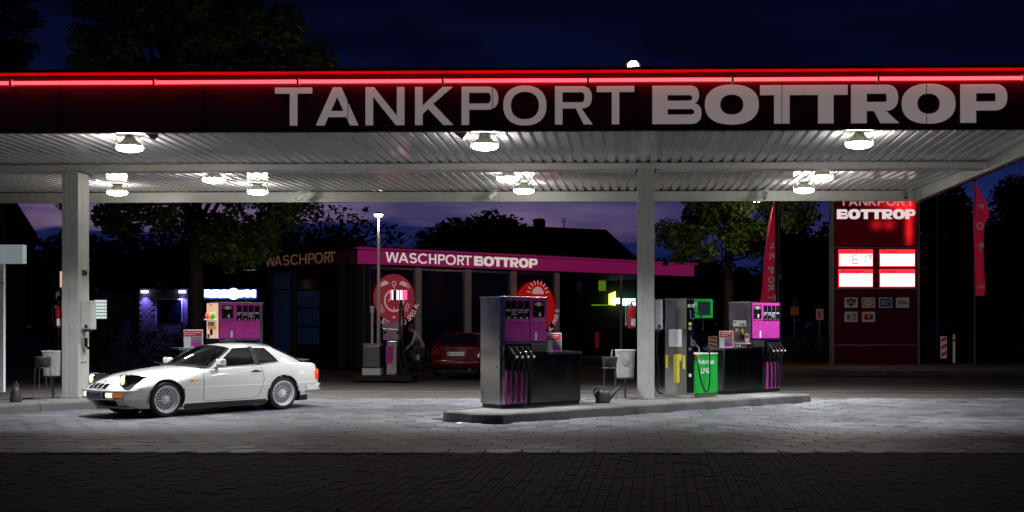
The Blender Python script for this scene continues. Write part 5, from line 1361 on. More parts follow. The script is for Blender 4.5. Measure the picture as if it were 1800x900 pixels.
# WASCHPORT BOTTROP on the lit band
edges = [(671, 694), (691, 711), (713.5, 727.5), (730, 747), (750.5, 766), (770, 783), (785, 803), (806, 820), (809.5, 0)]
e1 = [(671.5, 695), (693, 712.5), (714.5, 729.5), (732, 747.5), (750.5, 765), (769, 782), (784, 800.5), (803.5, 816.5), (815, 826)]
e1 = [(671, 693.5), (693.5, 710.5), (712.5, 725.5), (727.5, 743.5), (747, 759.5), (763, 774.5), (776, 793.5), (796.5, 808), (808, 821.5)]
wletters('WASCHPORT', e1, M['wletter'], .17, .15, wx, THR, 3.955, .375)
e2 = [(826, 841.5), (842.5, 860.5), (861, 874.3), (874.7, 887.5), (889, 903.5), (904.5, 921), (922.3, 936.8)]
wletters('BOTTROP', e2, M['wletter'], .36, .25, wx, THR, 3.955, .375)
# dim WASCHPORT on the left wing, read from the far end towards the corner
TLL = TL @ plane_T((0, .36 - .0, 0), (-1, 0, 0)) if False else None
def lx(px_):
    t_ = (px_ - CX) / F; d_ = ld_.normalized(); return (t_ * wc.y - wc.x) / (d_.x - t_ * d_.y)
TLW = TL @ plane_T((0, .31, 0), (-1, 0, 0))                                   # faces out of the left wing
e3 = [(479, 495), (494, 507.5), (509.5, 520.5), (523, 535.5), (538.5, 550.5), (554, 564), (565.5, 579.5), (582.5, 592), (590, 602)]
for ch, (a, b_) in zip('WASCHPORT', e3): big_letter(ch, -lx(a), -lx(b_), 3.97, .40, .15, .14, 'letter', M['wletter_dim'], hall, TLW, .01)
# posts and glass of the right wing
posts = [(641.5, 650.5), (731.5, 741.5), (819, 829), (899, 909), (977, 984.5)]
M['post'] = mat('pale_post', (.62, .55, .52), .6)
M['hall_glass'] = mat('hall_glass', (.012, .015, .02), .10)
for a, b_ in posts:
    q = MB(); q.bbox(wx(a), wx(b_), .02, .22, .0, ZB - .02, .006); q.build('post', M['post'], hall)
for (a, _), (_, b_) in zip([(650.5, 0), (741.5, 0), (829, 0), (909, 0)], [(0, 731.5), (0, 819), (0, 899), (0, 977)]):
    xa, xb = wx(a) + .02, wx(b_) - .02
    q = MB(); q.box(xa + .06, xb - .06, .14, .16, .12, ZB - .06); gl_ = q.build('glass_panel', M['hall_glass'], hall)
    q = MB(); 
    for z_ in (.06, ZB - .08): q.box(xa, xb, .10, .20, z_ - .05, z_ + .05)
    q.box(xa, xa + .05, .10, .20, .12, ZB - .14); q.box(xb - .05, xb, .10, .20, .12, ZB - .14); q.build('door_frame', M['steel_d'], gl_)
q = MB(); q.tube([(wx(1094.5), .1, 0), (wx(1094.5), .1, ZB)], .06, 10); q.build('thin_post', M['post'], hall)
q = MB(); q.box(wx(984.5), wx(984.5) + .15, .2, 5.2, 0, ZB - .01); q.build('end_wall', M['house'], hall)
q = MB(); q.box(-.1, wx(984.5) - .01, 5.0, 5.2, 0, ZB - .01); q.build('rear_wall', M['house'], hall)
q = MB(); q.bbox(wx(1154), wx(1162), -.5, -.37, ZT - .22, ZT + .0, .01); q.build('roof_spotlight', M['grey'], hall)
q = MB(); q.bbox(wx(650), wx(662), -.22, .0, .0, .28, .02); q.build('corner_stone', M['post'], hall)
# left wing: bays, garage door with panes
def lbox(pa, pb, y0_, y1_, z0_, z1_): q_ = MB(); xa, xb = sorted((lx(pa), lx(pb))); q_.box(xa, xb, y0_, y1_, z0_, z1_, TL); return q_
M['blue_pane'] = mat('blue_pane', (.012, .02, .05), .15, 0, .7, 1.2, emit=(.05, .10, .30), es=.03)
M['frame_dark'] = mat('frame_dark', (.05, .04, .045), .6)
lbox(640, 449, -.25, -.1, 0, ZB - .01).build('side_wall', M['house'], hall)
lbox(482, 511, -.09, .0, .5, 3.0).build('blue_window', M['blue_pane'], hall); lbox(482, 511, -.09, .0, 3.06, 3.7).build('blue_window', M['blue_pane'], hall)
for a, b_ in ((474, 481), (512, 519), (596, 604), (628, 640)): lbox(a, b_, -.08, .06, 0, ZB - .02).build('pilaster', M['frame_dark'], hall)
for i, (a, b_) in enumerate(((522, 558), (562, 594))):
    for k in range(5):
        z_ = .15 + k * .72; lbox(a, b_, -.09, -.02, z_, z_ + .64).build('door_pane', M['blue_pane'] if i == 0 and k in (1, 2, 3) else M['hall_glass'], hall)
# round boards in the bays
M['pink_board'] = mat('pink_board', (.52, .06, .10), .5, emit=(.8, .07, .13), es=.15)
M['pink_print'] = mat('pink_print', (.7, .45, .48), .5, emit=(1, .55, .6), es=.30)
M['red_board2'] = mat('bright_red_board', (.6, .012, .01), .5, emit=(1, .012, .008), es=.22)
def disc_board(px0, px1, pyt, pyb, nm, m_, label):
    xa, xb = wx(px0), wx(px1); xc = (xa + xb) / 2; pc = wc + wd * xc
    zt = HC + (CY - pyt) * pc.y / F; zb_ = HC + (CY - pyb) * pc.y / F; r_ = (xb - xa) / 2; rz = (zt - zb_) / 2
    P0 = wc + wd * xc + Vector((wd.y, -wd.x)) * .10
    t_ = thing(nm, label, 'advertising board', (P0.x, P0.y, (zt + zb_) / 2), WA, 'round boards in the car wash bays')
    q_ = MB(); q_.prism([(r_ * math.cos(R(a)), rz * math.sin(R(a))) for a in range(0, 360, 8)], -.05, .0, 'y'); q_.build('disc', m_, t_)
    return t_, r_, rz
def ringpoly(q_, cx_, cz, r0, r1, a0, a1, y_, n_=28, sz=1.0):
    vs = [(cx_ + r_ * math.cos(R(lerp(a0, a1, k / n_))), y_, cz + sz * r_ * math.sin(R(lerp(a0, a1, k / n_)))) for r_ in (r0, r1) for k in range(n_ + 1)]
    q_.add(vs, [(k, k + 1, n_ + 2 + k, n_ + 1 + k) for k in range(n_)])
cb, rr_, rz = disc_board(654, 725, 482, 565, 'alarm_clock_board', M['pink_board'], 'round pink red board with a ringing alarm clock drawing in the first bay')
y_ = -.054; q = MB(); s_ = rz
ringpoly(q, -.02, -.12 * s_, .40 * s_, .48 * s_, 0, 360, y_)
for sx in (-1, 1):
    ringpoly(q, -.02 + sx * .42 * s_, .52 * s_, .0, .19 * s_, 20 if sx < 0 else -20, 200 if sx < 0 else 160, y_)
    for k, r_ in enumerate((.62, .72)): ringpoly(q, -.02, -.12 * s_, r_ * s_, (r_ + .035) * s_, -40 if sx > 0 else 195, -8 if sx > 0 else 225, y_, 8)
    for k, r_ in enumerate((.80, .88)): ringpoly(q, -.02, -.02 * s_, r_ * s_, (r_ + .03) * s_, 30 if sx > 0 else 134, 48 if sx > 0 else 150, y_, 6)
ringpoly(q, -.02, .60 * s_, .07 * s_, .11 * s_, 0, 360, y_, 14)
q.box(-.05, .01, y_ - .001, y_, .42 * s_, .52 * s_)
q.box(-.30 * s_, -.23 * s_, y_ - .001, y_, -.16 * s_, -.06 * s_); q.box(-.04, .0, y_ - .001, y_, -.5 * s_, -.40 * s_)
ringpoly(q, -.02, -.82 * s_, .0, .06 * s_, 0, 360, y_, 10)
q.build('clock_drawing', M['pink_print'], cb)
def arc_text(word, par, rx_, rz_, a0, a1, h_, m_):
    n_ = len(word)
    for k, ch in enumerate(word):
        if ch == ' ': continue
        a = R(lerp(a0, a1, k / (n_ - 1))); cx_, cz = rx_ * math.cos(a), rz_ * math.sin(a)
        ang = a + math.pi / 2
        T = plane_T((cx_, -.056, cz), (1, 0, 0)) @ Matrix.Rotation(ang, 4, 'Z') @ Matrix.Translation((-h_ * .33, -h_ * .5, 0))
        text(ch, h_ * (.62 if ch not in 'I' else .16), h_, 'arc_letter', m_, par, T, .02)
arc_text('EARLY BIRD SPECIAL', cb, rr_ * 1.13, rz * 1.13, -118, -14, .20, M['pink_print'])
sb_, rr2, rz2 = disc_board(902, 971, 495, 586, 'sunrise_board', M['red_board2'], 'round bright red board with a white rising sun in the bay behind the near pump')
q = MB(); q.add([(.14 + .30 * math.cos(R(a)), -.054, .52 * rz2 + .30 * math.sin(R(a))) for a in range(0, 181, 12)], [tuple(range(16))])
for a in range(10, 180, 20):
    c_, s2 = math.cos(R(a)), math.sin(R(a)); n2 = Vector((-s2, 0, c_)) * .025; p0 = Vector((.14 + .40 * c_, -.054, .52 * rz2 + .40 * s2)); p1 = p0 + Vector((c_, 0, s2)) * .17
    q.add([p0 - n2, p0 + n2, p1 + n2, p1 - n2], [(0, 1, 2, 3)])
q.build('sun_drawing', M['pink_print'], sb_)
arc_text('SPEZIAL PREIS', sb_, rr2 * 1.14, rz2 * 1.14, -80, -6, .21, M['pink_print'])

# ------------------------------------------------------------------ air and vacuum station
p = at(672, 668, 33.2); p.z = 0
t = thing('kerb_island', 'small raised kerb island under the air and vacuum machine', 'kerb island', p)
b = MB(); b.bbox(-.80, .95, -.4, .7, -.02, .15, .03); b.build('slab', M['clinker'], t)
AS = p
t = thing('vacuum_station', 'steel vacuum machine with pink lit head and a hanging hose, on a small kerb', 'vacuum machine', (AS.x, AS.y, .15), R(-2))
b = MB(); b.bbox(.12, .42, .0, .35, 0, 1.0, .02); b.build('lower_case', M['steel'], t)
b = MB(); b.bbox(.02, .52, -.02, .34, 1.02, 1.36, .02); cs = b.build('control_box', M['steel'], t)
for x_ in (.06, .42): b = MB(); b.box(x_, x_ + .07, -.024, -.019, 1.2, 1.28); b.build('button_plate', M['black'], cs)
b = MB(); b.prism([(-.02, 1.37), (.58, 1.37), (.48, 1.56), (.06, 1.56)], .0, .34, 'y'); b.build('hood', M['steel'], t)
b = MB(); b.bbox(.46, .52, .1, .16, 1.5, 2.20, .01); b.build('head_post', M['steel'], t)
M['vac_pink'] = emat('vac_lit_pink', (1, .10, .30), 1.3); M['vac_white'] = emat('vac_lit_white', (1, .85, .88), 1.5)
for a, b_, m_ in ((.22, .26, 'vac_pink'), (.27, .30, 'vac_white'), (.31, .40, 'black_matt'), (.41, .46, 'vac_white'), (.47, .51, 'vac_pink'), (.52, .57, 'vac_white'), (.58, .70, 'vac_pink')):
    b = MB(); b.bbox(a, b_, .04, .16, 2.20, 2.48, .006); b.build('lit_head_segment', M[m_], t)
b = MB(); b.bbox(.10, .30, -.025, -.004, .35, .85, .02); b.build('magenta_label', M['magenta'], t)
b = MB(); b.tube(catmull([(.55, .05, 2.2), (.62, 0, 1.6), (.60, -.05, .9), (.70, -.10, .35), (.95, -.12, .45), (1.05, -.1, .75)]), .032, 8); b.build('hose', M['rubber'], t)
b = MB(); b.tube(catmull([(.52, .02, 2.1), (.52, -.02, 1.3), (.50, -.05, .6), (.62, -.1, .18), (.9, -.14, .3)]), .026, 8); b.build('inner_hose', M['rubber'], t)
t = thing('mat_cleaner', 'dark square box with a pale base left of the vacuum machine', 'machine', (AS.x - .55, AS.y - .1, .15), R(-2))
b = MB(); b.bbox(.0, .50, 0, .35, .22, .86, .02); b.build('case', M['steel_d'], t)
b = MB(); b.bbox(-.02, .52, -.02, .37, .87, .92, .01); b.build('lid', M['grey'], t)
b = MB(); b.bbox(-.02, .53, -.02, .37, .0, .20, .02); b.build('base', M['beam'], t)
# lamp post beside it
p = at(665.5, 668, 33.6)
t = thing('lamp_post', 'tall thin lamp post with a lit head in front of the car wash', 'street lamp', (p.x, p.y, .15))
h_ = HC + (CY - 382) * 33.6 / F - .15
b = MB(); b.tube([(0, 0, 0), (0, 0, 1.0), (0, 0, h_)], [.06, .055, .035], 12); b.build('pole', M['post'], t)
b = MB(); b.lathe([(.03, h_ - .02), (.12, h_ + .06), (.13, h_ + .12), (.05, h_ + .15), (.001, h_ + .155)], 16); b.build('lamp_head', M['steel_d'], t)
b = MB(); b.lathe([(.13, h_ + .08), (.10, h_ + .03), (.04, h_ - .0)], 16); b.build('lamp_glass', emat('post_lamp_glass', (1, .88, .70), 40), t)
ld = bpy.data.lights.new('post_light', 'POINT'); ld.energy = 80; ld.color = (1, .82, .6); ld.shadow_soft_size = .10
lo = bpy.data.objects.new('post_light', ld); C.objects.link(lo); lo.parent = t; lo.location = (0, -.02, h_ - .16)
b = MB(); b.bbox(-.035, .045, -.09, -.06, .2, 2.5, .008); b.build('air_hose_rail', M['beam'], t) if False else None
# air tower left of the lamp post
t = thing('air_tower', 'slim pale air tower left of the lamp post', 'air pump', (AS.x - .35, AS.y + .25, .15))
b = MB(); b.bbox(-.03, .03, 0, .05, .9, 2.0, .01); b.build('post', M['beam'], t)
b = MB(); b.bbox(-.06, .05, -.01, .08, 1.82, 2.02, .015); b.build('head', M['beam'], t)
b = MB(); b.bbox(-.02, .02, .01, .05, 0, .9, .005); b.build('foot', M['steel_d'], t)

# ------------------------------------------------------------------ foliage
def leaves(mb, c, rad_, n_, size, sq=1.0):
    for _ in range(n_):
        d = Vector((random.gauss(0, 1), random.gauss(0, 1), random.gauss(0, 1))).normalized() * (random.random() ** .45)
        p_ = Vector(c) + Vector((d.x * rad_, d.y * rad_, d.z * rad_ * sq))
        a = Vector((random.gauss(0, 1), random.gauss(0, 1), random.gauss(0, .6))).normalized(); b_ = a.orthogonal().normalized()
        b_ = (b_ * math.cos(random.random() * 6.3) + a.cross(b_) * math.sin(random.random() * 6.3))
        s1 = size * random.uniform(.6, 1.2); a = a * s1; b_ = b_ * s1 * .42
        mb.add([p_ - a, p_ + b_ - a * .1, p_ + a, p_ - b_ - a * .1], [(0, 1, 2, 3)])
def tree(label, px_, D, clumps, trunk_h, tr, size, mleaf, nleaf, group=None, lean=0, gz=0.0, name='leafy_tree', topx=None):
    x_ = (px_ - CX) * D / F
    t_ = thing(name, label, 'tree', (x_, D, gz), 0, group)
    b_ = MB(); tops = []
    mid = Vector((lean, 0, trunk_h))
    b_.tube([(0, 0, -.1), (lean * .3, 0, trunk_h * .4), mid, mid + Vector((lean * .3, 0, trunk_h * .8))], [tr * 1.25, tr, tr * .8, tr * .4], 10)
    for c_, r_ in clumps[::max(1, len(clumps) // 26)]:
        e_ = Vector((c_[0], c_[1], c_[2])); s0 = mid + Vector((0, 0, random.uniform(-.3, trunk_h * .5)))
        m_ = s0.lerp(e_, .5) + Vector((0, 0, -.2)); b_.tube([s0, m_, e_], [tr * .35, tr * .2, tr * .06], 5, None, False)
    b_.build('trunk', M['bark'], t_)
    q_ = MB()
    for c_, r_ in clumps: leaves(q_, c_, r_, int(nleaf * r_ * r_), size, .8)
    q_.build('crown', mleaf, t_)
    return t_
def clump_field(n_, cx_, cz, rx_, rz_, ry_, rmin, rmax, hollow=.35, floor_=None):
    out = []
    while len(out) < n_:
        d = Vector((random.gauss(0, 1), random.gauss(0, 1), random.gauss(0, 1))).normalized() * random.uniform(hollow, 1)
        c_ = (cx_ + d.x * rx_, d.y * ry_, cz + d.z * rz_)
        if floor_ and c_[2] < floor_(c_[0]): continue
        out.append((c_, random.uniform(rmin, rmax)))
    return out
random.seed(21)
k = 40 / F
# big tree behind the left half: bulk px 178..595, above the canopy and under it
zf = lambda py_: HC + (CY - py_) * k
cl_ = clump_field(120, 0, zf(150), 210 * k, 265 * k, 3.0, .5, .95, .2)
cl_ += [(((px_ - 345) * k, random.uniform(-2.2, .5), zf(py_)), r_) for px_, py_, r_ in
        [(190, 385, .5), (215, 400, .45), (250, 405, .5), (270, 385, .6), (300, 400, .6), (330, 395, .7), (370, 400, .8), (400, 410, .8), (430, 405, .8), (460, 400, .8), (495, 385, .7), (530, 375, .6), (420, 440, .7), (445, 450, .55), (385, 450, .5), (400, 470, .35), (460, 430, .7), (485, 410, .6), (350, 430, .5), (310, 370, .7), (230, 370, .6), (180, 370, .5), (160, 360, .5), (500, 360, .8), (545, 360, .6), (480, 60, .8), (520, 70, .8), (550, 95, .7), (575, 115, .5), (425, 20, .9), (230, 15, .9), (300, -10, 1.), (380, -10, 1.), (205, 60, .9), (190, 100, .6)]]
cl_ = [c_ for c_ in cl_ if not (c_[0][0] < -2.4 and zf(345) < c_[0][2] < zf(300) and False)]
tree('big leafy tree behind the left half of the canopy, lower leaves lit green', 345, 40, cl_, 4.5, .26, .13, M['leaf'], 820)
k = 45 / F; zf = lambda py_: HC + (CY - py_) * k
cl_ = clump_field(42, -1.2, zf(90), 2.6, 4.2, 2.5, .6, 1.0, .1, lambda x_: zf(250))
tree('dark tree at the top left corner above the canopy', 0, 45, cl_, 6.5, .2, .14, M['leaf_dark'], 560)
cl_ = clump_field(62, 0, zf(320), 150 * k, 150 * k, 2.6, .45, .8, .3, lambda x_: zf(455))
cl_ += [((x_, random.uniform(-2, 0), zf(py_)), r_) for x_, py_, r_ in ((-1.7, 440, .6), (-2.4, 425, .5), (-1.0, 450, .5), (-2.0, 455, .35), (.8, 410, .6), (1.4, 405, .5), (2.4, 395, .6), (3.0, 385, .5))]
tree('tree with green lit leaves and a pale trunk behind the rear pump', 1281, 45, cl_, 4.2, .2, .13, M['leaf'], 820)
k = 60 / F; zf = lambda py_: HC + (CY - py_) * k
cl_ = [(((px_ - 600) * k, random.uniform(-1, 1), zf(py_)), r_) for px_, py_, r_ in ((515, 400, 1.1), (545, 395, 1.0), (575, 380, .7), (600, 375, .8), (625, 385, .6), (585, 405, .9), (620, 410, .8), (650, 400, .6), (680, 405, .5), (700, 415, .5), (720, 415, .4), (655, 420, .8), (690, 425, .6), (560, 420, 1.2), (520, 425, 1.2), (610, 365, .35), (637, 368, .3), (690, 398, .25), (550, 430, 1.3), (590, 430, 1.2), (500, 410, 1.1))]
tree('thin branched tree silhouetted against the purple sky left of the lamp post', 600, 60, cl_, 4.0, .2, .16, M['leaf_far'], 90)
k = 62 / F; zf = lambda py_: HC + (CY - py_) * k
for lab, c0, lst in (('dark rounded tree mass left of the house roof', 820, [(770, 425, 1.3), (800, 415, 1.3), (830, 410, 1.4), (860, 408, 1.5), (890, 412, 1.3), (780, 440, 1.4), (850, 435, 1.6), (815, 432, 1.5), (745, 436, .8), (870, 430, 1.4)]),
                    ('dark tree beside the price pylon, left of it', 1440, [(1380, 400, 1.3), (1400, 430, 1.5), (1385, 460, 1.8), (1420, 450, 1.4), (1445, 440, 1.3), (1450, 410, .7), (1430, 480, 1.8), (1395, 500, 1.8), (1370, 370, 1.1), (1395, 390, .7), (1460, 450, 1.3), (1375, 430, 1.5)]),
                    ('dark tree behind the pole right of the price pylon', 1680, [(1640, 400, 1.8), (1670, 380, 1.7), (1690, 420, 1.8), (1640, 460, 1.9), (1680, 470, 2.0), (1620, 380, 1.5), (1700, 450, 1.6), (1650, 360, 1.4), (1720, 480, 1.8), (1660, 510, 2.0)]),
                    ('dark tree at the right edge beyond the flag', 1800, [(1790, 360, 1.5), (1770, 400, 1.6), (1800, 330, 1.2), (1760, 440, 1.8), (1800, 420, 2.0), (1760, 480, 2.0), (1810, 480, 2.2), (1780, 345, 1.0), (1820, 380, 2.2), (1740, 470, 1.2)])):
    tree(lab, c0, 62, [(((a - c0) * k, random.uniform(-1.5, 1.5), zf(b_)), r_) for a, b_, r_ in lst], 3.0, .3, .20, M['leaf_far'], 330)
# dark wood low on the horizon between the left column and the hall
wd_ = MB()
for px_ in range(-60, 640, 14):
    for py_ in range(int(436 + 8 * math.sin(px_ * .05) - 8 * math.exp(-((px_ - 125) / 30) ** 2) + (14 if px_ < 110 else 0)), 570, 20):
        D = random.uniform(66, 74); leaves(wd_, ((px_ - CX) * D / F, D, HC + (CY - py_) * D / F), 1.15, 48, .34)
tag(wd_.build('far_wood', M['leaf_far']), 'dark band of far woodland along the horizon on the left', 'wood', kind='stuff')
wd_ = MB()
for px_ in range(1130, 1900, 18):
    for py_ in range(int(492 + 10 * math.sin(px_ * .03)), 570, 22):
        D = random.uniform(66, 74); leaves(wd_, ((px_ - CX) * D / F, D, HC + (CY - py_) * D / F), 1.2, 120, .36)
tag(wd_.build('far_wood', M['leaf_far']), 'dark band of far woodland along the horizon on the right', 'wood', kind='stuff')
# hedges
def hedge(px0, px1, D, ztop, label, m_):
    x0, x1 = (px0 - CX) * D / F, (px1 - CX) * D / F
    q_ = MB(); n_ = int((x1 - x0) * 150)
    for _ in range(n_):
        p_ = Vector((random.uniform(x0, x1), D + random.uniform(-.55, .55), random.uniform(.0, 1) ** .8 * ztop * random.uniform(.86, 1.04)))
        leaves(q_, p_, .10, 3, .10)
    t_ = tag(q_.build('hedge', m_), label, 'hedge', kind='stuff'); return t_
hedge(150, 345, 47, 1.35, 'dark clipped hedge behind the white car', M['leaf_dark'])
hedge(1375, 1462, 46, 1.15, 'low green hedge left of the price pylon', M['leaf_dark'])
hedge(1620, 1860, 47, 1.0, 'low dark hedge right of the price pylon', M['leaf_dark'])

# ------------------------------------------------------------------ houses, brick kiosk, lit signs
def house(label, pts_px, D, depth, name='house', m_=None):
    """front outline given in photo pixels at distance D, built with its real depth"""
    t_ = thing(name, label, 'house', ((pts_px[0][0] - CX) * D / F, D, 0))
    x0 = t_.location.x
    P_ = [((a - CX) * D / F - x0, HC + (CY - b_) * D / F) for a, b_ in pts_px]
    return t_, P_
t = thing('house', 'black gabled house at the left edge against the purple sky', 'house', (at(53, 500, 46).x, 46, 0), R(27))
ez, rz_ = HC + (CY - 412) * 46 / F, HC + (CY - 150) * 46 / F
b = MB(); b.prism([(.25, ez), (-3.6, ez + 6.6), (-7.5, ez), (-7.5, ez - .15), (.25, ez - .15)], -.3, 8.0, 'y'); b.build('roof', M['roof'], t)
b = MB(); b.box(-7.1, -.15, 0, 7.7, 0, ez - .16); b.build('wall', M['house'], t)
b = MB(); b.box(-2.0, -1.2, -.03, .02, 1.0, 2.2); w_ = b.build('window', M['dkglass'], t)
D = 72; X = lambda px_: (px_ - CX) * D / F; Z = lambda py_: HC + (CY - py_) * D / F
t = thing('tiled_house', 'long dark house roof with chimneys and skylights behind the car wash hall', 'house', (X(960), D, 0))
o_ = X(960)
b = MB(); b.box(X(800) - o_, X(1118) - o_, 0, 9, 0, Z(458)); b.build('wall', M['house'], t)
b = MB()   # hipped roof
e = [(X(790), -.4), (X(1124), -.4), (X(1124), 9.4), (X(790), 9.4)]; zr = Z(458); zt = Z(393)
vs = [(a - o_, c_, zr) for a, c_ in e] + [(X(850) - o_, 4.5, zt + .35), (X(1066) - o_, 4.5, zt)]
b.add(vs, [(0, 1, 5, 4), (1, 2, 5), (2, 3, 4, 5), (3, 0, 4), (0, 3, 2, 1)]); rf_ = b.build('roof', M['roof'], t)
b = MB(); b.bbox(X(930.5) - o_, X(952) - o_, 3.9, 4.7, zt - .3, Z(377), .02); b.build('chimney', M['house'], rf_)
b = MB(); b.prism([(X(929) - o_, Z(377)), (X(953) - o_, Z(377)), (X(950) - o_, Z(374.5)), (X(942) - o_, Z(373.5)), (X(932) - o_, Z(375))], 3.8, 4.8, 'y'); b.build('chimney_cap', M['steel_d'], rf_)
b = MB(); b.bbox(X(1018) - o_, X(1032) - o_, 3.9, 4.7, zt - .4, Z(398), .02); b.build('chimney', M['house'], rf_)
b = MB(); b.tube([(X(987) - o_, 4.5, zt), (X(987) - o_, 4.5, Z(372))], .04, 6); 
for z_ in (373, 378): b.tube([(X(982) - o_, 4.5, Z(z_)), (X(992) - o_, 4.5, Z(z_))], .025, 5)
b.build('aerial', M['steel_d'], rf_)
for a in (980, 998):
    T = Matrix.Translation((X(a) - o_, .9, Z(437))) @ Matrix.Rotation(R(24), 4, 'X'); b = MB(); b.bbox(0, .35, 0, .9, 0.02, .10, .01, T); b.build('skylight', M['dkglass'], rf_)
t = thing('roof_aerial', 'tv aerial on a thin mast above the dark trees right of the lamp post', 'aerial', (at(773, 430, 62).x, 62, 0))
b = MB(); b.tube([(0, 0, 3), (0, 0, HC + (CY - 393) * 62 / F)], .035, 6); b.build('mast', M['steel_d'], t)
zz = HC + (CY - 394) * 62 / F; b = MB(); b.tube([(-.30, 0, zz - .12), (.12, 0, zz + .08)], .03, 5)
for k_ in (-.24, -.12, 0, .08): b.tube([(k_, -.2, zz - .09 + (k_ + .24) * .5), (k_, .2, zz - .09 + (k_ + .24) * .5)], .02, 4)
b.build('antenna', M['steel_d'], t)
# kiosk with blue lamps
D = 55; X = lambda px_: (px_ - CX) * D / F; Z = lambda py_: HC + (CY - py_) * D / F
t = thing('brick_kiosk', 'small brick building washed by two blue wall lamps left of the tree trunk', 'building', (X(245), D, 0))
o_ = X(245)
b = MB(); b.box(0, X(330) - o_, 0, 3, 0, Z(508)); b.build('wall', M['brick'], t)
cr = MB()
for r_ in range(26):
    for c_ in range(10):
        w_ = (X(330) - o_) / 10; x_ = c_ * w_ + (w_ / 2 if r_ % 2 else 0); z_ = .1 + r_ * .125
        if x_ + w_ > X(330) - o_ or (X(272) - o_ < x_ + w_ and x_ < X(325) - o_ and Z(567) < z_ < Z(524)): continue
        cr.box(x_ + .01, x_ + w_ - .012, -.02 - random.random() * .012, .0, z_, z_ + .11)
tag(cr.build('brick_course', M['brick'], t), kind='stuff')
b = MB(); b.box(-.1, X(331) - o_ + .1, -.25, 3.1, Z(508), Z(505)); b.build('roof', M['house'], t)
b = MB(); b.box(X(277) - o_, X(320) - o_, -.05, -.01, Z(565), Z(527)); w_ = b.build('window', M['dkglass'], t)
b = MB()
for a in (275, 320): b.box(X(a) - o_, X(a + 2) - o_, -.10, -.052, Z(567), Z(525))
b.box(X(277) - o_, X(320) - o_, -.10, -.052, Z(527), Z(525)); b.build('frame', M['white'], w_)
for a in (256, 322):
    b = MB(); b.bbox(X(a - 5) - o_, X(a + 5) - o_, -.22, -.03, Z(515), Z(511), .01); l_ = b.build('wall_lamp', emat('blue_lamp', (.35, .40, 1), 9), t)
    ld = bpy.data.lights.new('blue_light', 'SPOT'); ld.energy = 240; ld.color = (.16, .14, 1); ld.spot_size = R(84); ld.spot_blend = .8; ld.shadow_soft_size = .05
    lo = bpy.data.objects.new('blue_light', ld); C.objects.link(lo); lo.parent = t; lo.location = (X(a) - o_, -.26, Z(516)); lo.rotation_euler = (R(14), 0, 0)
t = thing('garden_wall', 'low dark rendered wall left of the brick kiosk', 'wall', (X(150), 55.6, 0))
b = MB(); b.box(0, X(244) - X(150), 0, .3, 0, Z(515)); b.build('wall', mat('rendered_wall', (.055, .05, .06), .9, 0, .2, 1), t)
t = thing('lit_grid_window', 'bright white window with a square grid right of the left column', 'window', (X(160), 55.3, 0))
for r_ in range(6):
    for c_ in range(5):
        a = 161 + c_ * 4.4; z_ = 560 - r_ * 5.7
        b = MB(); b.box(X(a) - X(160), X(a + 3.3) - X(160), 0, .05, Z(z_), Z(z_ - 4.4)); b.build('pane', M['grid_pane'] if 'grid_pane' in M else mat('grid_pane', (.5, .5, .5), .4, emit=(.85, 1, .97), es=.72), t)
        M['grid_pane'] = MATS['grid_pane']
b = MB(); b.box(0, X(183) - X(160), .052, .1, Z(562), Z(527)); b.build('backing', M['black_matt'], t)
# overexposed sign above pump 4
D = 50; X = lambda px_: (px_ - CX) * D / F; Z = lambda py_: HC + (CY - py_) * D / F
t = thing('lit_shop_sign', 'glaring white sign strip with a round bulge above the magenta pump 4', 'sign', (X(404), D, 0))
o_ = X(404); ws2 = emat('sign_white', (.80, .92, 1), 5.0); bs2 = emat('sign_blue', (.02, .10, .7), .5)
b = MB(); b.bbox(X(357.5) - o_, X(450) - o_, .06, .18, Z(526), Z(508), .03); b.build('blue_edge', bs2, t)
x_ = 359
random.seed(4)
while x_ < 394:
    w_ = random.uniform(4, 7); b = MB(); b.bbox(X(x_) - o_, X(x_ + w_ - .2) - o_, 0, .05, Z(523 + random.uniform(-1, .5)), Z(509.5 + random.uniform(-.6, .8)), .015); b.build('sign_segment', ws2, t); x_ += w_
b = MB(); b.lathe([(.001, 0), (.245, 0), (.245, -.06), (.001, -.06)], 20, Matrix.Translation((X(411) - o_, .0, Z(516.5))) @ Matrix.Rotation(R(-90), 4, 'X')); b.build('sign_disc', ws2, t)
b = MB(); b.bbox(X(393) - o_, X(403.5) - o_, 0, .05, Z(523), Z(510), .02); b.build('sign_segment', ws2, t)
x_ = 419
while x_ < 447:
    w_ = random.uniform(4, 7); b = MB(); b.bbox(X(x_) - o_, X(x_ + w_ - .2) - o_, 0, .05, Z(522.5 + random.uniform(-1, .5)), Z(510 + random.uniform(-1, .8)), .015); b.build('sign_segment', ws2, t); x_ += w_
b = MB(); b.tube([(X(380) - o_, .12, 0), (X(380) - o_, .12, Z(525))], .06, 8); b.build('post', M['black_matt'], t)
b = MB(); b.tube([(X(432) - o_, .12, 0), (X(432) - o_, .12, Z(525))], .06, 8); b.build('post', M['black_matt'], t)
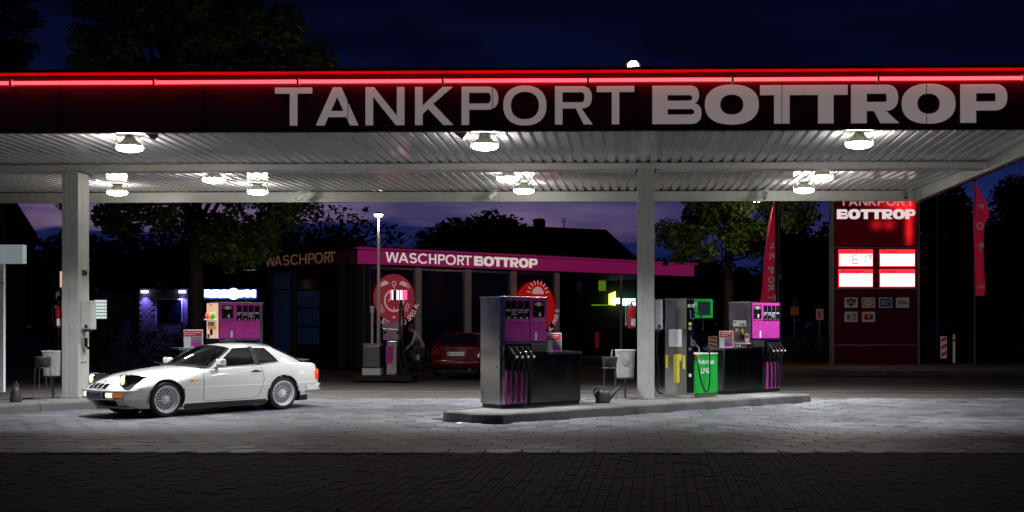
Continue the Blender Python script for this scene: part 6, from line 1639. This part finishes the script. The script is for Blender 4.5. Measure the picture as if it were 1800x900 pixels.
# far shop seen under the hall roof
D = 64; X = lambda px_: (px_ - CX) * D / F; Z = lambda py_: HC + (CY - py_) * D / F
t = thing('far_shop', 'distant lit shop with a green and white sign left of the middle column', 'shop', (X(1060), D, 0)); o_ = X(1060)
b = MB(); b.box(X(985) - o_, X(1122) - o_, .3, 5, 0, Z(478)); b.build('wall', M['house'], t)
b = MB(); b.prism([(X(1070) - o_, Z(535.5)), (X(1082) - o_, Z(537)), (X(1082) - o_, Z(512)), (X(1070) - o_, Z(517))], .0, .2, 'y'); b.build('green_sign', emat('sign_green', (.75, 1, .12), 2.2), t)
b = MB(); b.bbox(X(1074) - o_, X(1091) - o_, -.1, -.02, Z(534), Z(524), .01); b.build('white_sign', emat('sign_pale', (.9, 1, .8), 3), t)
b = MB(); b.bbox(X(1092) - o_, X(1117) - o_, -.1, .1, Z(537), Z(525), .01); b.build('pale_sign', emat('sign_cyan', (.6, .95, 1), 2.5), t)
b = MB(); b.box(X(1052) - o_, X(1065) - o_, .22, .29, Z(511), Z(493)); b.build('green_window', emat('window_green', (.16, .4, .02), .35), t)
b = MB(); b.box(X(1013) - o_, X(1022) - o_, .22, .29, Z(511), Z(495)); b.build('dim_window', M['blue_pane'], t)
b = MB(); b.box(X(1040) - o_, X(1070) - o_, -.1, .0, Z(537), Z(535.5)); b.build('light_strip', emat('strip_green', (.35, .7, .05), .4), t)
t = thing('red_banner', 'narrow red upright banner in the dark left of the middle column', 'banner', (at(1049.5, 612, 56).x, 56, 0))
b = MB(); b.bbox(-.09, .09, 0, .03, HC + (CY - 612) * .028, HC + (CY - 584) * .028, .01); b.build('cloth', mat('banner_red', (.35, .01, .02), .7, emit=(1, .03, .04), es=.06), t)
b = MB(); b.tube([(-.1, .02, 0), (-.1, .02, HC + (CY - 583) * .028)], .02, 6); b.build('pole', M['steel_d'], t)

# ------------------------------------------------------------------ price pylon
D = 43.8; X = lambda px_: (px_ - CX) * D / F; Z = lambda py_: HC + (CY - py_) * D / F
t = thing('price_pylon', 'tall dark red price pylon with four glaring price panels and card logos', 'price sign', (X(1540), D, .0)); o_ = X(1540)
mr = mat('pylon_red', (.13, .005, .009), .30, 0, .1, 1)
x0, x1 = X(1466.5) - o_, X(1612.5) - o_
top_z = Z(322)
M['pylon_frame'] = mat('pylon_frame', (.33, .27, .26), .4)
for a, b_ in ((1462, 1466), (1613, 1617)): b = MB(); b.bbox(X(a) - o_, X(b_) - o_, -.03, .55, .05, top_z, .01); b.build('side_frame', M['pylon_frame'], t)
def pn(z0_, z1_, nm, m_): b_ = MB(); b_.bbox(x0, x1, 0, .5, z0_, z1_, .008); return b_.build(nm, m_, t)
# upper box: backlit red glow where its tubes shine through
up = bpy.data.materials.new('pylon_backlit'); up.use_nodes = True; nt = up.node_tree; N = nt.nodes; L = nt.links; bs = N['Principled BSDF']
bs.inputs['Base Color'].default_value = (.12, .004, .008, 1); bs.inputs['Roughness'].default_value = .35
pn(.07, Z(607.5), 'base_panel', mr); pn(Z(605.5), Z(508.5), 'card_panel', mr); pn(Z(506), Z(436), 'price_field', mr); u_ = pn(Z(434), top_z, 'name_panel', mr)
for z_ in (606.5, 507.3, 435): b = MB(); b.box(x0, x1, -.012, .02, Z(z_) - .02, Z(z_) + .02); b.build('divider', M['pylon_frame'], t)
# tubes shining through the name panel: soft vertical and round glows as a backlit sheet
sh = MB(); nx, nz2 = 40, 32; xa, xb, za, zb_ = x0 + .03, x1 - .03, Z(432), top_z - .03
for j in range(nz2 + 1):
    for i in range(nx + 1): sh.v.append((lerp(xa, xb, i / nx), -.006, lerp(za, zb_, j / nz2)))
sh.f = [(j * (nx + 1) + i, j * (nx + 1) + i + 1, (j + 1) * (nx + 1) + i + 1, (j + 1) * (nx + 1) + i) for j in range(nz2) for i in range(nx)]; sh.sm = [False] * len(sh.f)
so_ = sh.build('backlit_sheet', up, t)
at_ = so_.data.attributes.new('backlight', 'FLOAT', 'POINT')
def gl2(px_, py_):
    g_ = 0
    for cx_, cy_, sx, sy, a in ((1598, 408, 6, 22, .9), (1598, 365, 7, 26, .95), (1541, 395, 9, 8, .45), (1563, 395, 9, 8, .45), (1585, 362, 20, 10, .9), (1560, 358, 30, 8, .35), (1575, 340, 40, 14, .5)):
        g_ += a * math.exp(-((px_ - cx_) / sx) ** 2 - ((py_ - cy_) / sy) ** 2)
    if 1500 < px_ < 1583 and 409 < py_ < 431: g_ *= .04
    return g_ + .015
for i, v in enumerate(so_.data.vertices):
    px_ = CX + (v.co.x + o_) * F / D; py_ = CY - (v.co.z - HC) * F / D; at_.data[i].value = gl2(px_, py_)
an = N.new('ShaderNodeAttribute'); an.attribute_name = 'backlight'
bs.inputs['Emission Color'].default_value = (1, .012, .02, 1); L.new(an.outputs['Fac'], bs.inputs['Emission Strength'])
TPy = plane_T((0, -.012, 0), (1, 0, 0))
for word, pa, pb, y0_, y1_, m_ in (('TANKPORT', 1476, 1609, 361.5, 347, 'pyl_dim'), ('BOTTROP', 1471, 1609, 385, 368, 'pyl_letter')):
    M.setdefault('pyl_dim', mat('pylon_letter_dim', (.5, .35, .35), .5, emit=(1, .5, .5), es=.42)); M.setdefault('pyl_letter', mat('pylon_letter', (.7, .6, .6), .5, emit=(1, .82, .82), es=.75))
    n_ = len(word); ws3 = {'T': 1, 'A': 1.1, 'N': 1.05, 'K': 1, 'P': .95, 'O': 1.15, 'R': 1, 'B': 1.05}; tot = sum(ws3[c_] for c_ in word); x_ = pa
    for c_ in word:
        w_ = ws3[c_] / tot * (pb - pa); big_letter(c_, X(x_) - o_, X(x_ + w_ * (.86 if word[0] == 'T' else .98)) - o_, Z(y0_), Z(y1_) - Z(y0_), .19 if word[0] == 'T' else .42, .16 if word[0] == 'T' else .27, 'letter', M[m_], t, TPy, .01); x_ += w_
M['price_lit'] = emat('price_panel_lit', (1, .86, .88), 1.7); M['price_red'] = emat('price_header_lit', (1, .03, .05), 1.2)
M['seg_dark'] = mat('segment_dark', (.1, .1, .12), .5, emit=(.45, .38, .45), es=.35); M['seg_faint'] = mat('segment_faint', (.3, .3, .3), .5, emit=(1, .85, .88), es=.88)
for (a, b_, y0_, y1_, hd, num, mm) in ((1473.5, 1534, 469, 438.5, 'Super E10', '1619', 'seg_dark'), (1545.5, 1608, 469, 438.5, 'Diesel', '1479', 'seg_faint'), (1473.5, 1534, 505, 473, 'Autogas', '0679', 'seg_faint'), (1545.5, 1608, 505, 473, 'Super', '1679', 'seg_faint')):
    q = MB(); q.bbox(X(a) - o_, X(b_) - o_, -.05, -.002, Z(y0_), Z(y1_), .01); fr = q.build('price_panel', M['price_red'], t)
    q = MB(); q.bbox(X(a + 1.5) - o_, X(b_ - 1) - o_, -.062, -.051, Z(y0_ - 1.5), Z(y1_ + 8), .003); q.build('lit_face', M['price_lit'], fr)
    text(hd, X(a + 40 if len(hd) > 6 else a + 26) - X(a), .13, 'grade_name', mat('header_print', (.25, .01, .02), .5, emit=(.5, .01, .02), es=.5), fr, plane_T((X(a + 4) - o_, -.0515, Z(y1_ + 7)), (1, 0, 0)), .01)
    # seven segment digits
    SEG = {'0': 'abcdef', '1': 'bc', '4': 'fgbc', '6': 'acdefg', '7': 'abc', '9': 'abcfgd'}
    q = MB()
    for k_, dgt in enumerate(num):
        small = k_ == 3; w_, h_ = (.20, .36) if not small else (.12, .18)
        bx0 = X(a + 10) - o_ + k_ * .31; bz0 = Z(y0_ - 5) + (0.17 if small else 0); th = .035; yy_ = (-.0655, -.0625)
        S7 = {'a': (0, w_, h_ - th, h_), 'd': (0, w_, 0, th), 'g': (0, w_, h_ / 2 - th / 2, h_ / 2 + th / 2), 'f': (0, th, h_ / 2 + th / 2 + .004, h_ - th - .004), 'b': (w_ - th, w_, h_ / 2 + th / 2 + .004, h_ - th - .004), 'e': (0, th, th + .004, h_ / 2 - th / 2 - .004), 'c': (w_ - th, w_, th + .004, h_ / 2 - th / 2 - .004)}
        for s_ in SEG[dgt]: xa_, xb_, za_, zb2 = S7[s_]; q.box(bx0 + xa_, bx0 + xb_, yy_[0], yy_[1], bz0 + za_, bz0 + zb2)
    q.build('digits', M[mm], fr)
# payment card logos
def card(px_, py_, kind):
    q_ = MB(); xa_, xb_, za_, zb2 = X(px_ - 11.5) - o_, X(px_ + 11.5) - o_, Z(py_ + 9), Z(py_ - 9); q_.box(xa_, xb_, -.006, -.001, za_, zb2); c_ = q_.build('card_logo', M['card_bg'], t)
    Tc = plane_T(((xa_ + xb_) / 2, -.0065, (za_ + zb2) / 2), (1, 0, 0))
    def rect(x0_, x1_, z0_, z1_, m_, d=.001): r_ = MB(); r_.box(x0_, x1_, z0_, z1_, 0, d, Tc); r_.build('logo_shape', M[m_], c_)
    def disc(cx_, r0, m_, d=.001): r_ = MB(); r_.lathe([(.001, 0), (r0, 0), (r0, d), (.001, d)], 20, Tc @ Matrix.Translation((cx_, 0, 0))); r_.build('logo_shape', M[m_], c_)
    if kind == 'UTA':
        r_ = MB(); r_.prism([(-.19, .12), (0, .16), (.19, .12), (.15, -.05), (0, -.16), (-.15, -.05)], 0, .001, 'z', Tc); r_.build('logo_shape', M['c_brown'], c_); text('UTA', .26, .12, 'logo_text', M['card_bg'], c_, Tc @ Matrix.Translation((-.13, -.06, .0015)), .02)
    elif kind == 'DKV':
        rect(-.21, .21, -.15, .15, 'c_orange'); r_ = MB(); r_.ball((0, 0, 0), .15, 12, (1.15, .85, .01), Tc @ Matrix.Translation((0, 0, .0015))); r_.build('logo_shape', M['card_bg'], c_); text('DKV', .24, .09, 'logo_text', M['black'], c_, Tc @ Matrix.Translation((-.12, -.045, .004)), .02)
    elif kind == 'AMEX':
        rect(-.22, .22, -.16, .16, 'c_blue'); text('AMERICAN\nEXPRESS', .36, .17, 'logo_text', M['card_bg'], c_, Tc @ Matrix.Translation((-.18, -.085, .0015)), .01)
    elif kind == 'VISA': text('VISA', .40, .15, 'logo_text', M['c_navy'], c_, Tc @ Matrix.Translation((-.20, -.075, .001)), .03)
    elif kind == 'EC':
        rect(.02, .20, -.13, .14, 'c_yellow'); rect(-.18, -.02, -.1, .1, 'c_grey'); text('EC', .12, .10, 'logo_text', M['card_bg'], c_, Tc @ Matrix.Translation((.05, -.05, .0015)), .02)
    elif kind == 'MC': disc(-.07, .12, 'c_red'); disc(.07, .12, 'c_orange', .002)
for n_, c_ in (('c_brown', (.10, .04, .02)), ('c_orange', (.75, .22, .03)), ('c_blue', (.02, .12, .35)), ('c_navy', (.01, .015, .08)), ('c_yellow', (.7, .35, .03)), ('c_grey', (.3, .3, .35)), ('c_red', (.6, .02, .02))): M[n_] = mat(n_, c_, .5)
M['card_bg'] = mat('card_white', (.62, .58, .56), .5, emit=(1, .9, .88), es=.02)
for px_, py_, kd in ((1496, 532, 'UTA'), (1526.5, 532, 'DKV'), (1556.5, 532, 'AMEX'), (1586.5, 532, 'VISA'), (1496, 557, 'EC'), (1526.5, 557, 'MC')): card(px_, py_, kd)
b = MB(); b.bbox(x0 - .2, x1 + .2, -.1, .6, .0, .05, .01); b.build('foundation', M['concrete'], t)

# ------------------------------------------------------------------ flags, masts, signs
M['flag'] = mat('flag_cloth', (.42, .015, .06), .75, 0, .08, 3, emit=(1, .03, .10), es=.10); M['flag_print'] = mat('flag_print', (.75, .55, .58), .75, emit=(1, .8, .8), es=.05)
def flag(label, D, px_, pole_top, pole_base, outline, word, wx0, hgt, ppx=None):
    X_ = lambda a: (a - px_) * D / F; Z_ = lambda b_: HC + (CY - b_) * D / F
    t_ = thing('flag', label, 'flag', ((px_ - CX) * D / F, D, 0), 0, 'tall red flags')
    b_ = MB(); b_.tube([(0, 0, 0), (0, 0, Z_(pole_top))], [.035, .022], 8); b_.ball((0, 0, Z_(pole_top)), .05, 8); b_.build('pole', M['pole_grey'], t_)
    n_ = 40; rows = []
    for j in range(n_ + 1):
        f = j / n_; y_ = lerp(outline[0][0], outline[-1][0], f)
        for (ya, la, ra), (yb, lb, rb2) in zip(outline[:-1], outline[1:]):
            if ya <= y_ <= yb: g_ = (y_ - ya) / (yb - ya); l_, r_ = lerp(la, lb, g_), lerp(ra, rb2, g_); break
        rows.append([(X_(lerp(l_, r_, i / 10)), -.05 + .09 * math.sin(i * .9 + f * 7) * min(1, (r_ - l_) / 8), Z_(y_)) for i in range(11)])
    vs, fs = grid_mesh(rows, True); b_ = MB(); b_.add(vs, fs, None, True); b_.add([(a, y_ + .006, c_) for a, y_, c_ in vs], [f[::-1] for f in fs], None, True); fl = b_.build('cloth', M['flag'], t_)
    for ch, (a, b2, c_, d_, rot) in word:
        tt = plane_T((X_(a), -.16, Z_(b2)), (1, 0, 0)) @ Matrix.Rotation(R(rot), 4, 'Z'); text(ch, c_ * D / F, d_ * D / F, 'flag_letter', M['flag_print'], fl, tt, .03)
    return t_
M['pole_grey'] = mat('pole_grey', (.28, .26, .25), .5)
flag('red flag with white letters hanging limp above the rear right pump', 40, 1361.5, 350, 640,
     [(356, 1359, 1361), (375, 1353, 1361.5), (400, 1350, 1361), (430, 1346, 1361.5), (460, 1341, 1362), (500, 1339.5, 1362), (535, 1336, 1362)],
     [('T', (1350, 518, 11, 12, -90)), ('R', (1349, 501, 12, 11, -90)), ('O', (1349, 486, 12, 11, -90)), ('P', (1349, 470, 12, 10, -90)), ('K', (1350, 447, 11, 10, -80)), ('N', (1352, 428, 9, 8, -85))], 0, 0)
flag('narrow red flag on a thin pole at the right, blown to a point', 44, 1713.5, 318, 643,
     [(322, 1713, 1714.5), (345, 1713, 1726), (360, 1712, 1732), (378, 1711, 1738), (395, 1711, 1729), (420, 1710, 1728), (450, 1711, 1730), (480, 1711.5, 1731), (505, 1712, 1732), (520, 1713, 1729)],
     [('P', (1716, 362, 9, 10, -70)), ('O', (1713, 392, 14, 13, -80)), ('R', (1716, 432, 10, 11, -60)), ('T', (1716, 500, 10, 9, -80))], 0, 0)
p = ground(1648, 634); t = thing('lamp_mast', 'plain grey mast right of the price pylon', 'mast', (p.x, p.y, 0))
b = MB(); b.tube([(0, 0, 0), (0, 0, HC + (CY - 300) * p.y / F)], [.07, .05], 10); b.build('pole', M['pole_grey'], t)
b = MB(); b.bbox(-.25, .25, -.12, .12, HC + (CY - 300) * p.y / F, HC + (CY - 300) * p.y / F + .12, .03); b.build('lamp_head', M['steel_d'], t)
t = thing('thin_mast', 'thin brown mast just right of the hanging red flag', 'mast', (at(1371, 600, 42).x, 42, 0))
b = MB(); b.tube([(0, 0, 0), (0, 0, HC + (CY - 340) * 42 / F)], .04, 8); b.build('pole', M['bark'], t)
b = MB(); b.bbox(-.06, .06, -.06, .06, 3.3, 3.5, .01); b.build('clamp', M['steel_d'], t)
def beacon(px_, pyb, pyt, wpx, D, label, flip=False):
    p_ = at(px_, pyb, D); w_ = wpx * D / F; h2 = (pyb - pyt) * D / F
    t_ = thing('guide_beacon', label, 'traffic beacon', (p_.x, D, p_.z), 0, 'red and white guide beacons')
    b_ = MB(); b_.bbox(-w_ / 2, w_ / 2, 0, .05, 0, h2, .015); b_.build('board', M['beacon_white'], t_)
    for k_ in range(3):
        z_ = h2 * (.05 + .33 * k_); s_ = -1 if flip else 1
        q_ = MB(); q_.prism([(-s_ * w_ * .42, z_), (s_ * w_ * .42, z_ + h2 * .14), (s_ * w_ * .42, min(h2 * .98, z_ + h2 * .30)), (-s_ * w_ * .42, z_ + h2 * .16)], -.004, -.001, 'y'); q_.build('red_stripe', M['beacon_red'], t_)
    b_ = MB(); b_.bbox(-w_ * .6, w_ * .6, -.1, .2, -.12, -.005, .02); b_.build('foot', M['rubber'], t_)
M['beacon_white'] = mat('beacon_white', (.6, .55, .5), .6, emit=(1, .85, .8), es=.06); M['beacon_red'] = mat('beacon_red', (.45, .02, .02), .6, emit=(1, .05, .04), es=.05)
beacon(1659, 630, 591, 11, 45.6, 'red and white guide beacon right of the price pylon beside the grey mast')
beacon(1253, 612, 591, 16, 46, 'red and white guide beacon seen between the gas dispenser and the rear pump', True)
t = thing('white_post', 'slim white post right of the guide beacon', 'post', (at(1677, 630, 45.7).x, 45.7, 0))
b = MB(); b.tube([(0, 0, 0), (0, 0, 1.2)], .045, 10); b.ball((0, 0, 1.2), .045, 8); b.build('pole', M['beacon_white'], t)
b = MB(); b.tube([(0, 0, .95), (0, 0, 1.05)], .048, 10); b.build('band', M['beacon_red'], t)
def small_sign(px_, py0, py1, w_, D, m_, label, word=None, wm=None):
    p_ = at(px_, py1, D); ww = w_ * D / F; hh = (py1 - py0) * D / F
    t_ = thing('road_sign', label, 'sign', (p_.x, D, 0))
    b_ = MB(); b_.bbox(-ww / 2, ww / 2, 0, .03, p_.z, p_.z + hh, .01); s_ = b_.build('plate', M[m_], t_)
    b_ = MB(); b_.tube([(0, .04, 0), (0, .04, p_.z + hh + .05)], .03, 8); b_.build('pole', M['steel_d'], t_)
    if word: text(word, ww * .5, hh * .7, 'lettering', M[wm], s_, plane_T((-ww * .25, -.003, p_.z + hh * .15), (1, 0, 0)), .02)
    return t_
M['sign_orange'] = mat('sign_orange', (.5, .14, .02), .6, emit=(1, .25, .03), es=.015); M['sign_white2'] = mat('sign_pale_plate', (.4, .3, .28), .6, emit=(1, .7, .65), es=.03); M['sign_navy'] = mat('sign_navy', (.02, .02, .08), .5)
s_ = small_sign(1397, 539, 554, 14, 50, 'sign_orange', 'small orange sign on a post right of the rear pump')
b = MB(); b.bbox(-.12, .12, 0, .03, HC + (CY - 537) * .025, HC + (CY - 524) * .025, .01); b.build('upper_plate', M['bark'], s_)
s_ = small_sign(1441, 543, 562, 13, 50, 'sign_white2', 'small square reddish pale sign left of the price pylon')
b = MB(); b.box(-.07, .07, -.004, -.001, HC + (CY - 559) * .025, HC + (CY - 547) * .025); b.build('pictogram', M['beacon_red'], s_)
small_sign(102, 511, 527, 14, 45, 'sign_navy', 'dark parking sign with a white P left of the left column', 'P', 'flag_print')
t = thing('vertical_light', 'narrow upright pinkish light left of the left column', 'lamp', (at(107.5, 500, 46).x, 46, 0))
b = MB(); b.tube([(0, 0, HC + (CY - 505) * .023), (0, 0, HC + (CY - 477) * .023)], .05, 8); b.build('tube', emat('tube_pink', (1, .60, .5), .7), t)
b = MB(); b.tube([(0, .02, 0), (0, .02, HC + (CY - 505) * .023)], .03, 6); b.build('post', M['steel_d'], t)
# pale box sign with post at the left edge
D = 24.6; X = lambda px_: (px_ - CX) * D / F; Z = lambda py_: HC + (CY - py_) * D / F
t = thing('box_sign', 'blank pale grey box sign on a slim post cut by the left edge', 'sign', (X(0), D, .15)); o_ = X(0)
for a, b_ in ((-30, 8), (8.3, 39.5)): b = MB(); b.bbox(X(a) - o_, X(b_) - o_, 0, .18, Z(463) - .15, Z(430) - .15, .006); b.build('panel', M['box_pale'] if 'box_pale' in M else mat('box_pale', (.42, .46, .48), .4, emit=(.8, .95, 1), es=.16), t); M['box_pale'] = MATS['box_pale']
b = MB(); b.bbox(X(-3) - o_, X(4) - o_, .05, .14, 0, Z(463) - .15, .008); b.build('post', M['white'], t)
b = MB(); b.tube([(X(3) - o_, .02, Z(497) - .15), (X(8) - o_, -.02, Z(498) - .15)], .02, 6); b.build('knob', mat('brass', (.6, .45, .2), .3, .8), t)

# pale specks of litter and blossom on the paving
random.seed(3)
q = MB()
for k_ in range(150):
    Yq = random.uniform(Y0 + .2, 23.5); Xq = random.uniform(-.45, .42) * Yq + (2.5 if random.random() < .6 else 0)
    if inside((Xq, Yq), ISL_R) or inside((Xq, Yq), ISL_L): continue
    s_ = random.uniform(.006, .016) * (2.6 if k_ < 3 else 1); a = random.random() * 6.3
    T = Matrix.Translation((Xq, Yq, .004)) @ Matrix.Rotation(a, 4, 'Z') @ Matrix.Rotation(.25, 4, 'X')
    q.add([(-s_, -s_ * .6, 0), (s_, -s_ * .5, .003), (s_ * .8, s_ * .7, .008), (-s_ * .7, s_ * .5, .004)], [(0, 1, 2, 3)], T)
tag(q.build('litter_specks', mat('litter_pale', (.6, .58, .52), .7)), 'pale specks of litter and petals scattered over the forecourt paving', 'litter', kind='stuff')
p = ground(807, 745); q = MB(); q.add([(-.045, -.02, .006), (.04, -.025, .01), (.05, .03, .02), (0, .045, .03), (-.04, .03, .012)], [(0, 1, 2, 3, 4)])
tag(q.build('paper_scrap', M['paper'], None, (p.x, p.y, 0)), 'small white scrap of paper lying before the rounded end of the island', 'litter')

# street lamp between the canopy and the green tree, only its two lit glasses show under the rear beam
p = at(1330, 356, 40.5)
t = thing('street_lamp', 'far street lamp whose two small lights show under the rear beam before the green tree', 'street lamp', (p.x + .9, p.y + 1.2, 0))
b = MB(); b.tube([(0, 0, 0), (0, 0, p.z + .25), (-.4, -.6, p.z + .32), (-.9, -1.2, p.z + .14)], [.07, .05, .035, .03], 8); b.build('pole', M['steel_d'], t)
b = MB(); b.bbox(-1.1, -.7, -1.32, -1.12, p.z + .05, p.z + .14, .02); b.build('lamp_head', M['steel_d'], t)
for k_, c_ in ((-.98, (1, .75, .35)), (-.82, (1, .95, .8))):
    b = MB(); b.ball((k_, -1.22, p.z + .035), .035, 8); b.build('lamp_glass', emat('street_glass_%d' % (k_ < -.9), c_, 14), t)
ld = bpy.data.lights.new('street_light', 'POINT'); ld.energy = 75; ld.color = (1, .93, .62); ld.shadow_soft_size = .08
lo = bpy.data.objects.new('street_light', ld); C.objects.link(lo); lo.parent = t; lo.location = (-.9, -1.22, p.z - .06)
